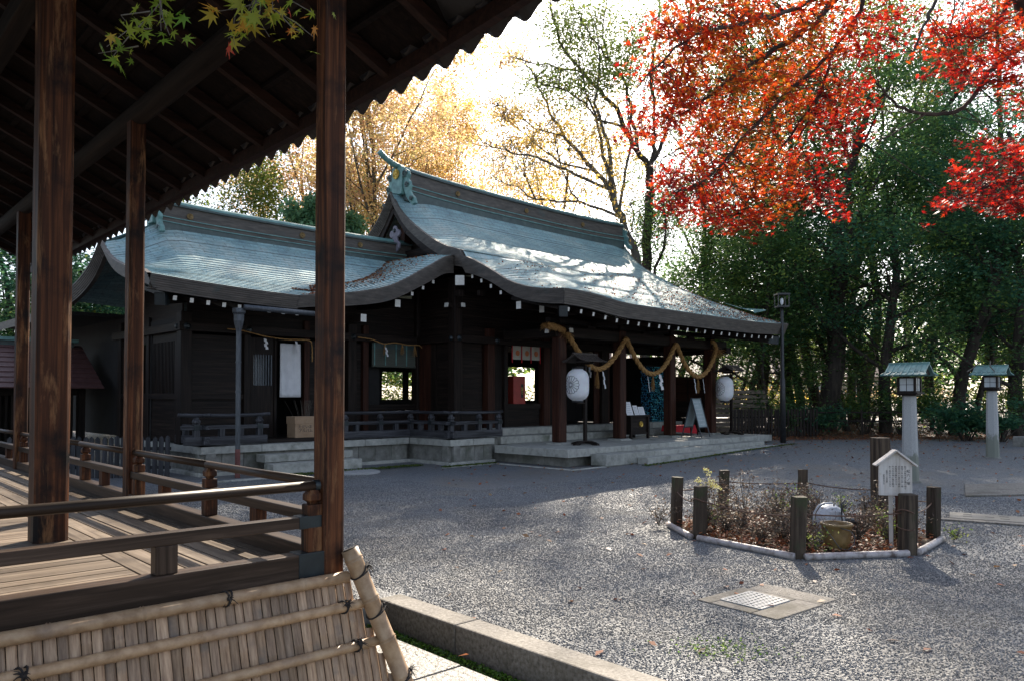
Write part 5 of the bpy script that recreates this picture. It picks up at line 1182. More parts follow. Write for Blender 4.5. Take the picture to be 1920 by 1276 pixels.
for i, cc in enumerate(cols):
    x = .118 - i * .0285; size = .036 if i == 0 else (.0195 if i < 7 else .016); zt = .845 if i else .80
    if i >= 7: zt = .80 - (i - 7) * .04
    for j, ch in enumerate(cc):
        text('lettering', ch, size, sg, (x - (0.0 if i else -.0), -.0175, zt - j * size * 1.12), (R(90), 0, 0), 'ink', .0004)
# floodlight, clay bucket
fl = thing('floodlight', 'grey floodlight seen from behind, on the planting bed', 'floodlight', (3.36, 8.2, .05), R(10))
P = lambda nm, mb, m, **k: mb.obj(nm, m, fl, **k)
prof = [(-.15, .07), (-.155, .18), (-.14, .27), (-.09, .34), (-.03, .36), (.05, .36), (.11, .33), (.15, .26), (.165, .17), (.16, .07)]
mb = MB(); n = len(prof)
for yy, q in ((.0, 1), (-.05, .98), (-.10, .86), (-.13, .6)):
    for x, z in prof: mb.v.append((x * q, yy, .2 + (z - .2) * q))
for r_ in range(3):
    for i in range(n): mb.f.append((r_ * n + i, (r_ + 1) * n + i, (r_ + 1) * n + (i + 1) % n, r_ * n + (i + 1) % n)); mb.m.append(0)
mb.f.append(tuple(3 * n + i for i in range(n))[::-1]); mb.m.append(0); mb.f.append(tuple(i for i in range(n))); mb.m.append(0)
P('housing', mb, ['lightgrey'], bevel=.008); P('housing_rim', MB().tube([(x * 1.04, .02, .2 + (z - .2) * 1.04) for x, z in prof] + [(prof[0][0], .02, .07)], .011, 6), ['lightgrey'], smooth=True)
P('ballast_box', MB().box(-.09, .12, -.20, -.08, .07, .16), ['lightgrey'], bevel=.02); P('cable_gland', MB().tube([(.16, -.06, .19), (.25, -.06, .18)], .035, 12).tube([(.24, -.06, .18), (.30, -.06, .17)], [.028, .03], 12), ['zinc'], smooth=True)
P('bracket', MB().beam((-.1, 0, .0), (-.1, 0, .12), .03, .01).beam((.12, 0, 0), (.12, 0, .12), .03, .01), ['zinc']); P('cooling_rib', MB().box(-.06, -.045, -.145, -.1, .2, .3).box(0, .015, -.145, -.1, .2, .3).box(.05, .065, -.145, -.1, .2, .3), ['lightgrey'])
P('cable', MB().tube([(.12, -.12, .42), (.06, -.15, .38), (.03, -.2, .25), (.02, -.25, .08), (-.05, -.3, .02)], .009, 6), ['ink'], smooth=True)
bk = thing('clay_bucket', 'round brown glazed clay pot with a wire bail at the bed front', 'pot', (3.255, 7.74, .03)); bk.scale = (1.12, 1.12, 1.2)
P = lambda nm, mb, m, **k: mb.obj(nm, m, bk, **k)
P('pot', MB().lathe([(.10, .0), (.115, .06), (.125, .14), (.128, .19), (.138, .195), (.138, .215), (.122, .215), (.118, .19), (.105, .05)], 28), ['clay'], smooth=True); P('water', MB().lathe([(.11, .14), (.11, .145)], 20), ['ink'])
P('wire_bail', MB().tube([(-.13, -.02, .2), (-.10, -.14, .12), (-.04, -.16, .03), (.03, -.16, .015), (.09, -.15, .06), (.10, -.145, .12), (.06, -.14, .17), (-.02, -.135, .19)], .004, 5), ['zinc'], smooth=True)

# ------------------------------------------------------------------ slabs let into the gravel
def quadz(pts, z): return [(x, y, z) for x, y in pts]
dr = thing('drain_grate', 'pale square perforated drain grate set in granite slabs in the gravel', 'drain', (1.83, 5.84, -.016), R(39)); dr.scale = (.9, .9, 1)
P = lambda nm, mb, m, **k: mb.obj(nm, m, dr, **k)
for x0, x1, y0, y1 in ((-.33, .33, -.42, -.19), (-.33, .33, .20, .34), (-.33, -.20, -.188, .198), (.235, .33, -.188, .198)): P('slab', MB().box(x0, x1 + .0, y0, y1, -.05, .026), ['kerbstone'], bevel=.008)
P('slab', MB().box(.34, .62, -.40, .3, -.05, .022), ['kerbstone'], bevel=.01)
x0, x1, y0, y1 = -.19, .225, -.18, .19; nx, ny = 9, 7
mb = MB(); 
for i in range(nx + 1): xx = x0 + (x1 - x0) * i / nx; mb.box(xx - .012, xx + .012, y0, y1, .0, .034)
for j in range(ny + 1): yy = y0 + (y1 - y0) * j / ny; mb.box(x0, x1, yy - .013, yy + .013, .0, .0335)
P('grate', mb, ['granite']); P('shaft', MB().box(x0, x1, y0, y1, -.05, -.01), ['ink'])
hx = thing('access_cover', 'pale rectangular access cover set flush in the gravel, right of bed', 'cover', (6.05, 9.75, 0), R(-30))
P = lambda nm, mb, m, **k: mb.obj(nm, m, hx, **k)
P('cover_plate', MB().box(-.45, .40, -.27, .27, -.02, .03), ['pave'], bevel=.005); P('slab', MB().box(-.62, .6, -.42, -.275, -.05, .024), ['kerbstone'], bevel=.006); P('slab', MB().box(.405, .6, -.27, .42, -.05, .022), ['kerbstone'], bevel=.006)
P('lifting_slot', MB().box(-.3, -.2, -.1, -.08, .03, .0325).box(.1, .2, -.1, -.08, .03, .0325).box(-.3, -.2, .1, .12, .03, .0325).box(.1, .2, .1, .12, .03, .0325).box(-.06, .04, -.01, .01, .03, .0325), ['ink'])
pth_ = thing('stone_path', None, None, (0, 0, 0)); pth_['kind'] = 'structure'
for i in range(6):
    ux, uy = (.7071, .7071); ox, oy = 7.0 + i * .95 * .995, 11.9 + i * .16
    MB().add([(ox, oy, .0), (ox + .94, oy + .15, .0), (ox + 1.85, oy + 1.7, .0), (ox + .9, oy + 1.55, .0), (ox, oy, .03), (ox + .94, oy + .15, .03), (ox + 1.85, oy + 1.7, .03), (ox + .9, oy + 1.55, .03)], [(4, 5, 6, 7), (0, 1, 5, 4), (1, 2, 6, 5), (2, 3, 7, 6), (3, 0, 4, 7)]).obj('slab', ['kerbstone'], pth_, bevel=.006)
def disc(label, x, y, r):
    o = MB().lathe([(r, -.03), (r, .025), (r * .96, .035)], 40).obj('stepping_stone', ['granite'], None, loc=(x, y, 0)); tag(o, label, 'stepping stone', 'flat round stones before the wing steps')
disc('flat round granite stone right before the wing steps', -4.05, 16.15, .62); disc('flat round granite stone beside the wing steps, further right', -3.25, 15.75, .55)

# --- picket fences
def picket(label, p0, p1, n, h, w_, mat, zb=0, group=None, rail=(.25, .7)):
    p0, p1 = Vector((*p0, zb)), Vector((*p1, zb)); d = (p1 - p0); L = d.length; an = math.atan2(d.y, d.x)
    t = thing('picket_fence', label, 'fence', p0, an, group)
    me = MB().prism([(-w_/2, 0), (w_/2, 0), (w_/2, h - w_ * .5), (0, h), (-w_/2, h - w_ * .5)], lambda u, v, q: (u, -.01 + q, v), .02).mesh('picket', [mat])
    for i in range(n): inst('picket', me, t, (L * (i + .5) / n, random.uniform(-.004, .004), random.uniform(-.015, .015)), (0, random.uniform(-.02, .02), 0))
    for r_ in rail: MB().box(0, L, .012, .045, h * r_ - .03, h * r_ + .03).obj('rail', [mat], t)
    return t
M['greypicket'] = wood('grey_blue_picket', (.02, .02, .022), (.045, .045, .05), (.09, .09, .10), 'z', .7, 18)
picket('weathered grey picket fence beside the wing terrace at left', (-9.6, 14.6), (-6.55, 14.75), 26, .80, .085, 'greypicket')
picket('dark picket fence behind the right end of the porch', (7.2, 25.4), (10.6, 26.6), 27, .95, .09, 'hallz', .2)
rf = thing('rail_fence', 'thin dark post and rail fence along the forest edge', 'fence', (10.7, 27.0, .25))
for i in range(9): MB().box(i * 1.6 - .03, i * 1.6 + .03, -.03 + i * .06, .03 + i * .06, -.1, .85).obj('post', ['hallz'], rf)
for z in (.45, .75): MB().beam((0, 0, z), (14.4, .54, z), .04, .05).obj('rail', ['hallx'], rf)
# far pavilion wall glimpsed below the trees
fb = thing('far_house', 'pale house far behind the trunks, seen in slivers', 'house', (16, 52, .3))
MB().box(-9, 9, 0, .3, 0, 2.7).obj('wall', ['plaster'], fb); MB().grid([[(-9.6, -.6, 2.6), (9.6, -.6, 2.6)], [(-9.0, 3, 4.6), (9.0, 3, 4.6)]]).obj('roof', ['redbrown'], fb)
for i in range(6): 
    f_ = MB().box(-8 + i * 3, -6.8 + i * 3, -.03, .0, 1.0, 2.2).obj('window', ['hallz'], fb); MB().box(-7.9 + i * 3, -6.9 + i * 3, -.04, -.031, 1.1, 2.1).obj('pane', ['glasspane'], f_)
fw = thing('garden_wall', 'low pale stone wall behind the shrine, seen through the open windows', 'wall', BW(-3, 15.0), BA)
for i in range(16): MB().box(i * 1.1, i * 1.1 + 1.08, 0, .4, 0, 1.0).obj('wall_stone', ['plaster'], fw, bevel=.02)
MB().box(-.05, 17.7, -.1, .5, 1.0, 1.12).obj('coping', ['stone'], fw)
# timber stack beside the fence
ts = thing('stacked_planks', 'stack of weathered planks behind the right porch lantern', 'planks', (8.2, 28.2, .3), R(12))
for i in range(9):
    MB().box(-1.2 + random.uniform(-.1, .1), 1.1 + random.uniform(-.1, .1), -.2, .2, i * .17, i * .17 + .13).obj('plank', ['greyx'], ts)
# ------------------------------------------------------------------ trees
def px2(px_, Y): return (px_ - 960) / 1440 * Y
class Tree:
    def __init__(s, seed): s.r = random.Random(seed); s.nr = np.random.default_rng(seed); s.mb = MB(); s.tips = []; s.nodes = []
    def branch(s, p, d, L, r, lvl, P):
        n = max(3, int(L / P['seg'])); pts = [p.copy()]; rs = [r]; q = p.copy(); dd = d.copy()
        for i in range(n):
            dd = (dd + Vector([s.r.gauss(0, P['wob']) for _ in range(3)]) + Vector((0, 0, P['up'][min(lvl, len(P['up']) - 1)]))).normalized()
            q = q + dd * L / n; pts.append(q.copy()); rs.append(r * (1 - (i + 1) / n * P['tap'][min(lvl, len(P['tap']) - 1)]))
        sides = max(3, 9 - 2 * lvl)
        if r > P.get('rmin', 0): s.mb.tube(pts, rs, sides, caps=False)
        s.nodes += [(x.copy(), lvl) for x in pts[1:]]
        if lvl >= P['levels']:
            s.tips += pts[1:]; return
        k = P['kids'][min(lvl, len(P['kids']) - 1)]; lo = P['start'][min(lvl, len(P['start']) - 1)]
        for j in range(k):
            t = lo + (1 - lo) * (j + s.r.random()) / k; i = min(n, max(1, int(t * n))); b = pts[i]
            ax = (pts[i] - pts[i - 1]).normalized(); o = ax.orthogonal().normalized(); o.rotate(Matrix.Rotation(s.r.uniform(0, 6.283) if lvl else j * 2.4 + s.r.uniform(-.5, .5), 3, ax))
            an = R(s.r.uniform(*P['ang'][min(lvl, len(P['ang']) - 1)])); nd = ax * math.cos(an) + o * math.sin(an)
            s.branch(b, nd, L * P['len'][min(lvl, len(P['len']) - 1)] * s.r.uniform(.75, 1.15) * (1.15 - .45 * t if lvl == 0 else 1), rs[i] * P['rad'], lvl + 1, P)
        if lvl: s.tips.append(pts[-1])
    def build(s, name, label, cat, loc, mats, leaf, P, group=None, crown_name='crown', d0=(0, 0, 1)):
        s.branch(Vector((0, 0, -.1)), Vector(d0).normalized(), P['h'], P['r'], 0, P)
        t = thing(name, label, cat, loc, 0, group); s.mb.obj('trunk', [mats[0]], t, True)
        if leaf:
            n, per, rad, size, flat = leaf
            T = np.array([tuple(x) for x in s.tips]); T = T[T[:, 2] > P.get('zmin', 0)]
            if len(T) > n: T = T[s.nr.choice(len(T), n, replace=False)]
            C = np.repeat(T, per, axis=0) + np.clip(s.nr.normal(size=(len(T) * per, 3)), -2, 2) * np.array([rad, rad, rad * .6])
            V, F = leaf_quads(C, size, flat, .62, s.nr)
            base = np.repeat(s.nr.uniform(0, 1, len(T)), per) * .7 + s.nr.uniform(0, 1, len(C)) * .3
            np_mesh(crown_name, V, F, [mats[1]], t, rnd=np.clip(base, 0, 1))
        return t
PB_ = dict(seg=.6, wob=.10, up=(.05, .03, .0, -.02), tap=(.75, .85, .9, .95), kids=(12, 5, 4), start=(.3, .3, .3), ang=((45, 80), (35, 65), (30, 70)), len=(.42, .5, .5), rad=.45, levels=3)
def ptree(**k): d = dict(PB_); d.update(k); return d
NT = 0
def evergreen(px_, Y, h, label, mat='lf_green', r=.22, zmin=1.9, per=60, ncl=420, wide=.42, size=.13, start=.16, seed=None, lean=(0, 0), group='evergreen trees of the shrine wood'):
    global NT; NT += 1; T = Tree(seed or 100 + NT)
    return T.build('evergreen_tree', label, 'tree', (px2(px_, Y), Y, ground_z(px2(px_, Y), Y)), ('barkd', mat), (ncl, per, .42, size, .55), ptree(h=h, r=r, kids=(16, 6, 4), start=(start, .25, .3), len=(wide, .5, .45), zmin=zmin, up=(.05, .0, -.01, -.03)), group, d0=(lean[0], lean[1], 1))
# big leafy mass right of centre down to the stone lanterns
evergreen(1660, 28.5, 10.5, 'broad dark evergreen directly behind the nearer stone lantern', 'lf_teal', .24, 1.7, 50, 430, .40, .14)
evergreen(1790, 27.5, 11.0, 'broad evergreen filling the gap between the two stone lanterns', 'lf_green', .24, 1.7, 50, 430, .40, .14)
evergreen(1905, 26.5, 9.0, 'dense evergreen behind the farther stone lantern at right edge', 'lf_teal', .22, 2.2, 50, 400, .40, .14)
evergreen(1545, 30, 13.5, 'thick-trunked evergreen left of the nearer stone lantern', 'lf_green', .42, 2.2, 50, 460, .34, .15, start=.2)
evergreen(1480, 33, 12, 'dark evergreen rising right of the lamp pole', 'lf_green', .25, 2.0, 50, 420, .34, .15, start=.2)
evergreen(1410, 31, 8.0, 'leaning slender evergreen over the dark picket fence', 'lf_green', .16, 1.8, 50, 330, .36, .14, lean=(-.06, 0), start=.2)
evergreen(1335, 35, 11, 'dark evergreen just above the right roof slope', 'lf_green', .2, 1.8, 50, 420, .36, .15)
evergreen(1270, 38, 10, 'round dark evergreen at the left end of the wood', 'lf_green', .2, 1.8, 45, 380, .38, .16)
evergreen(1620, 36, 17, 'tall evergreen standing behind the thick-trunked one', 'lf_green', .3, 5, 40, 420, .26, .17, start=.3)
evergreen(1850, 37, 13, 'tall dark evergreen behind the farther lantern tree', 'lf_green', .28, 3, 45, 420, .3, .17, start=.2)
evergreen(1735, 40, 12, 'evergreen in the second row behind the lanterns', 'lf_green', .25, 3.0, 45, 420, .36, .18)
evergreen(2080, 30, 12, 'evergreen just beyond the right edge of the wood', 'lf_green', .26, 2.5, 40, 380, .36, .17)
evergreen(1440, 42, 9.5, 'small evergreen far back between the trunks', 'lf_olive', .2, 1.5, 45, 360, .42, .18)
evergreen(110, 29, 6.5, 'dark evergreen beyond the far left gallery', 'lf_teal', .2, .8, 60, 420, .42, .16, start=.08)
evergreen(5, 27, 7.5, 'dark evergreen at the left edge above the gallery ridge', 'lf_teal', .2, .8, 60, 460, .42, .16, start=.1)
evergreen(250, 33, 6.5, 'dark evergreen hidden behind the left wing', 'lf_teal', .2, .8, 50, 300, .42, .16, start=.08)
# understory: low sprawling bushes at the wood edge
def bush(px_, Y, rx, rz_, n, mat, label, size=.13, z0=.25, ry=None, group='bushes under the trees', cat='bush', nm='leafy_bush'):
    global NT; NT += 1; r_ = np.random.default_rng(900 + NT); X_ = px2(px_, Y); t = thing(nm, label, cat, (X_, Y, ground_z(X_, Y)), 0, group)
    mb = MB(); cl = r_.normal(size=(max(6, n // 60), 3)) * np.array([rx * .45, (ry or rx) * .45, rz_ * .35]); cl[:, 2] = np.abs(cl[:, 2]) + z0 + rz_ * .25
    for c in cl[:14]: mb.tube([(c[0] * .15, c[1] * .15, 0), (c[0] * .5, c[1] * .5, c[2] * .55), tuple(c)], [.02, .014, .006], 4, caps=False)
    mb.obj('stem', ['barkd'], t)
    C = cl[r_.integers(0, len(cl), n)] + r_.normal(size=(n, 3)) * np.array([rx * .2, rx * .2, rz_ * .16]); C[:, 2] = np.maximum(C[:, 2], .03)
    V, F = leaf_quads(C, size, .5, .5, r_); np_mesh('foliage', V, F, [mat], t, rnd=np.clip(r_.normal(.45, .25, n), 0, 1)); return t
bush(1810, 24.2, .8, .75, 2200, 'lf_teal', 'dark green bush left of the farther stone lantern', .16)
bush(1875, 23.6, .6, .6, 1200, 'lf_teal', 'low dark bush right beside the farther stone lantern', .15)
bush(1530, 27.4, .9, .7, 1800, 'lf_teal', 'low bush at the foot of the thick-trunked evergreen', .15)
bush(1465, 26.6, .5, .9, 900, 'lf_green', 'thin bush beside the foot of the lamp pole', .12)
bush(1600, 33, 2.2, 1.3, 1800, 'lf_olive', 'sunlit olive bush far behind the thick trunk', .17)
bush(1750, 35, 3, 1.5, 2200, 'lf_olive', 'sunlit olive bush beyond the lanterns', .18)
bush(1390, 36, 2.4, 1.6, 1800, 'lf_olive', 'sunlit yellow-green bush beyond the picket fence', .17)
bush(1300, 33, 1.5, 1.8, 1500, 'lf_olive', 'olive bush seen through the open side of the porch', .16)
bush(1880, 36, 2.5, 1.7, 1800, 'lf_olive', 'olive bush beyond the right edge lantern', .18)
bush(1680, 46, 4, 1.6, 1600, 'lf_orange', 'low orange autumn bush far beyond the trunks', .2)
bush(1420, 48, 3.5, 2.0, 1600, 'lf_gold', 'golden autumn bush far beyond the picket fence', .2)
for px_, Y, nm in ((760, 31.5, 'leafy bush seen through the left window of hall'), (975, 38, 'brown-green bush seen through the window behind the red box'), (700, 36, 'leafy bush behind the wing'), (860, 37, 'leafy bush behind the middle of the hall'), (1260, 33, 'leafy bush behind the porch end')):
    bush(px_, Y, 2.4, 2.0, 2400, 'lf_olive', nm, .15)
bush(30, 24, 2.5, 3.5, 2600, 'lf_green', 'dark tree mass above the far left gallery', .16, 1.5)
for px_, Y, l_ in ((1500, 28.5, 'left of the thick trunk'), (1620, 28, 'midway to the nearer lantern'), (1690, 27.5, 'directly behind the nearer lantern post'), (1760, 27, 'right of the nearer lantern post'), (1400, 28.6, 'over the left of the picket fence'), (1925, 25.5, 'at the right edge beside the timber post')):
    bush(px_, Y, .9, 1.5, 1300, 'lf_green', 'loose waist-high shrub at the wood edge ' + l_, .13, .35)
# slender dark trunks in the wood
for i, (px_, Y, h, r_) in enumerate(((1445, 29, 9, .07), (1590, 29.5, 8, .12), (1600, 34, 9, .10), (1632, 31, 7, .06), (1700, 30.5, 8, .09), (1745, 30, 7, .08), (1505, 31.5, 12, .2), (1580, 35, 14, .16), (1380, 33, 8, .08), (1830, 31, 9, .13), (1560, 38, 10, .12), (1425, 34, 9, .09))):
    T = Tree(300 + i); T.build('young_tree', ['slender dark trunk %s' % q for q in ('beside the lamp pole', 'just right of the thick trunk', 'seen behind the thick trunk', 'midway to the nearer lantern', 'left of the nearer lantern post', 'right of the nearer lantern post', 'left of the thick trunk, itself stout', 'tall, above the thick-trunked tree', 'at left over the picket fence', 'between lanterns, nearer the farther one', 'far back in the wood', 'leaning behind the picket fence')][i], 'tree', (px2(px_, Y), Y, ground_z(px2(px_, Y), Y)), ('barkd', 'lf_green'), (90, 26, .3, .13, .5), ptree(h=h, r=r_, kids=(8, 4, 3), start=(.35, .3, .3), len=(.28, .5, .5), wob=.14, zmin=2.4), 'slender trees in the shrine wood', d0=(random.uniform(-.18, .18), 0, 1))
# far hedge of the wood so the horizon stays closed
far = np.random.default_rng(55); n = 42000
X_ = far.uniform(-60, 75, n); Yf = 62 + far.normal(0, 3, n); Zt = 7.2 + 2.2 * np.sin(X_ * .35) + 1.5 * np.sin(X_ * .9 + 1); Z_ = far.uniform(0.3, 1, n) ** .8 * Zt
C = np.stack([X_, Yf, Z_], 1); V, F = leaf_quads(C, .55, .3, .7, far); np_mesh('distant_woods', V, F, ['lf_green'], None, rnd=np.clip(far.normal(.6, .3, n), 0, 1), kind='stuff')
# bare-ish tall deciduous trees against the sky
def decid(px_, Y, h, label, mat, r=.25, leaf=(500, 7, .35, .12, .1), d0=(0, 0, 1), group='tall autumn trees behind the shrine', bark='barkl', **k):
    global NT; NT += 1; T = Tree(500 + NT); P = ptree(h=h, r=r, kids=(9, 6, 5, 4), start=(.28, .2, .2, .2), ang=((18, 42), (20, 50), (25, 60), (30, 70)), len=(.55, .55, .5, .5), wob=.07, up=(.03, .04, .03, .02), levels=4, rad=.52, seg=.8, rmin=.008); P.update(k)
    return T.build('autumn_tree', label, 'tree', (px2(px_, Y), Y, ground_z(px2(px_, Y), Y)), (bark, mat), leaf, P, group, d0=d0)
GL = (1500, 7, .28, .13, .1)
#A
#B
decid(1060, 40, 13, 'sparse golden tree just behind the middle of the main ridge', 'lf_gold', .2, (1500, 6, .3, .15, .1), (.0, 0, 1))
decid(930, 42, 14.5, 'golden autumn tree behind the left half of the main ridge', 'lf_gold', .24, (1500, 20, .32, .14, .1))
decid(800, 38, 13.5, 'orange-gold autumn tree just left of the ridge ornament', 'lf_orange', .22, (1400, 22, .32, .14, .1))
decid(680, 36, 15.0, 'tall orange autumn tree between the stage pillar and the gable', 'lf_orange', .25, (1400, 22, .32, .14, .1), (.03, 0, 1))
decid(560, 40, 14, 'orange autumn tree behind the stage corner pillar', 'lf_orange', .22, (1400, 22, .32, .14, .1))
decid(480, 36, 11.0, 'bare brown tree above the wing roof', 'lf_dry', .16, (350, 3, .3, .10, .1))
decid(395, 34, 9.5, 'olive and russet tree above the wing ridge at left', 'lf_olive', .2, (800, 20, .4, .15, .2))
#C
decid(1420, 36, 15.5, 'tall tree whose crown rises behind the red maple', 'lf_olive', .3, (170, 110, .8, .14, .3), (.0, 0, 1), bark='barkd', start=(.4, .2, .2, .2))
decid(1610, 38, 16.5, 'tall pale-limbed tree leaning right above the wood', 'lf_olive', .28, (110, 100, .8, .14, .3), (.1, 0, 1), start=(.4, .2, .2, .2))
decid(1690, 42, 16, 'sparse tree right of centre in the upper wood', 'lf_olive', .24, (100, 90, .75, .15, .3), (.06, 0, 1), start=(.4, .2, .2, .2))
decid(1320, 40, 15, 'tall sparse tree half hidden by the left of the red maple', 'lf_olive', .24, (90, 100, .75, .14, .3), start=(.4, .2, .2, .2))
decid(1530, 37, 16, 'tall green tree over the thick trunk, added to shade the yard', 'lf_olive', .28, (150, 110, .8, .14, .3), (.02, 0, 1), bark='barkd', start=(.5, .2, .2, .2))  # added tree, its clumped crown placed to shade the yard's right side
def shaped_tree(label, Y, base_px, limbs, blobs, bark, seed, group='tall autumn trees behind the shrine', gap=.22):
    """limbs: (polyline in view px at distance Y, r0, r1); blobs: (px, py, rx, ry, clumps, leaves per clump, size, mat)"""
    r_ = random.Random(seed); nr = np.random.default_rng(seed); org = Vector((px2(base_px, Y), Y, ground_z(px2(base_px, Y), Y)))
    t = thing('autumn_tree', label, 'tree', org, 0, group); mb = MB(); nodes_ = []
    def A(x, y, dy): return Vector(((x - 960) / 1440 * (Y + dy), Y + dy, 1.55 + (743 - y) / 1440 * (Y + dy))) - org
    for pts, r0, r1 in limbs:
        dy = 0 if r0 > .12 else r_.uniform(-3, 3); n = len(pts); P = [A(x, y, dy * i / (n - 1)) for i, (x, y) in enumerate(pts)]; out = []
        for i in range(n - 1):
            p0 = P[max(i - 1, 0)]; p1 = P[i]; p2 = P[i + 1]; p3 = P[min(i + 2, n - 1)]
            for k in range(4):
                q = k / 4; out.append(.5 * ((2 * p1) + (-p0 + p2) * q + (2 * p0 - 5 * p1 + 4 * p2 - p3) * q * q + (-p0 + 3 * p1 - 3 * p2 + p3) * q ** 3) + Vector([r_.gauss(0, .035) for _ in range(3)]))
        out.append(P[-1]); mb.tube(out, [r0 + (r1 - r0) * i / (len(out) - 1) for i in range(len(out))], 6, caps=False); nodes_ += out
        for i in range(3, len(out)):                       # side twigs
            d = (out[i] - out[i - 1]).normalized()
            for _ in range(2):
                s_ = Vector([r_.gauss(0, 1) for _ in range(3)]).normalized(); e = (d * .8 + s_ * .8 + Vector((0, 0, .4))).normalized() * r_.uniform(.6, 1.8)
                q1 = out[i] + e * .5 + Vector([r_.gauss(0, .06) for _ in range(3)]); q2 = out[i] + e; mb.tube([out[i], q1, q2], [.018, .012, .006], 3, caps=False); nodes_ += [q1, q2]
    NPp = np.array([tuple(p) for p in nodes_]); by = {}
    for bx_, by_, rx, ry, nc, per, size, mat in blobs:
        for _ in range(nc):
            q, an = math.sqrt(r_.random()), r_.uniform(0, 6.283); c = A(bx_ + rx * q * math.cos(an), by_ + ry * q * math.sin(an), r_.gauss(0, 1.6))
            j_ = int(np.argmin(((NPp - np.array(c)) ** 2).sum(1) + nr.random(len(NPp)) * .4)); root = Vector(NPp[j_]); m_ = root.lerp(c, .5) + Vector([r_.gauss(0, .08) for _ in range(3)])
            if (c - root).length < 4: mb.tube([root, m_, c], [.014, .010, .005], 3, caps=False)
            C = np.array(tuple(c)) + np.clip(nr.normal(size=(per, 3)), -2.2, 2.2) * np.array([gap, gap, gap * .7]) * (1.6 if per > 40 else 1)
            V, F = leaf_quads(C, size, .15, .62, nr); by.setdefault(mat, []).append((V, F, np.clip(r_.random() * .6 + nr.random(per) * .4, 0, 1)))
    mb.obj('trunk', [bark], t, True)
    for mat, L_ in by.items():
        Vs = []; Fs = []; Rs = []; o_ = 0
        for V, F, rr in L_: Vs.append(V); Fs.append(F + o_); Rs.append(rr); o_ += len(V)
        np_mesh('crown', np.concatenate(Vs), np.concatenate(Fs), [mat], t, rnd=np.concatenate(Rs))
    return t
shaped_tree('tall yellow-leaved tree with arching bare branches right of the ridge', 31, 1212, [
  ([(1215, 790), (1207, 600), (1193, 480), (1163, 406), (1148, 357)], .22, .12), ([(1148, 357), (1111, 312), (1062, 256), (1024, 188), (1009, 150), (985, 110)], .10, .02), ([(1148, 357), (1135, 290), (1122, 226), (1096, 150), (1085, 90)], .09, .02),
  ([(1155, 380), (1141, 263), (1118, 190), (1125, 110), (1120, 40)], .09, .02), ([(1163, 406), (1088, 380), (1005, 373), (960, 345), (930, 335)], .06, .015), ([(1148, 357), (1080, 325), (1010, 295), (950, 280), (905, 265)], .07, .015), ([(1120, 320), (1050, 300), (990, 250), (940, 215)], .05, .012),
  ([(1062, 256), (1000, 235), (950, 200), (920, 190)], .04, .01), ([(1163, 406), (1170, 340), (1185, 260), (1178, 180), (1190, 90)], .07, .02), ([(1088, 380), (1060, 330), (1045, 270), (1040, 210)], .04, .01), ([(1005, 373), (985, 320), (990, 270)], .04, .01), ([(1193, 480), (1160, 440), (1120, 425)], .03, .01), ([(1180, 440), (1190, 400), (1180, 370)], .04, .015)], [
  (1060, 300, 110, 70, 150, 12, .12, 'lf_gold'), (1150, 380, 50, 80, 50, 10, .12, 'lf_gold'), (1000, 230, 80, 50, 110, 13, .12, 'lf_gold'), (1110, 220, 60, 60, 45, 10, .12, 'lf_gold'), (960, 300, 60, 50, 80, 12, .12, 'lf_orange'), (1180, 260, 40, 80, 20, 10, .12, 'lf_gold'), (940, 200, 40, 30, 40, 14, .12, 'lf_orange')], 'barkl', 11)
shaped_tree('tall dark-limbed tree with clumped green upper leaves beside the maple', 33, 1222, [
  ([(1218, 790), (1212, 600), (1212, 480), (1218, 376), (1220, 312)], .26, .16), ([(1220, 312), (1197, 282), (1171, 233), (1156, 196), (1126, 166), (1096, 132), (1062, 90), (1043, 49), (1030, -20)], .13, .03), ([(1197, 282), (1185, 200), (1171, 143), (1145, 105), (1133, 50), (1140, -30)], .09, .02),
  ([(1220, 312), (1227, 286), (1231, 240), (1224, 130), (1239, 38), (1240, -60)], .11, .03), ([(1222, 310), (1245, 263), (1270, 180), (1290, 90), (1300, 0), (1310, -80)], .10, .03), ([(1171, 233), (1120, 218), (1098, 190), (1060, 165), (1010, 148)], .06, .015), ([(1096, 132), (1040, 120), (990, 110), (960, 100)], .05, .015), ([(1145, 105), (1110, 60), (1080, 10)], .05, .015), ([(1212, 560), (1240, 480), (1250, 420), (1245, 370)], .08, .02)], [
  (1120, 60, 85, 60, 90, 60, .12, 'lf_olive'), (1060, 40, 50, 45, 32, 55, .12, 'lf_olive'), (1096, 150, 45, 25, 32, 70, .12, 'lf_olive'), (1010, 145, 45, 20, 26, 60, .12, 'lf_olive'), (972, 95, 35, 30, 26, 30, .12, 'lf_orange'), (1170, 110, 40, 50, 40, 50, .12, 'lf_olive'), (1080, 190, 30, 14, 12, 50, .12, 'lf_olive'),
  (1230, 70, 45, 60, 20, 40, .12, 'lf_olive'), (1215, 430, 30, 60, 60, 45, .11, 'lf_green'), (1240, 400, 22, 50, 40, 45, .11, 'lf_green'), (1300, -10, 80, 50, 24, 70, .13, 'lf_olive'), (1400, -60, 50, 40, 14, 80, .13, 'lf_olive')], 'barkd', 12, gap=.3)  # last two crown blobs, mostly out of view, added to shade the foreground
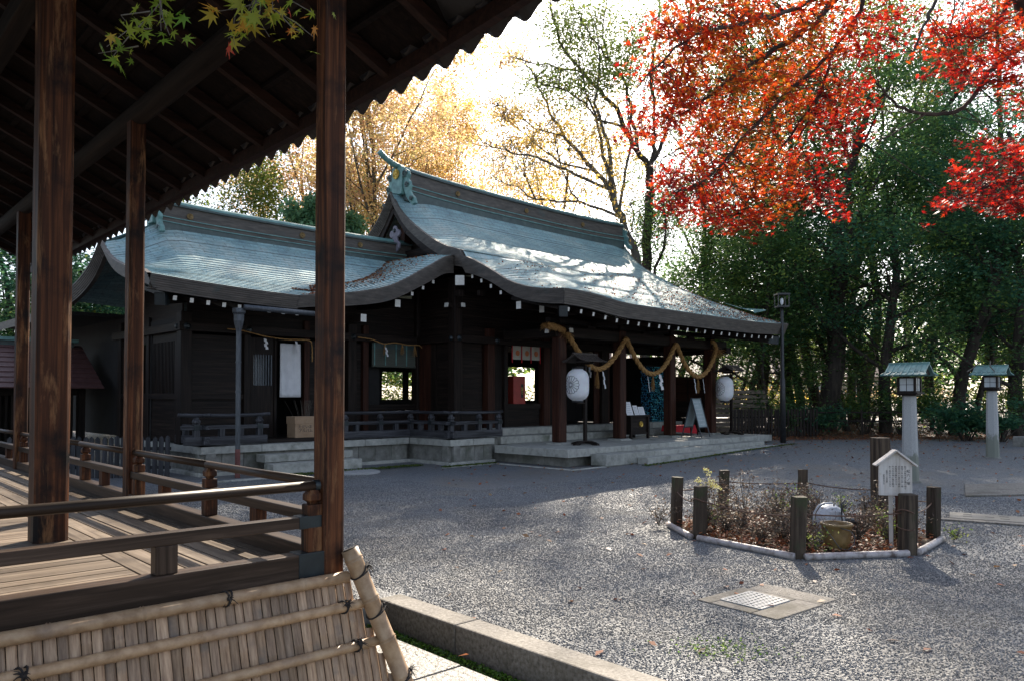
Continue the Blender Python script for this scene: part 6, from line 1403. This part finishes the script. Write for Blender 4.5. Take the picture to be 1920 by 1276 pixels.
shaped_tree('tall pale forked tree with sparse leaves above the right of the wood', 35, 1600, [
  ([(1598, 790), (1600, 600), (1615, 430), (1642, 311)], .2, .12), ([(1642, 311), (1675, 250), (1712, 200), (1750, 130), (1790, 60), (1800, -30)], .10, .03), ([(1642, 311), (1700, 290), (1740, 262), (1762, 200), (1770, 120)], .07, .02), ([(1630, 340), (1655, 260), (1665, 180), (1690, 90), (1680, 0)], .08, .02), ([(1615, 430), (1650, 380), (1710, 340)], .05, .015), ([(1712, 200), (1750, 190), (1800, 150), (1850, 130)], .05, .015)], [
  (1700, 170, 60, 50, 45, 40, .12, 'lf_olive'), (1770, 90, 60, 50, 45, 45, .12, 'lf_olive'), (1660, 90, 50, 60, 35, 40, .12, 'lf_olive'), (1740, 250, 50, 35, 26, 40, .12, 'lf_green'), (1690, 10, 80, 40, 40, 60, .13, 'lf_olive'), (1620, 330, 40, 40, 30, 45, .12, 'lf_olive')], 'barkl', 13, gap=.3)
shaped_tree('tall dark tree with flat layered sprays at the upper right edge', 34, 1895, [
  ([(1900, 790), (1895, 600), (1890, 420), (1885, 250), (1880, 100), (1885, -40)], .2, .06), ([(1890, 330), (1840, 300), (1790, 290), (1740, 300)], .05, .012), ([(1886, 260), (1830, 225), (1770, 215), (1720, 220)], .05, .012), ([(1884, 200), (1840, 160), (1790, 150), (1750, 150)], .05, .012), ([(1885, 240), (1920, 210), (1960, 200)], .05, .012), ([(1882, 140), (1840, 100), (1800, 90)], .04, .012), ([(1888, 300), (1930, 280), (1970, 275)], .04, .012)], [
  (1800, 288, 70, 12, 40, 70, .13, 'lf_teal'), (1790, 215, 70, 12, 40, 70, .13, 'lf_teal'), (1800, 152, 55, 12, 30, 70, .13, 'lf_teal'), (1920, 205, 40, 14, 24, 70, .13, 'lf_teal'), (1820, 95, 50, 14, 24, 60, .13, 'lf_teal'), (1930, 280, 40, 14, 24, 60, .13, 'lf_teal'), (1880, 340, 60, 30, 40, 60, .13, 'lf_teal'), (1890, 30, 60, 40, 40, 60, .13, 'lf_teal')], 'barkd', 14, gap=.3)
# pine above the wing ridge
T = Tree(777); T.build('pine_tree', 'bushy blue-green pine rising over the wing ridge', 'tree', (px2(525, 32), 32, .2), ('barkd', 'lf_pine'), (520, 60, .22, .20, .0), ptree(h=9.6, r=.18, kids=(22, 6, 4), start=(.45, .3, .3), len=(.26, .45, .4), ang=((55, 85), (35, 60), (30, 60))))

# ------------------------------------------------------------------ red maple
def maple_leaf(nrm_fold=.12):
    lob = [(0, 1.0), (42, .86), (85, .62), (128, .36)]
    pts = [(0, -.10)]
    seq = [(-128, .36), (-106, .2), (-85, .62), (-63, .27), (-42, .86), (-21, .34), (0, 1.0), (21, .34), (42, .86), (63, .27), (85, .62), (106, .2), (128, .36)]
    out = []
    for a, r_ in seq: out.append((math.sin(R(a)) * r_, math.cos(R(a)) * r_, -nrm_fold * r_ ** 2))
    V = np.array([(0, 0, 0), (0, -.06, 0)] + out)
    n = len(out); F = [(0, 2 + i, 3 + i) for i in range(n - 1)] + [(0, 1, 2), (0, 2 + n - 1, 1)]
    return V * .5, np.array(F)
LV, LF = maple_leaf()
def maple_leaves(C, size, down=.35, r_=rng, flat=.7):
    n = len(C); t, b, nn = rand_basis(n, flat, r_)
    # leaf tips hang a little
    t[:, 2] -= down; t -= (t * nn).sum(1)[:, None] * nn; t /= np.linalg.norm(t, axis=1)[:, None]; b = np.cross(nn, t)
    s = (size * r_.uniform(.5, 1.3, n))[:, None, None]
    V = C[:, None, :] + (LV[None, :, 0:1] * b[:, None, :] + LV[None, :, 1:2] * t[:, None, :] + LV[None, :, 2:3] * nn[:, None, :]) * s
    F = (LF[None] + (np.arange(n) * len(LV))[:, None, None]).reshape(-1, 3)
    return V, F
maple = thing('red_maple', 'brilliant red and orange maple reaching in from the upper right', 'tree', (6.9, 7.6, 0))
MO = Vector((6.9, 7.6, 0))
def at(px_, py_, Y): return Vector(((px_ - 960) / 1440 * Y, Y, 1.55 + (743 - py_) / 1440 * Y)) - MO
wood_mb = MB()
nodes = []                                   # points twigs may spring from
def limb(pts, r0, r1):
    pts = [Vector(p) for p in pts]; out = []
    for i in range(len(pts) - 1):
        p0 = pts[max(i - 1, 0)]; p1 = pts[i]; p2 = pts[i + 1]; p3 = pts[min(i + 2, len(pts) - 1)]
        for k in range(5):
            t = k / 5; out.append(.5 * ((2 * p1) + (-p0 + p2) * t + (2 * p0 - 5 * p1 + 4 * p2 - p3) * t * t + (-p0 + 3 * p1 - 3 * p2 + p3) * t ** 3) + Vector([random.gauss(0, .008) for _ in range(3)]))
    out.append(pts[-1]); n = len(out); rs = [(r0 + (r1 - r0) * i / (n - 1)) * (.72 if r0 < .09 else 1) * random.uniform(.94, 1.06) for i in range(n)]
    wood_mb.tube(out, rs, 9); nodes.extend(out)
limb([(0, 0, -.1), (-.05, 0, 1.0), (-.2, .05, 2.0), (-.45, .1, 2.9), (-.6, .0, 3.4)], .17, .12)
fork = Vector((-.6, 0, 3.4))
limb([fork, at(1960, 60, 7.4), at(1915, -40, 7.2), at(1880, -160, 7)], .10, .06)
limb([at(1935, 70, 7.4), at(1915, 88, 7.3), at(1862, 130, 7.2), at(1832, 178, 7.1), at(1797, 205, 7.05), at(1742, 209, 7), at(1690, 193, 6.9), at(1649, 150, 6.8)], .045, .012)
limb([fork, at(1990, -60, 7.0), at(1850, -170, 6.8), at(1700, -150, 6.7), at(1600, -40, 6.6), at(1520, 45, 6.5), at(1420, 110, 6.4), at(1300, 200, 6.2)], .085, .014)
limb([at(1650, -110, 6.7), at(1620, 10, 6.8), at(1570, 90, 6.9), at(1545, 170, 7.0), at(1500, 260, 7.0)], .035, .010)
limb([at(1600, -40, 6.6), at(1480, 15, 6.2), at(1380, 40, 5.9), at(1290, 70, 5.7), at(1220, 130, 5.6)], .03, .008)
limb([at(1570, 90, 6.9), at(1470, 180, 6.6), at(1400, 250, 6.4), at(1330, 330, 6.3), at(1270, 360, 6.2)], .028, .007)
limb([at(1545, 170, 7.0), at(1470, 270, 7.1), at(1420, 350, 7.1), at(1390, 400, 7.0)], .02, .006)
limb([at(1850, -170, 6.8), at(1780, -30, 6.2), at(1740, 40, 6.0), at(1720, 90, 5.9)], .03, .008)
limb([fork, at(2010, 200, 7.2), at(1960, 300, 7.3), at(1880, 340, 7.3), at(1790, 375, 7.2)], .05, .008)
limb([at(1940, -100, 7.0), at(1890, 20, 7.0), at(1850, 60, 6.9), at(1790, 60, 6.8)], .03, .008)
limb([at(1500, 60, 6.5), at(1380, 160, 6.9), at(1290, 260, 7.1), at(1240, 300, 7.1)], .022, .006)
limb([at(1500, 260, 7.0), at(1530, 320, 7.0), at(1545, 370, 7.0)], .010, .005)
limb([at(1742, 209, 7), at(1660, 260, 6.9), at(1600, 300, 6.9)], .012, .005)
NP = np.array([tuple(p) for p in nodes])
blobs = [  # px, py, rx, ry, depth, sprays, hue (0 crimson .. 1 orange-olive)
 (1280, 60, 80, 55, 5.9, 34, .55), (1350, 20, 110, 45, 6.1, 40, .6), (1250, 160, 60, 50, 5.9, 26, .5), (1340, 130, 90, 60, 6.3, 46, .72), (1450, 70, 100, 70, 6.5, 56, .78), (1560, 40, 90, 60, 6.7, 44, .55), (1630, 70, 55, 60, 6.7, 22, .25),
 (1230, 225, 45, 30, 6.1, 14, .35), (1310, 230, 75, 55, 6.5, 36, .6), (1420, 200, 90, 70, 6.8, 54, .8), (1520, 170, 80, 70, 7.0, 44, .55), (1600, 190, 50, 50, 7.0, 20, .2), (1560, 250, 50, 60, 7.1, 26, .12), (1290, 320, 60, 35, 6.6, 22, .4), (1370, 310, 70, 50, 6.9, 34, .7), (1450, 290, 60, 55, 7.1, 32, .6),
 (1260, 350, 35, 30, 6.5, 12, .2), (1310, 385, 60, 35, 6.7, 26, .25), (1380, 385, 60, 40, 6.9, 30, .5), (1440, 370, 45, 30, 7.0, 18, .75), (1540, 345, 30, 40, 7.0, 12, .08), (1400, 425, 25, 14, 6.9, 5, .3), (1570, 385, 20, 12, 7.0, 3, .1), (1500, 345, 30, 40, 7.1, 12, .45),
 (1700, 10, 40, 25, 6.8, 5, .2), (1800, 60, 70, 60, 6.7, 34, .35), (1880, 30, 60, 60, 6.8, 30, .5), (1860, 120, 60, 40, 7.0, 22, .3), (1915, 130, 40, 60, 7.0, 20, .35), (1800, 120, 40, 30, 6.8, 10, .2),
 (1890, 290, 60, 45, 7.2, 26, .12), (1830, 345, 55, 35, 7.2, 22, .10), (1880, 380, 60, 25, 7.2, 20, .1), (1780, 385, 30, 14, 7.2, 7, .12), (1930, 340, 40, 60, 7.2, 22, .12), (1930, 200, 30, 40, 7.2, 6, .2),
 (1430, -60, 230, 50, 6.6, 46, .5), (1880, -60, 90, 50, 6.9, 24, .4)]
ctrs = []; hues = []; twig = MB()
for bx_, by_, rx, ry, Yd, ns, hue in blobs:
    for _ in range(ns):
        r1, a1 = math.sqrt(random.random()), random.uniform(0, 6.283)
        c = at(bx_ + rx * r1 * math.cos(a1), by_ + ry * r1 * math.sin(a1), Yd + random.gauss(0, .32))
        d2 = ((NP - np.array(c)) ** 2).sum(1); j = int(np.argmin(d2 + rng.random(len(NP)) * .05)); root = Vector(NP[j]); dv = c - root
        if dv.length > 1.3: root = c - dv.normalized() * 1.0
        mid = root.lerp(c, .5) + Vector((random.gauss(0, .04), random.gauss(0, .04), random.uniform(0, .06)))
        hd = (c - root).normalized(); hd.z *= .4; hd.normalize(); L = random.uniform(.22, .42); end = c + hd * L * .6 - Vector((0, 0, .05))
        twig.tube([root, mid, c, end], [.0045, .0035, .0025, .0015], 3, caps=False)
        k = random.randint(17, 27)
        for q in range(k):
            u = random.random(); base = c - hd * L * .5 + hd * L * 1.1 * u; side = Vector((-hd.y, hd.x, 0)) * random.choice((-1, 1)) * random.uniform(.01, .11)
            ctrs.append(tuple(base + side + Vector((0, 0, random.gauss(-.01, .025))))); hues.append(min(1, max(0, random.gauss(hue * .85 + .08, .17))))
wood_mb.obj('branch', ['barkd'], maple, True); twig.obj('twig', ['barkd'], maple)
C = np.array(ctrs); H = np.array(hues); V, F = maple_leaves(C, .086)
nl = len(C); order = np.argsort(((C + np.array(MO)) ** 2).sum(1)); first = order[:300]; rest = order[300:]
nf = len(LF)
for j in first:
    o = np_mesh('leaf', V[j] - C[j], LF, ['lf_red'], maple, rnd=np.full(nf, H[j]), fsize=3); o.location = C[j]
Vr = V[rest].reshape(-1, 3); Fr = (LF[None] + (np.arange(len(rest)) * len(LV))[:, None, None]).reshape(-1, 3)
np_mesh('leaves', Vr, Fr, ['lf_red'], maple, rnd=np.repeat(H[rest], nf), fsize=3, kind='stuff')
# two turning sprays hanging into the upper left
def spray(label, YD, stems, hue):
    x0, y0 = stems[0][0]; org = Vector(((x0 - 960) / 1440 * YD, YD, 1.55 + (743 - y0) / 1440 * YD))
    t = thing('maple_spray', label, 'maple branch', org, 0, 'turning maple sprays hanging before the stage roof'); mb = MB(); k = 0
    for st in stems:
        pts = [Vector(((x - 960) / 1440 * YD + random.gauss(0, .01), YD + random.gauss(0, .02), 1.55 + (743 - y) / 1440 * YD)) - org for x, y in st]
        mb.tube(pts, [.0028] + [.0018] * (len(pts) - 2) + [.001], 4)
        tot = sum((b - a).length for a, b in zip(pts, pts[1:])); n = int(tot / .021)
        for i in range(n):
            s = tot * (i + .5) / n; j = 0
            while j < len(pts) - 2 and s > (pts[j + 1] - pts[j]).length: s -= (pts[j + 1] - pts[j]).length; j += 1
            p = pts[j].lerp(pts[j + 1], min(1, s / max(1e-5, (pts[j + 1] - pts[j]).length)))
            if p.z + org.z > 1.55 + (743 + 60) / 1440 * YD: continue
            p = p + Vector((random.gauss(0, .026), random.gauss(0, .03), random.gauss(-.008, .014)))
            Vl, _ = maple_leaves(np.array([tuple(p)]), .088, .8, rng, .1)
            o = np_mesh('leaf', Vl[0] - np.array(p), LF, ['lf_yg'], t, rnd=np.full(nf, min(1, max(0, random.gauss(hue, .2)))), fsize=3); o.location = p
    mb.obj('twig', ['barkl'], t)
spray('greenish turning maple spray hanging at the upper left', 2.45, [[(330, -120), (300, -10), (262, 40), (235, 75), (200, 108)], [(300, -60), (290, 10), (292, 55)], [(262, 40), (232, 50), (195, 85)], [(275, 15), (230, 22), (222, 30)], [(292, -5), (303, 30), (300, 62)], [(235, 75), (205, 92), (172, 92)]], .22)
spray('orange-tinted turning maple spray beside the corner pillar', 2.5, [[(520, -140), (480, -20), (440, 20), (425, 45), (447, 85)], [(500, -60), (510, 5), (545, 30), (585, 62)], [(480, -20), (430, 5), (398, 18)], [(480, -10), (488, 30), (500, 55)], [(510, 5), (535, 45), (555, 62)], [(440, 20), (418, 50), (412, 62)], [(500, -40), (560, -5), (580, 22)], [(470, -20), (460, 20), (470, 40)]], .60)

# ------------------------------------------------------------------ planting bed, litter
def inpoly(x, y, P):
    c = False; j = len(P) - 1
    for i in range(len(P)):
        if (P[i][1] > y) != (P[j][1] > y) and x < (P[j][0] - P[i][0]) * (y - P[i][1]) / (P[j][1] - P[i][1]) + P[i][0]: c = not c
        j = i
    return c
BEDP = [(1.93, 9.3), (2.0, 8.4), (2.74, 7.40), (3.9, 7.58), (4.6, 8.36), (4.55, 9.5), (3.83, 10.25), (2.79, 10.25)]
MB().add([(x, y, .02) for x, y in BEDP] + [(3.2, 8.8, .05)], [(i, (i + 1) % 8, 8) for i in range(8)]).obj('bed_soil', ['soil'])
bpy.data.objects['bed_soil']['kind'] = 'structure'
pts = []
while len(pts) < 5200:
    x, y = random.uniform(1.9, 4.7), random.uniform(7.3, 10.3)
    if inpoly(x, y, BEDP): pts.append((x, y, .035 + abs(random.gauss(0, .03))))
V, F = leaf_quads(np.array(pts), .05, .8, .6); o = np_mesh('leaf_litter', V, F, ['lf_litter'], None, rnd=rng.random(len(F)), kind='stuff')
# fallen leaves across the yard, denser under the trees, and on the roof
pts = []
for _ in range(5000):
    Y = 4.5 + 24 * random.random() ** .7; X_ = random.uniform(-.1, .72) * Y
    pts.append((X_, Y, ground_z(X_, Y) + .012))
pts = [p for p in pts if p[1] > 20 + random.gauss(0, 4) or random.random() < .16]
for _ in range(9000): Y = random.uniform(24.2, 33); X_ = random.uniform(.28, .72) * Y; pts.append((X_, Y, ground_z(X_, Y) + .02 + abs(random.gauss(0, .02))))
V, F = leaf_quads(np.array(pts), .07, 1.2, .6); np_mesh('fallen_leaves', V, F, ['lf_litter'], None, rnd=rng.random(len(F)), kind='stuff')
pts = []
for _ in range(9000):
    a, b = random.uniform(-.2, 9.7), random.uniform(-.3, 3.6)
    dens = sstep((a - 1) / 8) * (1.2 - .35 * b) + .05
    if mnoise.noise(Vector((a * .8, b * 1.1, 3))) * .8 + dens > random.random() * 1.5: pts.append((*BW(a, b)[:2], zm(a, b) + .025))
for _ in range(1700):
    a = random.uniform(-4.6, -.6); 
    # leaves gathered along the valley
    b = 3.25
    while b < 5.6 and zw(a, b) < zk(a, b): b += .05
    b = b - abs(random.gauss(0, .22)) if random.random() < .35 else random.uniform(3.55, max(3.6, b))
    if b > 3.2: pts.append((*BW(a, b)[:2], max(zk(a, b), zw(a, b)) + .025))
V, F = leaf_quads(np.array(pts), .06, 1.0, .6); np_mesh('roof_leaf_litter', V, F, ['lf_litter'], None, rnd=rng.random(len(F)), kind='stuff')
# dry shrubs in the bed
def dryplant(label, x, y, h, n, mat, sp, nb=14, seedv=0, nm='dry_shrub', lsize=.035, group='dry shrubs in the planting bed', stalk='barkl', cat='shrub'):
    r_ = random.Random(int(x * 100 + y * 10)); t = thing(nm, label, cat, (x, y, .04), 0, group); mb = MB(); tips = []
    for i in range(nb):
        an = r_.uniform(0, 6.283); out = r_.uniform(.1, 1) * sp; p = Vector((0, 0, 0)); pts_ = [p]; 
        e = Vector((math.cos(an) * out, math.sin(an) * out, h * r_.uniform(.5, 1)))
        for k in range(1, 5): pts_.append(Vector((e.x * k / 4, e.y * k / 4, e.z * (k / 4) ** .8)) + Vector([r_.gauss(0, .018) for _ in range(3)]))
        mb.tube(pts_, [.005, .004, .004, .003, .002], 4, caps=False); tips += pts_[1:]
        for _ in range(5):
            q = r_.choice(pts_[1:]); w_ = Vector([r_.gauss(0, .07) for _ in range(3)]); w_.z = abs(w_.z); mb.tube([q, q + w_], [.0025, .001], 3, caps=False); tips.append(q + w_)
    mb.obj('stem', [stalk], t); T_ = np.array([tuple(q) for q in tips]); nr = np.random.default_rng(int(x * 1000 + y * 77))
    if n: C = T_[nr.integers(0, len(T_), n)] + nr.normal(size=(n, 3)) * .025; V, F = leaf_quads(C, lsize, .2, .5, nr); np_mesh('leaves', V, F, [mat], t, rnd=nr.random(n))
    return t
dl = ['at the left end of the bed', 'behind the second post', 'left of the bed middle', 'nearest the front edging, left', 'in the bed middle', 'left of the floodlight', 'behind the floodlight', 'right of the clay pot', 'beside the tall post', 'below the signboard', 'at the back of the bed', 'between the front middle post and the pot', 'by the right end post', 'at the back left of the bed', 'low at bed centre front', 'behind the middle back post']
dp = [(2.25, 8.9, .32, .30), (2.35, 8.5, .30, .28), (2.6, 8.8, .42, .35), (2.6, 8.0, .26, .3), (2.95, 8.5, .40, .35), (3.05, 8.9, .45, .35), (3.5, 9.0, .42, .3), (3.62, 8.1, .36, .26), (4.1, 8.9, .42, .3), (3.95, 8.15, .28, .22), (3.3, 9.6, .40, .35), (3.0, 7.85, .24, .22), (4.35, 8.5, .25, .25), (2.6, 9.5, .45, .3), (2.85, 8.15, .28, .3), (3.7, 9.7, .38, .3)]
for (x, y, h, s_), l in zip(dp, dl): dryplant('tangled brown dry shrub ' + l, x, y, h, 400, 'lf_dry', s_, 20)
for (x, y, h), l in zip(((2.3, 8.75, .34), (3.25, 9.3, .42), (3.9, 9.1, .38), (3.0, 7.62, .2), (3.9, 8.0, .28), (4.1, 8.45, .34), (3.45, 9.3, .44)), ('beside the flowering stems', 'behind the floodlight', 'left of the tall post', 'beside the front middle post', 'at the signboard foot', 'behind the right front post', 'at the bed back')):
    dryplant('small pale green weed ' + l, x, y, h, 130, 'lf_sprout', .14, 8, nm='green_weed', lsize=.03, group='green weeds in the planting bed', cat='weed')
def tallstem(label, x, y, stems, mat, par_n, size, stalk, group=None):
    t = thing('tall_stem_plant', label, 'plant', (x, y, 0), 0, group); mb = MB(); nr = np.random.default_rng(int(x * 991)); Cs = []
    for dx, dy, h in stems:
        pts_ = [Vector((dx * k / 5 + random.gauss(0, .008), dy * k / 5, h * k / 5)) for k in range(6)]; mb.tube(pts_, [.006, .005, .005, .004, .003, .002], 5); Cs.append(tuple(pts_[-1])); Cs.append(tuple(pts_[-1] + Vector((.035, 0, -.03))))
    mb.obj('stem', [stalk], t)
    C = np.repeat(np.array(Cs), par_n, axis=0) + nr.normal(size=(len(Cs) * par_n, 3)) * .018; V, F = leaf_quads(C, size, .2, .7, nr); np_mesh('flower_head', V, F, [mat], t, rnd=nr.random(len(C)))
    C = np.repeat(np.array(Cs) * np.array([.8, .8, .8]), 14, axis=0) + nr.normal(size=(len(Cs) * 14, 3)) * np.array([.02, .02, .07]); V, F = leaf_quads(C, .035, .2, .5, nr); np_mesh('withered_leaf', V, F, ['lf_dry'], t, rnd=nr.random(len(C)) * .5 + .5)
tallstem('pale yellow flower heads rising behind the left posts', 2.2, 8.75, [(.0, .0, .72), (-.09, .0, .60), (.03, .02, .56), (.06, .0, .60), (.11, .0, .54)], 'lf_flower', 22, .026, 'barkl')
tallstem('tall withered seed stalks behind the second post', 2.72, 9.0, [(-.05, 0, .68), (.06, 0, .64), (-.02, 0, .52), (-.14, 0, .5)], 'lf_dry', 16, .02, 'barkl')
dryplant('dry twiggy weed outside the left end post', 1.72, 9.05, .24, 90, 'lf_dry', .18, 10, group=None)
dryplant('tiny fresh green plant at the right bamboo end', 4.75, 8.25, .05, 60, 'lf_sprout', .06, 6, group=None, nm='green_weed', cat='weed')
# moss and small weeds at the drip line of the terrace
pts = []
for _ in range(2600):
    a = random.uniform(-5.3, -.3); b = 1.95 + random.gauss(0, .05) if a > -1.9 else 2.72 + random.gauss(0, .08); p = BW(a, b); pts.append((p[0], p[1], .03))
for _ in range(1200):
    a = random.uniform(1.5, 9); b = -.95 + random.gauss(0, .04); p = BW(a, b); pts.append((p[0], p[1], ground_z(p[0], p[1]) + .015))
V, F = leaf_quads(np.array(pts), .05, .5, .6); np_mesh('drip_line_weeds', V, F, ['lf_olive'], None, rnd=rng.random(len(F)) * .7, kind='stuff')
# bright green patch of small weeds on the gravel
pts = [(1.28 + random.gauss(0, .16), 4.75 + random.gauss(0, .12), .014) for _ in range(260)]
V, F = leaf_quads(np.array(pts), .02, .6, .7); np_mesh('weed_patch', V, F, ['lf_sprout'], None, rnd=rng.random(len(F)) * .5, kind='stuff')
